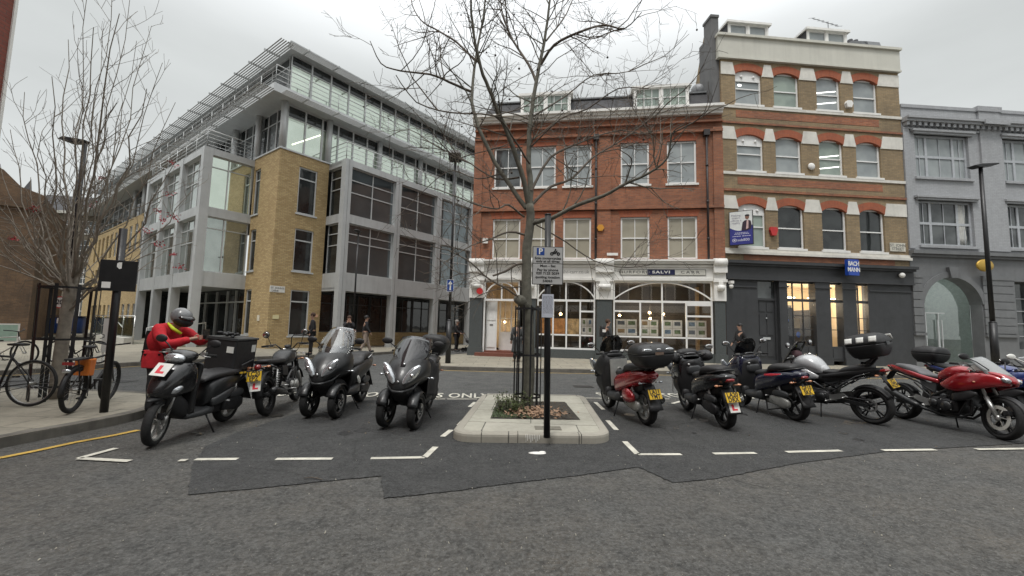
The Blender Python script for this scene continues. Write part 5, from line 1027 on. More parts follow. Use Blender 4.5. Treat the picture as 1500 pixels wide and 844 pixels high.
def rowan():
    rnd = random.Random(4); T = empty('rowan_tree', TL, label='bare upright tree with a few red leaf clusters behind its guard', cat='tree')
    c = TL
    tr = [Vector((0, 0, -.03))] + [at(x, y, 7.35) - c for x, y in ((84, 560), (90, 510), (96, 470), (103, 430), (107, 400))]
    m = MB(); m.tube(tr, [.12, .10, .092, .088, .088, .07], 12); m.build('trunk', M_bark2, T); tips = []; low = []
    targets = [(130, -25), (165, -30), (190, 0), (150, 60), (222, 38), (238, 92), (257, 150), (100, 58), (137, 40), (76, 112), (36, 135), (15, 190), (200, 60), (175, 20), (60, 200), (255, 240), (10, 300), (180, 150), (120, 120), (0, 240), (290, 270), (45, 260), (215, 130)]
    for i, (x, y) in enumerate(targets):
        y0 = rnd.uniform(-1.5, 1.5); s = tr[4].lerp(tr[5], rnd.random()) if i % 3 else tr[3].lerp(tr[4], rnd.random()); e_ = at(x, y, 7.35 + y0) - c; dx = e_ - s; mid = s + Vector((dx.x * .62, dx.y * .6, dx.z * .33)); P = []
        for k in range(11):
            t = k / 10; P.append(s * (1 - t) ** 2 + mid * 2 * t * (1 - t) + e_ * t * t + Vector((rnd.uniform(-.05, .05), rnd.uniform(-.05, .05), rnd.uniform(-.03, .03))) * (1 if 0 < k < 10 else 0))
        r = rnd.uniform(.015, .027); m = MB(); grow(m, P, r, .005, 2, 2.3, .95, rnd, .42, tips, .2, (5, 4, 3, 3)); m.build('branch', M_bark2, T)
    for i in range(11):
        a = rnd.uniform(0, 2 * math.pi); s = tr[4]; P = wander(s, (math.cos(a), math.sin(a) * .7, rnd.uniform(.25, .8)), rnd.uniform(1.3, 2.1), 6, .2, .05, rnd); m = MB(); grow(m, P, .016, .004, 2, 2.0, .8, rnd, .1, tips, .28, (5, 4, 3, 3)); m.build('branch', M_bark2, T)
    M_rl = mat('red_leaves', (.34, .02, .03), .6, 0, .3, 20)
    for x, y, s_ in ((137, 300, .13), (248, 285, .12), (252, 240, .11), (232, 308, .08), (255, 318, .1), (238, 322, .1), (215, 338, .1), (232, 358, .09), (263, 390, .11), (254, 372, .07), (50, 305, .09), (150, 262, .07), (20, 350, .06)):
        m = MB(); p = at(x, y, 7.35 + rnd.uniform(-.5, .5)) - c
        for k in range(26):
            q = p + Vector((rnd.gauss(0, s_ * .42), rnd.gauss(0, s_ * .42), rnd.gauss(0, s_ * .25))); d = Vector((rnd.gauss(0, 1), rnd.gauss(0, 1), rnd.gauss(-.4, .6))).normalized(); w_ = d.orthogonal().normalized(); L = rnd.uniform(.03, .055)
            m.add([q, q + d * L * .5 + w_ * L * .22, q + d * L, q + d * L * .5 - w_ * L * .22], [(0, 1, 2, 3)])
        m.build('leaf_cluster', M_rl, T)
    return T
rowan()
# island planting: shrub, ivy and fallen leaves
rnd = random.Random(3)
SH = empty('planting', TC, label='low green shrub growing in the soil bed left of the island tree', cat='shrub'); m = MB(); m2 = MB()
for k in range(46):
    a = rnd.uniform(0, 6.3); b0 = Vector((rnd.uniform(-.5, .02), rnd.uniform(-.62, -.05), .01)); P = wander(b0, (rnd.uniform(-.5, .5), rnd.uniform(-.5, .3), .9), rnd.uniform(.12, .34), 4, .3, 0, rnd); m.tube(P, .003, 4, False)
    for p in P[1:]:
        for j in range(9):
            q = p + Vector((rnd.gauss(0, .022), rnd.gauss(0, .022), rnd.gauss(0, .02))); d = Vector((rnd.gauss(0, 1), rnd.gauss(0, 1), rnd.gauss(0, .6))).normalized(); w_ = d.cross(Vector((0, 0, 1))).normalized() if abs(d.z) < .95 else Vector((1, 0, 0)); L = rnd.uniform(.02, .045)
            m2.add([q, q + d * L * .5 + w_ * L * .28, q + d * L, q + d * L * .5 - w_ * L * .28], [(0, 1, 2, 3)])
m.build('stems', M_twig, SH); m2.build('foliage', mat('shrub_leaf', (.075, .10, .03), .55, 0, .6, 12), SH)
def litter(name, n_, fx, mt, label, cat, sz=(.03, .07), lift=.0):
    m = MB()
    for k in range(n_):
        x, y, z = fx(); L = rnd.uniform(*sz); d = Vector((rnd.gauss(0, 1), rnd.gauss(0, 1), rnd.gauss(0, .35))).normalized(); w_ = d.cross(Vector((rnd.gauss(0, .3), rnd.gauss(0, .3), 1))).normalized(); q = Vector((x, y, z + rnd.uniform(.004, .02 + lift)))
        m.add([q, q + d * L * .35 + w_ * L * .38, q + d * L + Vector((0, 0, .008)), q + d * L * .4 - w_ * L * .36, q + d * L * .5 + Vector((0, 0, .012))], [(0, 1, 4), (1, 2, 4), (2, 3, 4), (3, 0, 4)])
    o = m.build(name, mt); o['kind'] = 'stuff'; o['label'] = label; o['category'] = cat; return o
litter('fallen_leaves', 300, lambda: (rnd.gauss(.42, .2), min(8, max(6.62, rnd.gauss(6.95, .2))), .126), mat('dead_leaves', (.30, .19, .12), .8, 0, .5, 10), 'brown fallen leaves heaped at the foot of the island tree', 'leaves', (.04, .09), .06)
litter('fallen_leaves', 160, lambda: (rnd.uniform(-.25, 1.02), rnd.uniform(6.6, 8.0), .126), mat('dead_leaves_dark', (.10, .075, .045), .8, 0, .5, 10), 'dark brown leaves scattered over the island soil', 'leaves', (.02, .05))
litter('ground_ivy', 900, lambda: (rnd.uniform(-.25, .35), rnd.uniform(6.58, 7.4), .126), mat('ivy', (.05, .075, .025), .6, 0, .5, 10), 'low green weeds covering the left half of the island soil', 'plants', (.015, .04))
litter('road_grit', 260, lambda: (rnd.uniform(-5, 7), rnd.uniform(1.8, 5.5), .002), mat('grit', (.38, .36, .30), .8, 0, .4, 10), 'pale grit and leaf scraps scattered on the near road', 'grit', (.006, .018), -.012)
litter('road_litter', 60, lambda: (rnd.uniform(-5.2, 6), rnd.uniform(5.4, 9), .012), mat('litter_brown', (.20, .16, .11), .8, 0, .4, 10), 'small brown leaf scraps lying in the parking bays', 'litter', (.012, .04), -.012)
m = MB(); m.tube([(0, 0, .01), (.07, .012, .016), (.12, -.0, .012), (.19, -.03, .012)], [.003, .005, .004, .003], 5); m.tube([(.1, .0, .013), (.13, .03, .012)], .003, 4); o = tag(m.build('fallen_twig', M_twig), 'thin bare twig lying on the dark asphalt in the foreground', 'twig'); o.location = gp(445, 702, .008)
m = MB(); m.ell((0, 0, .008), (.11, .05, .012), n=18, m=5); m.ell((.06, .015, .016), (.045, .03, .012), n=12, m=5); o = tag(m.build('spilt_mortar', M_wht), 'white dried mortar spill at the foot of the island kerb', 'spill'); o.location = gp(787, 665, 0)
m = MB()
for i in range(9): m.box(i * .022, i * .022 + .008, -.003, .0, .02 + .02 * (i % 3), .115)
o = tag(m.build('mortar_drip', M_wht), 'white drips down the face of the island kerb', 'drips'); o.location = (.22, IY0 + .012, 0)
# far pavement pieces
BLK = M_black
def obj_at(loc, rz=0): return Matrix.Translation(loc) @ Matrix.Rotation(rz, 4, 'Z')
AB = empty('pavement_board', gp(221, 530, .12) + Vector((0, .1, 0)), R(12), 'black pavement board with a pale blue panel behind the delivery scooter', 'board')
m = MB(); m.bar((0, -.16, 0), (0, 0, .98), .55, .03, (0, 1, 0)); m.build('board', BLK, AB); m = MB(); m.bar((0, .3, 0), (0, .02, .98), .55, .03, (0, 1, 0)); m.build('board', BLK, AB)
m = MB(); m.bar((.05, -.158, .22), (.05, -.1, .5), .3, .01, (0, 1, 0)); m.build('poster', mat('pale_blue', (.25, .5, .55), .5), AB); m = MB(); m.bar((0, -.083, .62), (0, -.048, .82), .4, .01, (0, 1, 0)); m.build('poster', mat('slate_text', (.12, .12, .12), .6), AB)
m = MB(); m.box(-.13, .13, -.02, .02, .3, 1.35); m.box(-.1, -.06, -.0, .04, 0, .3); m.box(.06, .1, 0, .04, 0, .3); o = tag(m.build('notice_panel', M_wht), 'white upright notice panel behind the thick black post', 'sign'); o.location = (at(156, 500, 13.2).x, 13.2, .12)
PB = empty('poster_stand', (at(6, 500, 14).x, 14.0, .12), R(40), 'pale green poster on a stand at the far left edge', 'board'); m = MB(); m.box(-.3, .3, 0, .03, .5, 1.1); m.box(-.28, -.24, 0, .03, 0, .5); m.box(.24, .28, 0, .03, 0, .5); m.build('frame', M_wht, PB); m = MB(); m.box(-.26, .26, -.008, 0, .54, 1.06); m.build('poster', mat('mint', (.35, .5, .42), .5), PB)
m = MB(); m.loft([(-.8, .75, .55, .5, 6), (.0, .8, .6, .55, 6), (.8, .8, .6, .55, 6)], 12, 2); SK = empty('recycling_skip', (-31, 30, .1), R(30), 'blue skip parked in front of the far stone building', 'skip'); m.build('bin', mat('skip_blue', (.02, .06, .22), .5), SK); m = MB(); m.box(-.85, .85, -.6, .6, 1.38, 1.44); m.build('lid', mat('skip_lid', (.03, .04, .08), .5), SK)
ST = empty('cycle_stand', gp(435, 523, .12) + Vector((0, .2, 0)), R(5), 'black tubular barrier frame on the far pavement below the brick tower', 'barrier'); m = MB(); m.tube([(-.35, 0, 0), (-.35, 0, .75), (-.28, 0, .85), (.28, 0, .85), (.35, 0, .75), (.35, 0, 0)], .022, 8); m.tube([(-.35, 0, .15), (.35, 0, .15)], .015, 6); m.build('frame', BLK, ST); m = MB(); m.box(-.05, .02, -.03, -.01, .12, .2); m.box(.12, .2, -.03, -.01, .12, .2); m.build('reflector', M_wht, ST)
# ================================================================== motorcycles and scooters (x forwards, y left, z up)
M_rub = mat('tyre_rubber', (.013, .013, .013), .85, 0, .3, 20, bmp=.3); M_bp = mat('black_plastic', (.014, .014, .015), .55, 0, .25, 8, spec=.5); M_bg = mat('black_gloss', (.010, .010, .011), .22, 0, .3, 7, coat=.6); M_gpl = mat('grey_plastic', (.04, .042, .044), .45, 0, .15, 6)
M_sat = mat('satin_dark_grey', (.015, .016, .017), .42, 0, .3, 9, coat=.15, grime=.5); M_seat = mat('seat_vinyl', (.022, .022, .023), .55, 0, .2, 14, bmp=.2); M_gseat = mat('grey_seat', (.10, .10, .105), .5, 0, .12, 10)
M_red = mat('red_lacquer', (.30, .012, .018), .2, .25, .08, 4, coat=.9); M_blue = mat('blue_lacquer', (.015, .035, .16), .2, .2, .08, 4, coat=.9); M_wp = mat('silver_white_paint', (.46, .47, .48), .25, .1, .04, 4, coat=.7); M_eng = mat('engine_alloy', (.13, .13, .13), .4, .7, .25, 14); M_engd = mat('engine_dark', (.03, .03, .032), .45, .4, .3, 14); M_cast = mat('cast_grey', (.36, .36, .34), .5, .4, .15, 8)
M_navyp = mat('navy_lacquer', (.008, .009, .028), .2, 0, .08, 4, coat=.9); M_rlens = mat('red_lens', (.22, .01, .012), .15, 0, .05, 5, coat=.8); M_olens = mat('orange_lens', (.55, .24, .12), .15, 0, .05, 5, coat=.8); M_lens = mat('headlamp_lens', (.50, .52, .54), .1, .7, .35, 45, coat=1); M_plate = mat('plate_yellow', (.68, .43, .02), .45, 0, .04, 6, grime=.1); M_pw = mat('plate_white', (.7, .7, .68), .45, 0, .03, 6); M_pt = mat('plate_black', (.012, .012, .012), .6); M_lred = mat('learner_red', (.62, .03, .05), .5)
G_clear = clearglass('screen_clear', (.86, .87, .87), .03, .22); G_smoke = clearglass('screen_smoke', (.22, .22, .22), .04, .16); G_dark = mat('screen_dark', (.02, .02, .022), .12, 0, .1, 5, coat=.9); G_grey = mat('screen_grey', (.22, .23, .23), .25, 0, .06, 5, coat=.8)
def tyre_wheel(par, x, y, Rr, w, rim=M_sat, sp=5, h=.085, disc=True, rz=0, style='cast', discm=M_alu, dr=None):
    m = MB(); prof = [(Rr - h / 2 + h / 2 * math.cos(a) * (1 if math.cos(a) > 0 else 1), w / 2 * math.sin(a) * (1.0 if abs(math.sin(a)) < .8 else .97)) for a in [2 * math.pi * i / 14 for i in range(14)]]
    m.lathe(prof, (0, 0, 0), 'y', 40, True)
    t = m.build('wheel', M_rub, par); t.location = (x, y, Rr); t.rotation_euler = (0, 0, rz)
    m = MB(); r1 = Rr - h + .012; m.lathe([(r1, -w * .36), (r1, w * .36), (r1 - .022, w * .3), (r1 - .022, -w * .3)], (0, 0, 0), 'y', 40, True)
    m.lathe([(0, -.055), (.035, -.055), (.04, 0), (.035, .055), (0, .055)], (0, 0, 0), 'y', 16)
    for k in range(sp):
        a = 2 * math.pi * k / sp + .3
        if style == 'cast':
            for da in (-.13, .13):
                p0 = (.03 * math.cos(a), .0, .03 * math.sin(a)); p1 = ((r1 - .01) * math.cos(a + da), 0, (r1 - .01) * math.sin(a + da)); m.bar(p0, p1, .035, .018, (0, 1, 0) if False else (0, 0, 1)) if False else m.tube([p0, p1], [.017, .011], 6)
        else:
            for s_ in (-1, 1): m.tube([(.03 * math.cos(a + s_ * .5), s_ * .035, .03 * math.sin(a + s_ * .5)), ((r1 - .01) * math.cos(a), 0, (r1 - .01) * math.sin(a))], .0026, 4)
    m.build('rim', rim, t)
    if disc:
        d = dr or Rr * .42
        for s_ in (-1, 1) if disc == 2 else (disc if disc in (1, -1) and disc is not True else 1,):
            m = MB(); yy = s_ * .062; m.lathe([(d, yy - .003), (d, yy + .003), (d * .72, yy + .003), (d * .72, yy - .003)], (0, 0, 0), 'y', 32, True, False)
            for k in range(6): a = math.pi * k / 3; m.tube([(d * .72 * math.cos(a), yy, d * .72 * math.sin(a)), (.03 * math.cos(a + .4), yy, .03 * math.sin(a + .4))], .006, 5)
            m.build('brake_disc', discm, t)
            m = MB(); m.prism([(d * .6, .04), (d * 1.05, .07), (d * 1.0, .13), (d * .5, .12)], yy - .03, yy + .03, bevel=.008); m.build('brake_caliper', M_engd, t)
    return t
def fender(par, x, z, Rr, w, a0, a1, mt, name='mudguard', th=.004, y=0):
    m = MB(); r = Rr + .025
    def fn(u, v):
        a = R(a0) + (R(a1) - R(a0)) * u; s_ = (v - .5) * 2; k = r - .03 * s_ * s_; return (k * math.cos(a), s_ * w / 2, k * math.sin(a))
    m.shell(fn, 16, 6, th); o = m.build(name, mt, par); o.location = (x, y, z); return o
def mirror(par, p, q, r=(.012, .075, .045), round_=False, face=1, stem=.008, mt=None):
    m = MB(); m.tube([p, tuple(Vector(p).lerp(Vector(q), .5) + Vector((.0, 0, .02))), q], stem, 6); o = m.build('mirror', mt or M_bp, par)
    m = MB(); m.ell(q, (.022, r[1], r[2]), n=16, m=8); m.build('mirror_shell', mt or M_bp, o); m = MB(); m.ell((q[0] - .018 * face, q[1], q[2]), (.008, r[1] * .86, r[2] * .84), n=16, m=6); m.build('mirror_glass', M_chrome, o); return o
def plate(par, x, z, l1, l2, tilt=14, learner=False, y=0, size=(.205, .155)):
    P_ = empty('number_plate', (x, y, z)); P_.parent = par; P_.rotation_euler = (0, R(tilt), 0); w, h = size
    bpy.data.objects.remove(P_)
    m = MB(); m.prism([(-w / 2, -h / 2), (w / 2, -h / 2), (w / 2, h / 2), (-w / 2, h / 2)], -.004, .004, 'yz', bevel=.003); o = m.build('number_plate', M_plate, par); o.location = (x, y, z); o.rotation_euler = (0, R(tilt), 0)
    MM = Matrix(((0, 0, -1, 0), (-1, 0, 0, 0), (0, 1, 0, 0), (0, 0, 0, 1)))
    for s_, dz in ((l1, h * .22), (l2, -h * .24)): text('plate_lettering', s_, .092, M_pt, o, Matrix.Translation((-.0065, 0, dz)) @ MM, ext=.0006, sx=.83, bold=.0025, space=1.02)
    m = MB()
    for a, b_, c, d in ((-w / 2, w / 2, h / 2 - .004, h / 2), (-w / 2, w / 2, -h / 2, -h / 2 + .004)): m.box(-.0055, -.004, a, b_, c, d)
    m.build('plate_border', M_pt, o)
    if learner: l_plate(par, x + .006 - math.sin(R(tilt)) * -.0, z - .15, tilt, -1, y - .01)
    return o
def l_plate(par, x, z, tilt, sg, y=0, s=.15, rx=0):
    m = MB(); m.box(-.002, .002, -s / 2, s / 2, -s / 2, s / 2); o = m.build('learner_plate', M_pw, par); o.location = (x, y, z); o.rotation_euler = (rx, R(tilt), 0)
    m = MB(); f = sg; k = s / 2; d0, d1 = (.0022, .0035) if f > 0 else (-.0035, -.0022); L = -1 if f < 0 else 1   # mirror so that it reads from outside
    m.box(d0, d1, *sorted((L * -.42 * k * -1 * -1, L * -.1 * k)), -.55 * k, .55 * k) if False else None
    Y = lambda v: v * (1 if f > 0 else -1)
    m.prism([(Y(-.5 * k), .62 * k), (Y(-.05 * k), .62 * k), (Y(-.05 * k), -.28 * k), (Y(.55 * k), -.28 * k), (Y(.55 * k), -.62 * k), (Y(-.5 * k), -.62 * k)], d0, d1, 'yz'); m.build('learner_letter', M_lred, o); return o
def bars_(par, x, z, hw, rise=.04, back=.06, mt=M_bp, lever=True):
    m = MB(); m.tube([(x, -hw * .25, z), (x - .01, -hw * .5, z + rise), (x - back, -hw, z + rise * .8)], .012, 8); m.tube([(x, hw * .25, z), (x - .01, hw * .5, z + rise), (x - back, hw, z + rise * .8)], .012, 8); m.tube([(x, -hw * .25, z), (x, hw * .25, z)], .012, 8)
    o = m.build('handlebar', M_sat, par)
    for s_ in (-1, 1):
        m = MB(); m.tube([(x - back * .62, s_ * hw * .76, z + rise * .85), (x - back * 1.02, s_ * hw * 1.04, z + rise * .8)], [.018, .019], 10); m.build('grip', M_rub, o)
        if lever: m = MB(); m.tube([(x - .01, s_ * hw * .66, z + rise * .8), (x + .045, s_ * hw * .72, z + rise * .6), (x + .02, s_ * hw * .98, z + rise * .5)], .006, 6); m.box(x - .03, x + .02, s_ * hw * .66 - .03, s_ * hw * .66 + .03, z + rise * .6, z + rise * .6 + .045); m.build('lever', M_alu, o)
    return o
def part(par, name, mt, f, **k): m = MB(); f(m); o = m.build(name, mt, par); [o.__setitem__(a, b_) for a, b_ in k.items()]; return o
def topcase(par, x, z, L, W_, H_, mt=M_bp, panels=None, rot=0):
    hl_, hw_ = L / 2, W_ / 2
    t = part(par, 'top_case', mt, lambda m: m.vloft([(0, hl_ * .70, hw_ * .62, 5), (.012, hl_ * .76, hw_ * .68, 5), (H_ * .12, hl_ * .84, hw_ * .80, 5), (H_ * .30, hl_ * .95, hw_ * .94, 5), (H_ * .48, hl_, hw_, 5), (H_ * .52, hl_, hw_, 5), (H_ * .525, hl_ * .97, hw_ * .97, 5)]))
    t.location = (x, 0, z); t.rotation_euler = (0, rot, 0)
    part(t, 'case_lid', M_bp if panels != 'silver' else M_sat, lambda m: m.vloft([(H_ * .53, hl_ * .96, hw_ * .96, 5), (H_ * .545, hl_ * 1.01, hw_ * 1.01, 5), (H_ * .62, hl_ * 1.01, hw_ * 1.01, 5), (H_ * .78, hl_ * .95, hw_ * .93, 4.5, .01), (H_ * .90, hl_ * .84, hw_ * .80, 4, .02), (H_ * .965, hl_ * .70, hw_ * .64, 3.5, .03), (H_ * .99, hl_ * .5, hw_ * .42, 3, .03), (H_, hl_ * .2, hw_ * .2, 3, .03)]))
    part(t, 'lid_rib', M_bp, lambda m: [m.tube([(-hl_ * .8, y, H_ * .86), (-hl_ * .3, y, H_ * .985), (hl_ * .4, y, H_ * .985), (hl_ * .85, y, H_ * .88)], .010, 6) for y in (-hw_ * .35, hw_ * .35)])
    if panels == 'white':
        for s_ in (-1, 1):
            for a, b_ in ((-.46, -.26), (-.12, .08), (.2, .40)):
                part(t, 'reflector_panel', M_pw, lambda m: m.shell(lambda u, v: (L * (a + (b_ - a) * u), s_ * W_ * (.507 - .075 * v), H_ * (.64 + .22 * v)), 4, 3, .012))
    if panels == 'silver':
        for s_ in (-1, 1): part(t, 'reflector_panel', M_lens, lambda m: m.ell((-L * .465, s_ * W_ * .3, H_ * .72), (.022, W_ * .13, H_ * .085), (0, -.4, s_ * -.1), 14, 8))
        part(t, 'case_latch', M_chrome, lambda m: m.box(-L * .515, -L * .5, -.07, .07, H_ * .52, H_ * .64)); part(t, 'case_badge', M_chrome, lambda m: m.ell((-L * .49, 0, H_ * .75), (.01, .04, .015)))
    else: part(t, 'case_latch', M_gpl, lambda m: m.box(-L * .53, -L * .49, -.05, .05, H_ * .44, H_ * .58))
    part(t, 'case_bracket', M_engd, lambda m: (m.bar((-.1, -.08, 0), (.14, -.06, -.10), .03, .02), m.bar((-.1, .08, 0), (.14, .06, -.10), .03, .02), m.box(-.14, .14, -.14, .14, -.02, .01)))
    return t
def indicator(par, p, s_, mt=M_olens): return part(par, 'indicator', mt, lambda m: (m.tube([p, (p[0], p[1] + s_ * .07, p[2])], .008, 6), m.ell((p[0], p[1] + s_ * .09, p[2]), (.025, .035, .018), n=10, m=6)))
def stand(par, x, side=1, centre=False):
    if centre: return part(par, 'centre_stand', M_engd, lambda m: (m.tube([(x, -.1, .3), (x - .08, -.15, .02), (x - .16, -.16, .012)], .012, 6), m.tube([(x, .1, .3), (x - .08, .15, .02), (x - .16, .16, .012)], .012, 6), m.tube([(x - .05, -.14, .1), (x - .05, .14, .1)], .01, 6)))
    return part(par, 'side_stand', M_engd, lambda m: (m.tube([(x, side * .12, .28), (x - .05, side * .26, .0 + side * .0)], .011, 6), m.ell((x - .06, side * .27, .01), (.035, .02, .008))))
def scooter(label, loc, head, lean, kind='mid', col=M_bg, **k):
    T = empty('scooter', loc, 0, label, 'scooter', k.get('group')); T.rotation_mode = 'XYZ'; T.rotation_euler = (R(lean), 0, 0)
    T.rotation_mode = 'QUATERNION'; T.rotation_quaternion = (Matrix.Rotation(R(head), 4, 'Z') @ Matrix.Rotation(R(-lean), 4, 'X')).to_quaternion()
    big = kind == 'big'; wb = .72 if big else .64; Rf = k.get('rf', .265 if big else .27); Rb = k.get('rb', .275 if big else .26); col2 = k.get('col2', M_bp); st = R(k.get('steer', 0))
    three = k.get('three', False); ys = (-.22, .22) if three else (0,)
    for y in ys:
        tyre_wheel(T, wb, y, Rf, .12 if big else .10, k.get('rim', M_sat), 5, .085 if big else .07, (-1 if y <= 0 else 1) if three else 1, st)
        fender(T, wb, Rf, Rf, .15 if big else .12, 20 if big else 62, 165 if not three else 150, k.get('fcol', col), y=y)
    tyre_wheel(T, -wb, 0, Rb, .14 if big else .12, k.get('rim', M_sat), 5, .09, False)
    fender(T, -wb, Rb, Rb, .16, 60, 185, M_bp, 'rear_mudguard')
    if three: part(T, 'suspension_arm', M_engd, lambda m: [m.bar((.5, 0, z), (wb - .02, y, z - .05), .05, .03) for y in ys for z in (.34, .46)] + [m.tube([(wb - .02, y * .72, .6), (wb, y * .8, Rf)], .022, 8) for y in ys])
    else: part(T, 'fork', k.get('fork', M_sat), lambda m: [(m.tube([(wb - .13, s_ * .085, .66), (wb - .02, s_ * .085, Rf + .08)], .02, 8), m.tube([(wb - .02, s_ * .085, Rf + .08), (wb, s_ * .08, Rf)], .026, 8)) for s_ in (-1, 1)])
    if big:
        W_ = .315 if three else .27
        nose = part(T, 'front_fairing', col, lambda m: m.loft([(1.0, .60, .03, .05, 2), (.97, .64, .09, .12, 1.8), (.88, .71, .15, .20, 1.8), (.74, .78, .21, W_ * .86, 1.9), (.56, .82, .25, W_, 2.1), (.40, .83, .25, W_ * .96, 2.6), (.32, .80, .24, W_ * .85, 3)], 28, 4))
        part(T, 'lower_fairing', M_bp, lambda m: m.loft([(.93, .55, .04, .12, 2.5), (.80, .52, .12, .2 if not three else .15, 2.6), (.6, .48, .18, .22 if not three else .15, 3), (.42, .42, .16, .22, 3), (.3, .36, .1, .22, 3)], 22, 3))
        for s_ in (-1, 1):
            hl = part(nose, 'headlight', M_lens, lambda m: m.loft([(-.105, 0, .012, .02, 2), (-.06, 0, .036, .024, 2), (.0, .0, .048, .026, 2), (.06, .005, .042, .024, 2), (.115, .012, .014, .015, 2)], 16, 4))
            hl.matrix_local = Matrix.Translation((.925, s_ * .160, .785)) @ Euler((0, 0, s_ * R(118))).to_matrix().to_4x4() @ Euler((0, R(-46), 0)).to_matrix().to_4x4() @ Matrix.Diagonal((1.55, 1.9, 1.45, 1))
            part(hl, 'lamp_bowl', M_chrome, lambda m: m.ell((.0, -.02 * s_ * 0 + .0, .0), (.03, .034, .03), n=12, m=8))
            indicator(T, (.62, s_ * W_ * .92, .73), s_, M_olens if k.get('ind') else M_lens)
        part(nose, 'badge', M_chrome, lambda m: m.ell((1.0, 0, .69), (.012, .02, .02), n=12, m=6))
        part(nose, 'grille', M_gpl, lambda m: m.tube([(.72, -.235, .70), (.86, -.18, .60), (.985, -.06, .555), (.985, .06, .555), (.86, .18, .60), (.72, .235, .70)], [.012, .018, .02, .02, .018, .012], 8))
        part(T, 'leg_shield', M_bp, lambda m: m.shell(lambda u, v: (.30 - .05 * v + .10 * (2 * u - 1) ** 2, (2 * u - 1) * (.13 + W_ * .5 * math.sin(math.pi * min(1, .12 + v * .8))), .34 + .64 * v - .05 * (2 * u - 1) ** 2), 12, 10, .03)); part(T, 'glove_box', M_gpl, lambda m: m.loft([(.34, .80, .10, .13, 3), (.26, .80, .09, .13, 3), (.23, .80, .05, .09, 3)], 16, 2)); part(T, 'ignition_surround', M_alu, lambda m: m.tube([(.26, .09, .90), (.23, .09, .90)], .022, 12)); part(T, 'instrument', G_dark, lambda m: m.ell((.36, 0, 1.075), (.05, .12, .03), (0, .5, 0), 14, 8))
        part(T, 'floorboard', M_gpl, lambda m: m.loft([(.42, .34, .05, .2, 4), (.1, .33, .07, .23, 4), (-.15, .36, .1, .22, 4)], 18, 2))
        part(T, 'tail_body', k.get('tcol', col), lambda m: m.loft([(.12, .52, .12, .12, 3), (-.02, .56, .17, .20, 3), (-.3, .64, .165, .215, 3), (-.6, .71, .145, .205, 2.8), (-.86, .77, .105, .155, 2.6), (-1.02, .80, .05, .09, 2.2)], 22, 4))
        part(T, 'under_body', M_bp, lambda m: m.loft([(.0, .38, .08, .16, 4), (-.25, .42, .12, .15, 4), (-.5, .5, .1, .12, 4), (-.8, .62, .08, .09, 3)], 18, 2))
        sx = part(T, 'seat', k.get('seatm', M_seat), lambda m: m.loft([(.12, .70, .03, .08, 2.4), (.02, .75, .05, .14, 2.6), (-.2, .765, .055, .17, 2.8), (-.34, .80, .07, .18, 2.8), (-.41, .87, .075, .18, 2.8), (-.6, .895, .07, .165, 2.8), (-.86, .91, .045, .12, 2.4)], 20, 4))
        part(T, 'dashboard', M_bp, lambda m: m.loft([(.58, .99, .06, .16, 2.6), (.46, 1.03, .05, .18, 2.8), (.32, 1.02, .04, .15, 2.8)], 18, 3)); hb = bars_(T, .36, 1.03, .35)
        mz = k.get('mz', 1.25)
        for s_ in (-1, 1): mirror(T, (.42, s_ * .2, 1.04), (.46, s_ * .40, mz), (.012, .085, .05))
        sc = k.get('screen', 'short')
        if sc == 'tall': part(T, 'windscreen', G_clear, lambda m: m.shell(lambda u, v: (.78 - .42 * v - .16 * (2 * u - 1) ** 2, (u - .5) * 2 * (.20 + .11 * min(1, v * 2) - .09 * v ** 3), .92 + .50 * v - .04 * (2 * u - 1) ** 2), 12, 10, .004))
        elif sc == 'short': part(T, 'windscreen', G_dark, lambda m: m.shell(lambda u, v: (.86 - .42 * v - .20 * (2 * u - 1) ** 2, (u - .5) * 2 * (.17 + .13 * min(1, v * 2.2) - .06 * v ** 3), .885 + .43 * v - .04 * (2 * u - 1) ** 2), 12, 8, .006))
        elif sc == 'smoke': part(T, 'windscreen', G_smoke, lambda m: m.shell(lambda u, v: (.66 - .25 * v - .08 * (2 * u - 1) ** 2, (u - .5) * 2 * (.2 * math.sqrt(max(.12, 1 - (2 * v - 1) ** 2)) + .02), .96 + .42 * v), 12, 10, .004))
    else:
        nose = part(T, 'front_fairing', col, lambda m: m.loft([(.80, .62, .02, .03, 2), (.76, .64, .08, .09, 2.2), (.66, .70, .17, .15, 2.4), (.54, .76, .22, .19, 2.6), (.42, .78, .22, .21, 3), (.36, .76, .2, .2, 3)], 24, 4))
        part(T, 'lower_fairing', M_bp, lambda m: m.loft([(.60, .52, .08, .08, 2.5), (.48, .46, .14, .13, 3), (.36, .38, .12, .15, 3), (.25, .32, .07, .15, 3)], 18, 3))
        part(T, 'front_beak', M_bp, lambda m: m.loft([(.84, .54, .012, .02, 2), (.74, .56, .035, .07, 2.2), (.58, .60, .04, .1, 2.5)], 16, 3))
        hn = part(T, 'handlebar_cowl', col, lambda m: m.loft([(.56, 1.0, .035, .06, 2.2), (.50, 1.02, .07, .13, 2.4), (.40, 1.04, .075, .17, 2.5), (.30, 1.04, .05, .12, 2.6), (.24, 1.03, .03, .07, 2.6)], 20, 3))
        hl = part(hn, 'headlight', M_lens, lambda m: m.ell((.535, 0, 1.015), (.07, .125, .06), (0, .3, 0), 18, 10)); bars_(T, .36, 1.03, .33)
        for s_ in (-1, 1): part(nose, 'indicator', M_lens if s_ > 0 else M_olens, lambda m: m.ell((.62, s_ * .15, .66), (.075, .03, .04), (0, .5, s_ * -.5), 14, 8)); mirror(T, (.36, s_ * .16, 1.06), (.36, s_ * .34, k.get('mz', 1.24)), (.012, .075, .05), mt=M_bp)
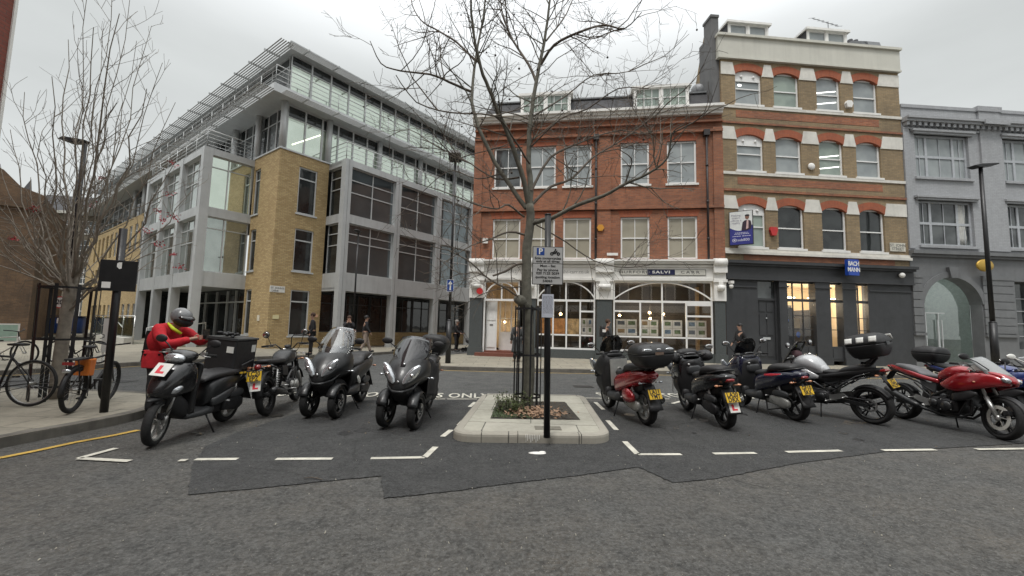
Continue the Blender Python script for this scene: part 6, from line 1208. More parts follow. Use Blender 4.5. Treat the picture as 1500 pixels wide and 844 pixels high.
        part(T, 'leg_shield', M_bp, lambda m: m.prism([(.36, .34), (.36, .6), (.30, .95), (.25, .95), (.29, .6), (.28, .33)], -.19, .19, bevel=.04)); part(T, 'floorboard', M_gpl, lambda m: m.loft([(.36, .29, .04, .16, 4), (.1, .28, .045, .17, 4), (-.1, .30, .06, .17, 4)], 18, 2))
        part(T, 'tail_body', k.get('tcol', col), lambda m: m.loft([(.0, .46, .12, .10, 3), (-.08, .52, .16, .16, 3), (-.32, .60, .14, .18, 3), (-.6, .64, .09, .15, 2.6), (-.82, .68, .06, .11, 2.4), (-.95, .70, .025, .05, 2.2)], 22, 4))
        part(T, 'seat', k.get('seatm', M_seat), lambda m: m.loft([(.05, .68, .03, .08, 2.4), (-.05, .73, .05, .13, 2.6), (-.3, .75, .055, .155, 2.8), (-.5, .75, .055, .15, 2.8), (-.70, .75, .03, .11, 2.4)], 20, 4))
        [part(T, 'side_cover', M_gpl, lambda m: m.loft([(-.05, .40, .05, .03, 3, s_ * .15), (-.25, .44, .07, .03, 3, s_ * .17), (-.5, .52, .04, .02, 3, s_ * .15)], 12, 3)) for s_ in (-1, 1)]
    # running gear shared by all scooters
    part(T, 'engine', k.get('eng', M_engd), lambda m: (m.loft([(-.1, .30, .09, .10, 3), (-.3, .30, .10, .12, 3), (-.5, .29, .08, .1, 3)], 16, 2), m.loft([(-.32, .31, .07, .035, 3, .13), (-.5, .31, .095, .04, 3, .135), (-.66, .30, .10, .04, 3, .135), (-.76, .29, .05, .03, 3, .13)], 16, 3)))
    part(T, 'exhaust', k.get('exm', M_sat), lambda m: m.loft([(-.28, .30, .03, .03, 2, -.15), (-.4, .31, .065, .055, 2.5, -.17), (-.75, .36, .075, .06, 2.5, -.18), (-.92, .40, .05, .045, 2.2, -.18), (-.93, .40, .025, .025, 2, -.18)], 16, 3))
    part(T, 'shock_absorber', M_alu, lambda m: [m.tube([(-.62, s_ * .13, .33), (-.55, s_ * .13, .62)], .02, 8) for s_ in (-1, 1)] + [m.lathe([(.028, 0), (.033, .006), (.028, .012)], (-.6 + i * .012, s_ * .13, .38 + i * .03), 'z', 10) for s_ in (-1, 1) for i in range(6)])
    tl = part(T, 'tail_light', M_rlens, lambda m: m.loft([(-.9, .75, .03, .09, 2.4), (-1.0, .765, .032, .08, 2.4), (-1.05, .77, .015, .04, 2.2)], 16, 3) if big else m.loft([(-.85, .70, .025, .07, 2.4), (-.93, .71, .025, .06, 2.4), (-.96, .715, .012, .03, 2.2)], 16, 3))
    for s_ in (-1, 1): indicator(T, (-.92, s_ * .08, .68), s_, k.get('rind', M_olens))
    part(T, 'grab_rail', k.get('rail', M_sat), lambda m: m.tube([(-.6, -.15, .84), (-.9, -.13, .90), (-1.0, 0, .92), (-.9, .13, .90), (-.6, .15, .84)], .012, 8))
    part(T, 'rear_hugger', M_bp, lambda m: m.shell(lambda u, v: (-.86 - .2 * u, (v - .5) * (.17 + .05 * u), .64 - .36 * u), 6, 3, .008))
    part(T, 'cable', M_pt, lambda m: [m.tube([(.30, s_ * .24, 1.03), (.38, s_ * .20, .98), (.42, s_ * .10, .90), (.40, s_ * .05, .84)], .005, 5) for s_ in (-1, 1)] + [m.tube([(wb - .12, .10, .60), (wb - .02, .13, .45), (wb + .02, .10, Rf + .08)], .005, 5), m.tube([(-.3, .14, .42), (-.4, .17, .30), (-.62, .15, .26)], .006, 5)])
    part(T, 'body_seam', M_pt, lambda m: [m.tube([(.02, s_ * .155, .50), (-.2, s_ * .188, .56), (-.5, s_ * .185, .645), (-.85, s_ * .125, .735)] if big else [(-.02, s_ * .12, .47), (-.25, s_ * .172, .52), (-.55, s_ * .158, .60), (-.82, s_ * .10, .665)], .004, 4) for s_ in (-1, 1)])
    part(T, 'passenger_peg', M_alu, lambda m: [m.tube([(-.30, s_ * .15, .38), (-.32, s_ * .23, .385)], .012, 6) for s_ in (-1, 1)])
    part(T, 'air_filter_box', M_gpl, lambda m: m.loft([(-.42, .44, .03, .03, 3, .14), (-.5, .45, .06, .035, 3.5, .145), (-.68, .45, .055, .035, 3.5, .14), (-.76, .44, .03, .02, 3, .13)], 14, 3))
    if k.get('plate'): plate(T, -1.035, k.get('pz', .50), *k['plate'], tilt=22, learner=k.get('learner'))
    stand(T, .0, 1); 
    if k.get('cstand'): stand(T, -.15, 1, True)
    if k.get('case'): topcase(T, *k['case'])
    return T
def motorcycle(label, loc, head, lean, style, col, **k):
    T = empty('motorcycle', loc, 0, label, 'motorcycle'); T.rotation_mode = 'QUATERNION'; T.rotation_quaternion = (Matrix.Rotation(R(head), 4, 'Z') @ Matrix.Rotation(R(-lean), 4, 'X')).to_quaternion()
    cl = style == 'classic'; wb = .68 if cl else .73; Rr = k.get('r', .31); wf, wr = (.09, .11) if cl else (.12, .17); st = R(k.get('steer', 0))
    tyre_wheel(T, wb, 0, Rr, wf, k.get('rim', M_bp), 18 if cl else 5, .075, 1 if cl else 2, st, 'spoke' if cl else 'cast', k.get('discm', M_alu), .12 if cl else .18)
    tyre_wheel(T, -wb, 0, Rr, wr, k.get('rim', M_bp), 18 if cl else 5, .085, 1, 0, 'spoke' if cl else 'cast', M_alu, .11)
    fm = k.get('forkm', M_alu)
    part(T, 'fork', fm, lambda m: [(m.tube([(wb - .30, s_ * .1, .98), (wb - .12, s_ * .1, .56)], .022, 10), m.tube([(wb - .14, s_ * .1, .60), (wb, s_ * .1, Rr)], .031, 10), m.ell((wb, s_ * .1, Rr), (.04, .03, .045))) for s_ in (-1, 1)])
    part(T, 'fork_clamp', M_engd, lambda m: (m.box(wb - .34, wb - .24, -.13, .13, .93, .96), m.box(wb - .28, wb - .18, -.13, .13, .76, .79)))
    fender(T, wb, Rr, Rr, .13, 15, 150, k.get('fcol', M_bp), 'front_mudguard')
    part(T, 'swing_arm', k.get('swing', M_sat), lambda m: [m.bar((-.1, s_ * .12, .38), (-wb, s_ * .13, Rr), .03, .06, (0, 0, 1)) for s_ in (-1, 1)])
    part(T, 'chain', M_engd, lambda m: (m.tube([(-.08, .10, .42), (-wb, .10, Rr + .09)], .009, 5), m.tube([(-.08, .10, .34), (-wb, .10, Rr - .09)], .009, 5), m.lathe([(.085, .095), (.09, .095), (.09, .105), (.085, .105)], (-wb, 0, Rr), 'y', 20, True)))
    part(T, 'frame', k.get('frame', M_bg), lambda m: [(m.tube([(.42, s_ * .05, .88), (.2, s_ * .14, .68), (-.12, s_ * .14, .5), (-.14, s_ * .12, .34)], .025, 8), m.tube([(.40, s_ * .05, .8), (.36, s_ * .12, .5), (.25, s_ * .12, .26), (-.1, s_ * .12, .25)], .016, 8), m.tube([(-.1, s_ * .12, .55), (-.4, s_ * .11, .70), (-.78, s_ * .09, .80)], .014, 8), m.tube([(-.1, s_ * .12, .42), (-.45, s_ * .11, .68)], .012, 8)) for s_ in (-1, 1)])
    en = part(T, 'engine', k.get('eng', M_engd), lambda m: (m.loft([(.24, .38, .09, .14, 4), (.1, .38, .13, .19, 4), (-.1, .39, .12, .19, 4), (-.18, .39, .07, .14, 4)], 18, 2), m.prism([(.14, .46), (.30, .52), (.24, .70), (.06, .66)], -.16, .16, bevel=.02)))
    part(en, 'engine_cover', M_cast if cl else M_sat, lambda m: [m.tube([(x, s_ * .18, z), (x, s_ * .225, z)], [r, r * .8], 18) for s_ in (-1, 1) for x, z, r in ((.13, .37, .085), (-.06, .39, .07))])
    part(en, 'cooling_fins', M_eng, lambda m: [m.bar((.02 + i * .018 * .4, 0, .5 + i * .022), (.29 + i * -.004, 0, .56 + i * .022), .36 if cl else .30, .005, (0, 0, 1)) for i in range(6)])
    if not cl: part(T, 'radiator', M_engd, lambda m: m.bar((.40, 0, .42), (.33, 0, .74), .34, .03, (1, 0, 0)))
    part(T, 'exhaust', k.get('exm', M_sat), lambda m: [m.tube([(.29, s_ * .08, .58), (.40, s_ * .09, .50), (.40, s_ * .09, .32), (.28, s_ * .1, .22), (0, -.13, .22)], .021, 10) for s_ in (-1, 1)] + [m.tube([(0, -.13, .22), (-.22, -.16, .26), (-.32, -.17, .30)], .024, 10), m.tube([(-.30, -.17, .29), (-.38, -.175, .31), (-.85, -.18, .40 if cl else .50), (-.89, -.18, .41 if cl else .51)], [.03, .052, .055, .04], 16)])
    part(T, 'rear_shock', M_alu, lambda m: [m.tube([(-wb + .04, s_ * .14, Rr + .03), (-.52, s_ * .13, .70)], .016, 8) for s_ in (-1, 1)] + [m.lathe([(.03, 0), (.035, .006), (.03, .012)], (-wb + .05 + i * .016, s_ * .14, Rr + .08 + i * .034), 'z', 10) for s_ in (-1, 1) for i in range(8)] if cl else m.tube([(-.2, 0, .4), (-.3, 0, .66)], .035, 10))
    part(T, 'footpeg', M_alu, lambda m: [(m.tube([(-.16, s_ * .14, .33), (-.16, s_ * .29, .33)], .012, 6), m.tube([(-.42, s_ * .14, .42), (-.42, s_ * .26, .42)], .012, 6), m.prism([(-.12, .30), (-.05, .40), (-.38, .48), (-.46, .42)], s_ * .145, s_ * .155)) for s_ in (-1, 1)])
    tz = 0.0 if cl else .04
    part(T, 'fuel_tank', col, lambda m: m.loft([(.44, .84 + tz, .05, .06, 2.4), (.38, .86 + tz, .10, .12, 2.4), (.24, .87 + tz, .13, .17, 2.5), (.08, .85 + tz, .12, .165, 2.6), (-.06, .80 + tz, .08, .12, 2.6), (-.12, .77 + tz, .04, .07, 2.4)], 24, 4))
    if style == 'naked': part(T, 'tank_cover', col, lambda m: m.loft([(.50, .86, .05, .10, 2.2), (.42, .92, .12, .17, 2.3), (.24, .96, .15, .21, 2.4), (.08, .93, .13, .19, 2.5), (-.04, .86, .08, .13, 2.4), (-.10, .82, .03, .07, 2.2)], 24, 4)); part(T, 'side_body', M_bp, lambda m: (m.loft([(.05, .70, .10, .12, 3), (-.2, .72, .11, .14, 3), (-.5, .80, .09, .12, 3), (-.85, .88, .06, .09, 3)], 18, 3)))
    part(T, 'fuel_cap', M_chrome, lambda m: m.tube([(.2, 0, .985 + tz + (.07 if style == 'naked' else 0)), (.2, 0, 1.01 + tz + (.08 if style == 'naked' else 0))], .035, 14))
    if cl:
        part(T, 'seat', M_seat, lambda m: m.loft([(-.02, .80, .03, .09, 2.6), (-.1, .815, .045, .12, 3), (-.5, .83, .045, .12, 3.2), (-.78, .85, .04, .11, 3), (-.84, .86, .02, .08, 2.4)], 20, 3)); fender(T, -wb, Rr + .06, Rr, .15, 60, 190, M_bp, 'rear_mudguard')
        [part(T, 'side_cover', M_bp, lambda m: m.prism([(-.08, .55), (-.05, .72), (-.32, .74), (-.30, .58)], s_ * .11, s_ * .14, bevel=.008)) for s_ in (-1, 1)]
        hl = part(T, 'headlight', M_bp, lambda m: m.lathe([(0, -.1), (.06, -.08), (.085, 0), (.088, .04)], (wb - .14, 0, .88), 'x', 20)); part(hl, 'headlight_lens', M_lens, lambda m: m.ell((wb - .1, 0, .88), (.02, .082, .082), n=18, m=8))
        bars_(T, .34, 1.0, .38, .09, .10); zc = 1.28; part(T, 'instrument', M_bp, lambda m: m.tube([(.38, 0, 1.0), (.36, 0, 1.06)], .05, 14))
        for s_ in (-1, 1): mirror(T, (.31, s_ * .26, 1.09), (.30, s_ * .33, zc), (.012, .062, .062), stem=.006)
        part(T, 'tail_light', M_rlens, lambda m: (m.lathe([(0, -.05), (.04, -.045), (.045, 0), (.04, .03)], (-.93, 0, .78), 'x', 16)))
        part(T, 'fork_gaiter', M_rub, lambda m: [m.tube([(wb - .24 + .11 * t / 8, s_ * .1, .84 - .26 * t / 8) for t in range(9)], [.032 + .006 * (t % 2) for t in range(9)], 10) for s_ in (-1, 1)])
    else:
        sm_ = k.get('seatm', M_seat)
        part(T, 'seat', sm_, lambda m: m.loft([(.02, .80, .03, .06, 2.4), (-.08, .815, .045, .12, 2.6), (-.30, .825, .045, .15, 2.8), (-.40, .87, .06, .15, 2.8), (-.6, .92, .065, .15, 2.8), (-.80, .95, .04, .10, 2.4)], 20, 4))
        part(T, 'tail_cowl', k.get('tcol', col), lambda m: [m.loft([(-.05, .74, .035, .03, 2.6, s_ * .11), (-.3, .79, .04, .035, 2.6, s_ * .13), (-.6, .86, .05, .04, 2.6, s_ * .11), (-.92, .93, .03, .03, 2.2, s_ * .05)], 14, 4) for s_ in (-1, 1)])
        part(T, 'under_tail', M_bp, lambda m: (m.loft([(-.4, .78, .05, .1, 3), (-.7, .84, .05, .09, 3), (-.95, .88, .03, .06, 2.6)], 14, 2), m.shell(lambda u, v: (-.9 - .16 * u, (v - .5) * .13, .86 - .26 * u), 5, 2, .01)))
        fender(T, -wb, Rr, Rr, .18, 40, 150, M_bp, 'hugger')
        part(T, 'tail_light', M_rlens, lambda m: m.loft([(-.88, .905, .025, .075, 2.4), (-.98, .92, .03, .06, 2.4), (-1.02, .925, .012, .03, 2)], 14, 3))
        bars_(T, .40, 1.03, .34, .03, .10, lever=True)
        if style == 'sport':
            fr = part(T, 'front_fairing', col, lambda m: [m.loft([(.86, .82, .03, .03, 2.2, s_ * .06), (.72, .84, .09, .05, 2.4, s_ * .13), (.5, .81, .13, .05, 2.2, s_ * .19), (.3, .76, .14, .045, 2.0, s_ * .215), (.14, .72, .08, .03, 2.0, s_ * .21), (.04, .70, .02, .015, 2, s_ * .19)], 18, 4) for s_ in (-1, 1)] + [m.loft([(.9, .84, .025, .04, 2.2), (.8, .90, .06, .12, 2.4), (.62, .95, .06, .16, 2.6), (.5, .96, .03, .12, 2.6)], 20, 4)])
            for s_ in (-1, 1): part(fr, 'headlight', M_lens, lambda m: m.ell((.83, s_ * .09, .87), (.06, .055, .04), (0, .35, s_ * -.5), 16, 10))
            part(fr, 'fairing_panel', M_bp, lambda m: [m.loft([(.55, .62, .02, .02, 2.2, s_ * .2), (.4, .58, .08, .02, 2.4, s_ * .20), (.22, .52, .06, .02, 2.4, s_ * .2)], 12, 3) for s_ in (-1, 1)])
            part(T, 'windscreen', k.get('screen', G_grey), lambda m: m.shell(lambda u, v: (.84 - .36 * v - .15 * (2 * u - 1) ** 2 * (1 - .3 * v), (u - .5) * 2 * (.17 - .045 * v ** 3), .93 + .27 * v ** .85 - .05 * (2 * u - 1) ** 2), 14, 10, .004))
            for s_ in (-1, 1): mirror(T, (.66, s_ * .14, 1.0), (.50, s_ * .36, 1.17), (.012, .09, .05), mt=k.get('mirm', M_bp))
            if k.get('open'): part(T, 'inner_panel', M_pw, lambda m: [m.prism([(.36, .98), (.5, 1.1), (.56, .98)], s_ * .13, s_ * .135) for s_ in (-1, 1)])
        else:
            fr = part(T, 'headlight_cowl', k.get('cowl', col), lambda m: m.loft([(.72, .80, .04, .05, 2.2), (.66, .84, .1, .12, 2.4), (.55, .88, .1, .14, 2.6), (.45, .9, .05, .1, 2.6)], 20, 4)); part(fr, 'headlight', M_lens, lambda m: m.ell((.69, 0, .83), (.05, .09, .06), (0, .3, 0), 16, 10))
            part(T, 'tank_shroud', k.get('shroud', M_wp), lambda m: [m.loft([(.52, .80, .03, .02, 2.2, s_ * .16), (.4, .78, .10, .03, 2.4, s_ * .19), (.2, .76, .10, .03, 2.4, s_ * .18), (.0, .72, .03, .02, 2, s_ * .14)], 14, 4) for s_ in (-1, 1)])
            part(T, 'windscreen', G_smoke, lambda m: m.shell(lambda u, v: (.70 - .28 * v - .1 * (2 * u - 1) ** 2, (u - .5) * 2 * (.21 - .06 * v ** 3), .90 + .44 * v), 12, 10, .004))
            for s_ in (-1, 1): mirror(T, (.36, s_ * .26, 1.08), (.38, s_ * .36, 1.30), (.012, .062, .055), stem=.006)
            part(T, 'crash_bar', M_bg, lambda m: [m.tube([(-.1, s_ * .15, .62), (-.35, s_ * .22, .60), (-.62, s_ * .2, .80), (-.8, s_ * .12, .88)], .011, 7) for s_ in (-1, 1)])
    part(T, 'cable', M_pt, lambda m: [m.tube([(.30, s_ * .22, 1.05), (.46, s_ * .18, 1.02), (.50, s_ * .08, .90), (.40, s_ * .05, .78)], .005, 5) for s_ in (-1, 1)] + [m.tube([(.50, .11, .86), (.62, .14, .60), (wb - .02, .12, Rr + .1)], .005, 5), m.tube([(.2, -.15, .55), (.02, -.19, .48), (-.1, -.17, .36)], .008, 5), m.tube([(.25, .16, .48), (.1, .2, .52), (-.1, .16, .50)], .010, 6)])
    part(T, 'radiator_hose', M_rub, lambda m: [m.tube([(.30, s_ * .12, .66), (.22, s_ * .17, .60), (.16, s_ * .16, .48)], .014, 7) for s_ in (-1, 1)]); part(T, 'engine_bolt', M_alu, lambda m: [m.ell((x, s_ * .2, z), (.008, .01, .008), n=6, m=4) for s_ in (-1, 1) for x, z in ((.2, .32), (.2, .44), (.05, .30), (.05, .46), (-.12, .34), (-.12, .44))])
    part(T, 'battery_cover', M_gpl, lambda m: [m.prism([(-.1, .56), (-.08, .70), (-.34, .72), (-.30, .58)], s_ * .10, s_ * .125, bevel=.008) for s_ in (-1, 1)])
    for s_ in (-1, 1): indicator(T, (-.90, s_ * .05, .78 if cl else .84), s_); indicator(T, (wb - .2, s_ * .12, .80), s_)
    if k.get('plate'): plate(T, k.get('px', -1.0), k.get('pz', .62), *k['plate'], tilt=k.get('ptilt', 22), learner=k.get('learner'))
    stand(T, .0, 1)
    if k.get('case'): topcase(T, *k['case'])
    return T
def mid(f, r): return ((f[0] + r[0]) / 2, (f[1] + r[1]) / 2, .012)
B = {}
# 1 delivery scooter
B[1] = scooter('black learner scooter with a huge black delivery box beside the rider in red', (-4.20, 5.82, .01), -89, 5, 'mid', M_bg, steer=16, fork=M_alu, rim=M_cast, fcol=M_bp, tcol=M_sat, mz=1.22)
l_plate(B[1], .715, .895, -42, 1, 0, .18)
part(B[1], 'delivery_box', M_bp, lambda m: m.prism([(-1.0, .0), (-.47, .0), (-.47, .44), (-1.0, .44)], -.33, .11, bevel=.025)).location = (0, 0, .76)
part(B[1], 'box_lid', M_gpl, lambda m: m.prism([(-1.01, 0), (-.46, 0), (-.46, .035), (-1.01, .035)], -.34, .12, bevel=.012)).location = (0, 0, 1.20)
part(B[1], 'box_label', M_pw, lambda m: m.box(-.468, -.46, -.02, .08, 1.02, 1.11)); part(B[1], 'box_label', M_pw, lambda m: m.box(-.95, -.85, .112, .117, 1.02, 1.13))
part(B[1], 'rack', M_chrome, lambda m: (m.box(-.95, -.5, -.2, .2, .73, .76), m.tube([(-.6, -.12, .6), (-.7, -.14, .75)], .012, 6), m.tube([(-.6, .12, .6), (-.7, .14, .75)], .012, 6)))
gl = MB(); rg = random.Random(2)
for i in range(16): gl.ell((-.62 + rg.uniform(-.09, .09), -.08 + rg.uniform(-.14, .1), 1.26 + rg.uniform(-.01, .05)), (.045, .025, .02), (0, 0, rg.uniform(0, 3)), 10, 6)
GLOVES = gl
# 2 classic
B[2] = motorcycle('small black retro motorcycle with learner plate seen from behind', (-3.95, 7.60, .01), 99, 6, 'classic', M_sat, r=.315, plate=('LC20', 'EPZ'), learner=True, px=-1.08, pz=.66, ptilt=16, exm=M_sat, rim=M_bp)
# 3, 4 three wheelers
B[3] = scooter('black three wheeled scooter with a tall clear windscreen beside the retro motorcycle', (-2.90, 7.60, .01), -93, 1, 'big', M_sat, three=True, screen='tall', mz=1.2, steer=2, rail=M_chrome)
part(B[3], 'air_vent', M_pw, lambda m: m.ell((-.1, .21, .5), (.10, .012, .05), (0, -.8, 0), 12, 6))
B[4] = scooter('black three wheeled scooter with dark screen, apron and top case, nearest the island', (-1.52, 7.02, .01), -94, 3, 'big', M_sat, three=True, screen='short', mz=1.22, steer=-4, case=(-.92, .98, .46, .50, .34, M_bp))
for s_ in (-1, 1): part(B[4], 'apron', mat('apron_cloth', (.025, .025, .027), .75, 0, .2, 12, bmp=.4), lambda m: m.shell(lambda u, v: (.46 - .62 * u + .02 * math.sin(v * 12), s_ * (.27 + .06 * math.sin(u * 3) + .02 * math.sin(u * 14 + v * 3)), 1.0 - .22 * u - (.55 - .12 * u) * v), 14, 12, .006))
# 5 red scooter
B[5] = scooter('red and black scooter with a large black top case right of the island', (2.05, 7.62, .01), 101, 4, 'big', M_bp, screen='smoke', fcol=M_red, tcol=M_red, plate=('LA11', 'YMT'), pz=.52, case=(-.98, .94, .52, .60, .36, M_bp, 'silver'), rim=M_cast, mz=1.22, rind=M_lens, eng=M_cast)
part(B[5], 'side_panel', M_red, lambda m: [m.loft([(-.25, .40, .03, .03, 2.2, s_ * .16), (-.4, .43, .10, .05, 2.4, s_ * .19), (-.58, .44, .11, .05, 2.4, s_ * .2), (-.7, .42, .04, .03, 2.2, s_ * .18)], 14, 3) for s_ in (-1, 1)])
part(B[5], 'inner_shield', M_cast, lambda m: (m.box(.17, .2, -.16, .16, .5, .96), m.lathe([(.035, 0), (.045, .01), (.035, .02)], (.15, 0, .78), 'x', 14)))
# 6 black scooter with chain
B[6] = scooter('all black scooter with learner plate and handlebar cover, second right of the island', (3.38, 7.52, .01), 90, 5, 'big', M_bg, screen='none', plate=('LA20', 'DRX'), learner=True, pz=.52, mz=1.18, rf=.31, rb=.29)
part(B[6], 'handlebar_cover', M_seat, lambda m: [m.loft([(.28, 1.02, .05, .05, 2.4, s_ * .33), (.38, 1.03, .10, .10, 2.6, s_ * .30), (.52, 1.02, .10, .1, 2.6, s_ * .26), (.6, 1.0, .05, .06, 2.4, s_ * .22)], 14, 3) for s_ in (-1, 1)]); part(B[6], 'screen_base', M_bp, lambda m: m.loft([(.62, 1.0, .1, .16, 2.6), (.52, 1.08, .09, .2, 2.8), (.44, 1.08, .05, .16, 2.8)], 18, 3))
ch = MB()
for i in range(26): t = i / 25; ch.ell((.30 + .28 * t, .36 - .06 * t, 1.0 - .62 * t), (.016, .008, .011), (i * 1.57 * (i % 2), -.9, 0), 8, 5)
ch.build('lock_chain', M_cast, B[6])
# 7 navy scooter
B[7] = scooter('navy scooter with a red and white side stripe and smoked screen', (4.87, 8.22, .01), 96, 5, 'big', M_navyp, screen='smoke', plate=('GF10', 'SKK'), pz=.56, mz=1.30, rf=.29, rb=.30, eng=M_cast, cstand=True)
part(B[7], 'stripe', M_lred, lambda m: [m.loft([(-.3, .745, .018, .006, 2, s_ * .198), (-.5, .76, .03, .008, 2, s_ * .20), (-.7, .775, .03, .008, 2, s_ * .175)], 12, 3) for s_ in (-1, 1)]); part(B[7], 'stripe', M_pw, lambda m: [m.loft([(-.68, .775, .028, .008, 2, s_ * .178), (-.82, .79, .025, .008, 2, s_ * .15), (-.92, .8, .01, .006, 2, s_ * .12)], 12, 3) for s_ in (-1, 1)])
# 8 adventure bike
B[8] = motorcycle('black and silver motorcycle with a raised white panelled top case', (5.86, 8.05, .01), 116, 5, 'naked', M_wp, plate=('LR22', 'NZW'), pz=.72, px=-1.06, ptilt=32, case=(-.80, 1.13, .54, .54, .40, M_bp, 'white', R(10)), r=.315, rim=M_sat, cowl=M_wp, tcol=M_bp)
part(B[8], 'tank_pad', M_gpl, lambda m: m.loft([(.06, .93, .05, .14, 2.6), (-.02, .88, .06, .13, 2.6), (-.1, .83, .04, .09, 2.4)], 18, 3)); part(B[8], 'handlebar_bag', mat('maroon_cloth', (.05, .02, .025), .8), lambda m: m.ell((.45, 0, 1.08), (.1, .14, .09), n=16, m=10)); part(B[8], 'key_tag', mat('lime_strap', (.45, .5, .08), .6), lambda m: m.box(.30, .33, -.24, -.21, .92, 1.02))
part(B[8], 'bracket', M_bp, lambda m: (m.bar((-.7, -.08, .93), (-.84, -.08, 1.12), .05, .03), m.bar((-.7, .08, .93), (-.84, .08, 1.12), .05, .03)))
# 9 red sport tourer, 10 blue
B[9] = motorcycle('glossy red half faired motorcycle with a grey screen facing the road', (7.22, 7.18, .01), -84, 5, 'sport', M_red, steer=-14, seatm=M_gseat, fcol=M_bp, r=.31, rim=M_bp, discm=mat('disc_pale', (.62, .61, .56), .5, .2), frame=M_sat, eng=M_engd, open=True)
B[10] = motorcycle('blue motorcycle with a black top case behind the red one at the right edge', (8.35, 7.55, .01), -80, 4, 'sport', M_blue, steer=-8, case=(-.92, 1.0, .46, .46, .30, M_bp), r=.31, mirm=M_pw, screen=G_smoke)
g_ = GLOVES; g_.M = None; o = g_.build('gloves', M_bp); tag(o, 'pair of black riding gloves lying on the delivery box', 'gloves'); bpy.context.view_layer.update(); o.matrix_world = B[1].matrix_world @ Matrix.Translation((0, -.02, -.0))
# ================================================================== bicycles
def bicycle(label, loc, head, lean=2, col=M_bp, r=.34, group=None, rack=False, dropped=False, basket=None, seatm=None, wheels=(1, 1)):
    T = empty('bicycle', loc, 0, label, 'bicycle', group); T.rotation_mode = 'QUATERNION'; T.rotation_quaternion = (Matrix.Rotation(R(head), 4, 'Z') @ Matrix.Rotation(R(lean), 4, 'X')).to_quaternion(); wb = .52
    for x, nm in ((wb, 0), (-wb, 1)):
        m = MB(); tr = .021 if not rack else .03; m.lathe([(r - tr + tr * math.cos(a), tr * math.sin(a)) for a in [2 * math.pi * i / 8 for i in range(8)]], (0, 0, 0), 'y', 40, True); w_ = m.build('wheel', M_rub, T); w_.location = (x, 0, r)
        m = MB(); m.lathe([(r - 2 * tr + .008, -.012), (r - 2 * tr + .008, .012), (r - 2 * tr - .012, .0)], (0, 0, 0), 'y', 36, True); m.build('rim', M_alu if not rack else M_bp, w_)
        m = MB()
        for k in range(22): a = 2 * math.pi * k / 22; m.tube([(.018 * math.cos(a + .9), .025 * (-1) ** k, .018 * math.sin(a + .9)), ((r - 2 * tr) * math.cos(a), 0, (r - 2 * tr) * math.sin(a))], .0016, 3, False)
        m.tube([(0, -.045, 0), (0, .045, 0)], .02, 8); m.build('spokes', M_alu, w_)
    bb = (-.08, 0, .28); hd = (.36, 0, .78); hd2 = (.39, 0, .62); st = (-.22, 0, .80)
    part(T, 'frame', col, lambda m: (m.tube([bb, st], .016, 8), m.tube([(-.20, 0, .74), hd], .016, 8), m.tube([bb, hd2], .02, 8), m.tube([hd, hd2], .02, 8)) + tuple(m.tube(q, .009, 6) for s_ in (-1, 1) for q in ([bb, (-wb, s_ * .05, r)], [(-.2, 0, .74), (-wb, s_ * .05, r)])))
    part(T, 'fork', col, lambda m: [m.tube([(.39, 0, .62), (.41, s_ * .045, .56), (wb, s_ * .045, r)], .011, 6) for s_ in (-1, 1)])
    part(T, 'saddle', seatm or M_seat, lambda m: (m.loft([(-.36, .93, .02, .07, 2.4), (-.26, .93, .025, .065, 2.4), (-.12, .925, .015, .02, 2.4)], 14, 3), m.tube([st, (-.25, 0, .92)], .012, 6)))
    part(T, 'handlebar', M_bp, lambda m: (m.tube([hd, (.34, 0, .92)], .014, 8), m.tube([(.22, -.29, .98), (.34, -.2, .96), (.36, 0, .92), (.34, .2, .96), (.22, .29, .98)], .012, 8)) if not dropped else (m.tube([hd, (.40, 0, .86)], .014, 8), [m.tube([(.4, 0, .86), (.42, s_ * .2, .86), (.5, s_ * .21, .84), (.5, s_ * .21, .76), (.40, s_ * .21, .72)], .012, 8) for s_ in (-1, 1)]))
    part(T, 'crankset', M_engd, lambda m: (m.lathe([(.085, .05), (.09, .05), (.09, .056), (.085, .056)], bb, 'y', 20, True), m.tube([(-.08, .06, .28), (-.0, .07, .13)], .01, 6), m.tube([(-.08, -.06, .28), (-.16, -.07, .43)], .01, 6), m.box(-.05, .05, .07, .16, .115, .14), m.box(-.21, -.11, -.16, -.07, .42, .445), m.tube([(-.08, .05, .37), (-wb, .05, r + .04)], .005, 4), m.tube([(-.08, .05, .19), (-wb, .05, r - .04)], .005, 4)))
    if rack:
        part(T, 'rear_rack', M_bp, lambda m: (m.box(-.75, -.3, -.07, .07, .76, .78), m.tube([(-.7, .07, .76), (-wb, .07, r)], .007, 5), m.tube([(-.7, -.07, .76), (-wb, -.07, r)], .007, 5)))
        part(T, 'rear_box', mat('orange_box', (.72, .20, .03), .4), lambda m: m.prism([(-.42, .52), (-.26, .50), (-.24, .76), (-.44, .76)], -.09, .09, bevel=.02)); part(T, 'tail_light', M_rlens, lambda m: m.box(-.80, -.75, -.06, .06, .70, .74)); part(T, 'reflector', M_lens, lambda m: m.ell((-.80, 0, .62), (.02, .05, .03)))
        fender(T, -wb, r, r, .07, 30, 190, M_bp, 'mudguard', .003)
    return T
bicycle('black hire bicycle with an orange rear box leaning on the thick black post', (-6.46, 6.72, .125), 112, 3, M_bp, .33, rack=True)
bicycle('black bicycle standing before the left tree guard', (-7.80, 6.55, .125), 187, 2, M_bp, .35)
bicycle('black bicycle cut by the left edge of the view', (-8.05, 6.05, .125), 175, 3, M_bp, .35)
bicycle('white framed bicycle across the side street on the left', (-14.0, 11.9, .125), 12, 3, M_pw, .34, seatm=M_pw)
bicycle('dark bicycle on the far pavement behind the thick black post', (-12.75, 12.75, .125), 8, 3, M_engd, .34, dropped=True)
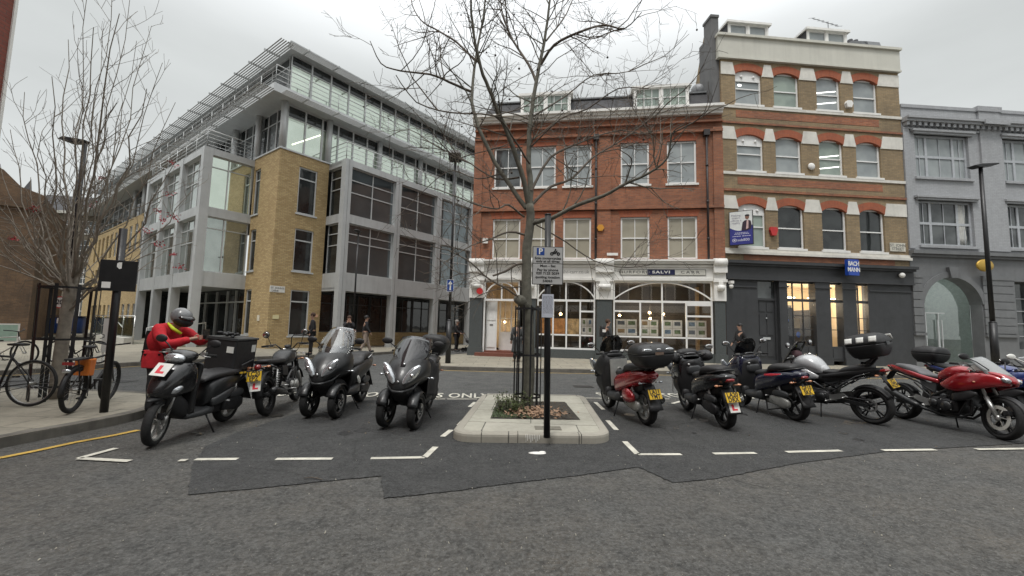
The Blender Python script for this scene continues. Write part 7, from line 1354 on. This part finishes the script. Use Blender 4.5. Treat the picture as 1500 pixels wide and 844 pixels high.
# ================================================================== people
def skin(name, joints, edges, rad, mt, parent, root, sub=1, extra=None):
    me = bpy.data.meshes.new(name); bm = bmesh.new(); L = bm.verts.layers.skin.verify(); V = {}
    for k, p in joints.items():
        if k in rad: v = bm.verts.new(p); V[k] = v; r = rad[k]; v[L].radius = r if isinstance(r, tuple) else (r, r); v[L].use_root = (k == root)
    for a, b_ in edges:
        if a in V and b_ in V: bm.edges.new((V[a], V[b_]))
    bm.to_mesh(me); bm.free(); o = bpy.data.objects.new(name, me); COL.objects.link(o)
    o.modifiers.new('skin', 'SKIN').use_smooth_shade = True; s_ = o.modifiers.new('sub', 'SUBSURF'); s_.levels = sub; s_.render_levels = sub
    dg = bpy.context.evaluated_depsgraph_get(); m2 = bpy.data.meshes.new_from_object(o.evaluated_get(dg)); bpy.data.objects.remove(o)
    if extra:
        bm = bmesh.new(); bm.from_mesh(m2); t = bpy.data.meshes.new('t'); t.from_pydata([tuple(v) for v in extra.v], [], extra.f); bm.from_mesh(t); bm.to_mesh(m2); bm.free()
    from mathutils import noise as mn
    if name in ('jacket', 'trousers'):
        for v in m2.vertices: v.co += v.normal * (mn.noise(v.co * 9 + Vector((3, 1, 7))) * .016 + mn.noise(v.co * 22) * .006)
    m2.polygons.foreach_set('use_smooth', [True] * len(m2.polygons)); m2.materials.clear(); m2.materials.append(mt); ob = bpy.data.objects.new(name, m2); COL.objects.link(ob); ob.parent = parent; return ob
EDG = [('pelvis', 'chest'), ('chest', 'neck'), ('neck', 'chin'), ('chin', 'head'), ('head', 'crown')] + [e_ for s_ in 'LR' for e_ in (('chest', 'sh' + s_), ('sh' + s_, 'el' + s_), ('el' + s_, 'wr' + s_), ('wr' + s_, 'pa' + s_), ('pelvis', 'hip' + s_), ('hip' + s_, 'kn' + s_), ('kn' + s_, 'an' + s_), ('an' + s_, 'to' + s_))]
M_skin = mat('skin', (.42, .25, .18), .55, 0, .06, 10)
def person(label, loc, rz, pose, top, bottom, hair=None, h=1.75, coat=None, shoes=None, skinm=None, fingers=False, helmet=False, bulk=1.0):
    T = empty('person', loc, rz, label, 'person'); k = h / 1.75; skinm = skinm or M_skin
    J = dict(pelvis=(0, 0, .95), chest=(0, 0, 1.27), neck=(.0, 0, 1.46), chin=(.03, 0, 1.55), head=(.02, 0, 1.64), crown=(.01, 0, 1.70), hipL=(0, .09, .90), hipR=(0, -.09, .90), knL=(.02, .10, .50), knR=(.02, -.10, .50), anL=(0, .10, .09), anR=(0, -.10, .09), toL=(.15, .11, .04), toR=(.15, -.11, .04),
             shL=(0, .18, 1.39), shR=(0, -.18, 1.39), elL=(-.03, .23, 1.12), elR=(-.03, -.23, 1.12), wrL=(.06, .24, .88), wrR=(.06, -.24, .88), paL=(.08, .24, .81), paR=(.08, -.24, .81)); J.update(pose); J = {a: (b_[0] * k, b_[1] * k, b_[2] * k) for a, b_ in J.items()}
    rad = dict(pelvis=(.14, .11), chest=(.15, .11), neck=.055, chin=.07, head=.093, crown=.065)
    for s_ in 'LR': rad.update({'sh' + s_: .06, 'el' + s_: .042, 'wr' + s_: .028, 'pa' + s_: .036, 'hip' + s_: .095, 'kn' + s_: .062, 'an' + s_: .04, 'to' + s_: .036})
    ex = MB()
    for s_ in 'LR':   # five fingers closing towards the palm
        w = Vector(J['wr' + s_]); p = Vector(J['pa' + s_]); d = (p - w).normalized(); sd = d.cross(Vector((1, 0, .3))).normalized() if abs(d.x) < .8 else d.cross(Vector((0, 0, 1))).normalized(); cu = d.cross(sd)
        for i, (o_, L_) in enumerate(((-.026, .055), (-.009, .068), (.009, .064), (.026, .05))): a = p + sd * o_; ex.tube([a, a + d * L_ * .6, a + d * L_ + cu * .022], [.0095, .009, .007], 6)
        a = w.lerp(p, .5) - sd * .028; ex.tube([a, a + d * .03 - sd * .022, a + d * .06 - sd * .02], [.011, .010, .008], 6)
    hd = Vector(J['head']); fw_ = (Vector(J['chin']) - Vector(J['neck'])); ex.ell(hd + Vector((.098, 0, -.02)), (.016, .012, .022), n=8, m=6)
    for s_ in (-1, 1): ex.ell(hd + Vector((-.0, s_ * .088, -.01)), (.018, .01, .028), n=8, m=6)
    b_ = skin('body', J, EDG, rad, skinm, T, 'pelvis', 1, ex)
    for s_ in (-1, 1): m = MB(); m.ell(hd + Vector((.082, s_ * .034, .012)), (.012, .014, .009), n=8, m=5); m.build('eye', M_pt, b_)
    m = MB(); m.ell(hd + Vector((.086, 0, -.055)), (.010, .026, .007), n=8, m=5); m.build('mouth', mat('lips', (.3, .12, .1), .6), b_)
    rj = dict(pelvis=(.165, .135), chest=(.175, .135), neck=.075)
    for s_ in 'LR': rj.update({'sh' + s_: .082, 'el' + s_: .062, 'wr' + s_: .05})
    rj = {a_: (tuple(x * bulk for x in r_) if isinstance(r_, tuple) else r_ * bulk) for a_, r_ in rj.items()}
    skin('jacket', J, [e_ for e_ in EDG if not ('chin' in e_ or 'head' in e_)], rj, top, T, 'pelvis', 2)
    rt = dict(pelvis=(.15, .12))
    for s_ in 'LR': rt.update({'hip' + s_: .108, 'kn' + s_: .082, 'an' + s_: .062})
    skin('trousers', J, EDG, rt, bottom, T, 'pelvis', 2)
    for s_ in 'LR':
        a = Vector(J['an' + s_]); t = Vector(J['to' + s_]); m = MB(); m.tube([a + Vector((-.05, 0, -.035)), a + Vector((.0, 0, -.03)), a.lerp(t, .6) + Vector((0, 0, -.01)), t, t + (t - a) * .25], [.035, .052, .05, .045, .02], 10); m.build('shoe', shoes or M_bp, T)
    if coat: m = MB(); P = Vector(J['pelvis']); m.loft([(0, 0, .16, .20, 2.6), (.35, 0, .14, .2, 2.6), (.62, 0, .17, .24, 2.6)], 18, 3); mm = Matrix.Translation(P + Vector((0, 0, .1))) @ Euler((0, R(90), 0)).to_matrix().to_4x4(); m.v = [mm @ v for v in m.v]; m.build('coat_skirt', coat, T)
    if hair and not helmet: m = MB(); m.ell(hd + Vector((-.022, 0, .028)), (.105, .104, .098), n=16, m=10); (m.ell(hd + Vector((-.045, 0, -.07)), (.07, .095, .11), n=14, m=8) if hair[1] else None); m.build('hair', hair[0], T)
    return T, J
jk = lambda n_, c: mat('cloth_' + n_, c, .85, 0, .2, 16, bmp=.3)
walk = dict(knL=(.12, .09, .50), anL=(.24, .09, .12), toL=(.38, .10, .09), knR=(-.02, -.09, .50), anR=(-.22, -.09, .14), toR=(-.10, -.1, .05), elL=(-.10, .23, 1.14), wrL=(-.12, .24, .9), paL=(-.12, .24, .83), elR=(.06, -.23, 1.13), wrR=(.2, -.22, .94), paR=(.24, -.22, .88))
rp = dict(pelvis=(-.02, 0, .93), chest=(.07, 0, 1.20), neck=(.18, 0, 1.36), chin=(.26, 0, 1.42), head=(.29, 0, 1.49), crown=(.30, 0, 1.55), shL=(.10, .2, 1.33), shR=(.10, -.2, 1.33), elL=(.38, .29, 1.13), elR=(.34, -.30, 1.10), wrL=(.60, .14, 1.19), wrR=(.57, -.13, 1.19), paL=(.67, .09, 1.21), paR=(.64, -.07, 1.21))
RT, RJ = person('rider in red jacket and grey helmet leaning on the delivery box with a phone', (-5.36, 6.62, 0), R(-4), rp, jk('red', (.50, .015, .025)), jk('black', (.015, .015, .017)), helmet=True, h=1.77, bulk=1.18)
m = MB(); m.loft([(0, 0, .17, .19, 2.6), (.18, 0, .18, .20, 2.6), (.26, 0, .17, .20, 2.6)], 18, 3); mm = Matrix.Translation(Vector(RJ['pelvis']) + Vector((0, 0, .08))) @ Euler((0, R(90), 0)).to_matrix().to_4x4(); m.v = [mm @ v for v in m.v]; m.build('jacket_hem', jk('red', (.50, .015, .025)), RT)
c = Vector(RJ['head']) + Vector((0, 0, .01)); m = MB(); m.ell(c + Vector((-.01, 0, .02)), (.155, .130, .135), (0, .35, 0), 22, 14); hm = m.build('helmet', mat('helmet_grey', (.17, .175, .18), .3, 0, .3, 7, coat=.6), RT)
m = MB(); m.ell(c + Vector((.012, 0, -.035)), (.150, .127, .095), (0, .45, 0), 22, 12); m.build('helmet_chin', M_bp, hm); m = MB(); m.ell(c + Vector((.06, 0, .005)), (.125, .122, .05), (0, .35, 0), 22, 10); m.build('visor', M_bg, hm)
m = MB(); n_ = Vector(RJ['neck']); m.tube([n_ + Vector((-.02, -.10, .06)), n_ + Vector((.10, -.14, -.02)), n_ + Vector((.17, -.06, -.10))], [.016, .026, .022], 8); m.build('collar_band', mat('hi_vis_yellow', (.62, .75, .03), .6), RT)
m = MB(); p_ = Vector(RJ['paL']); m.box(p_.x + .02, p_.x + .03, -.05, .06, p_.z - .02, p_.z + .13); o = m.build('phone', M_bg); tag(o, 'black phone held by the rider over the delivery box', 'phone'); bpy.context.view_layer.update(); o.matrix_world = RT.matrix_world.copy()
person('walking man in dark jacket and beige trousers passing the estate agent window', gp(890, 531, .12), R(3), walk, jk('charcoal', (.035, .037, .04)), jk('beige', (.40, .34, .25)), hair=(mat('hair_brown', (.06, .03, .018), .8), 0), shoes=M_wht, h=1.8)
BP = empty('backpack', gp(890, 531, .12) + Vector((-.02, 0, 0)), R(3), 'black backpack with a white patch on the walking man', 'backpack'); m = MB(); m.M = Matrix.Translation((-.22, 0, 1.28)) @ Euler((0, R(90), 0)).to_matrix().to_4x4(); m.loft([(-.24, 0, .05, .10, 3), (-.2, 0, .09, .14, 3), (.1, .01, .11, .15, 3.4), (.22, .0, .1, .14, 3)], 18, 3); m.build('bag', M_bp, BP); m = MB(); m.box(-.24, -.1, -.16, -.145, 1.25, 1.36); m.build('patch', M_wht, BP)
person('fair haired woman in a long grey coat outside the white shop door', gp(757, 530, .12), R(100), dict(knL=(.05, .08, .5)), jk('greycoat', (.055, .058, .06)), jk('black', (.015, .015, .017)), hair=(mat('hair_fair', (.32, .22, .11), .8), 1), coat=jk('greycoat', (.055, .058, .06)), h=1.66, shoes=mat('tan_shoe', (.35, .28, .2), .6))
person('man in a black cap and black coat walking past the dark shopfront', (9.25, 17.3, .12), R(185), walk, jk('black2', (.018, .018, .02)), jk('black', (.015, .015, .017)), hair=(M_bp, 0), h=1.74)
person('person in a black coat standing by the yellow brick tower', gp(455, 520, .12), R(200), {}, jk('black2', (.018, .018, .02)), jk('black', (.015, .015, .017)), hair=(mat('hair_brown', (.06, .03, .018), .8), 0), h=1.78)
person('person in black raising both hands to the face beside the steel column', gp(509, 517, .12), R(-70), dict(elL=(.12, .2, 1.2), wrL=(.17, .08, 1.42), paL=(.16, .05, 1.50), elR=(.12, -.2, 1.2), wrR=(.17, -.08, 1.42), paR=(.16, -.05, 1.50)), jk('black2', (.018, .018, .02)), jk('black', (.015, .015, .017)), hair=(mat('hair_brown', (.06, .03, .018), .8), 0), h=1.72)
person('person in a dark top and pale trousers striding under the steel frame', gp(534, 517.5, .12), R(20), walk, jk('black2', (.018, .018, .02)), jk('sand', (.34, .27, .22)), hair=(M_bp, 0), h=1.75)
person('person in a dark coat and light hat pushing a pushchair up the lane', gp(668, 515, .12), R(-15), dict(elL=(.08, .2, 1.15), wrL=(.3, .18, 1.02), paL=(.36, .18, 1.0), elR=(.08, -.2, 1.15), wrR=(.3, -.18, 1.02), paR=(.36, -.18, 1.0)), jk('black2', (.018, .018, .02)), jk('black', (.015, .015, .017)), hair=(mat('hat_pale', (.3, .28, .26), .8), 1), h=1.68)
PC = empty('pushchair', gp(668, 515, .12) + Vector((.75, -.2, 0)), R(-15), 'black pushchair on the lane pavement', 'pushchair'); m = MB(); m.tube([(-.4, -.2, 1.0), (-.1, -.2, .55), (.3, -.2, .12)], .012, 6); m.tube([(-.4, .2, 1.0), (-.1, .2, .55), (.3, .2, .12)], .012, 6); m.tube([(-.4, -.2, 1.0), (-.4, .2, 1.0)], .014, 6); m.tube([(-.3, -.2, .12), (.1, -.2, .6)], .012, 6); m.tube([(-.3, .2, .12), (.1, .2, .6)], .012, 6); m.build('frame', M_bp, PC)
for x in (-.3, .3):
    for y in (-.2, .2): m = MB(); m.lathe([(.11, -.015), (.12, 0), (.11, .015), (.0, .01)], (x, y, .12), 'y', 16); m.build('wheel', M_rub, PC)
m = MB(); m.loft([(-.2, .62, .12, .16, 3), (.0, .55, .14, .17, 3), (.3, .48, .08, .15, 3)], 14, 3); m.build('seat', M_seat, PC)
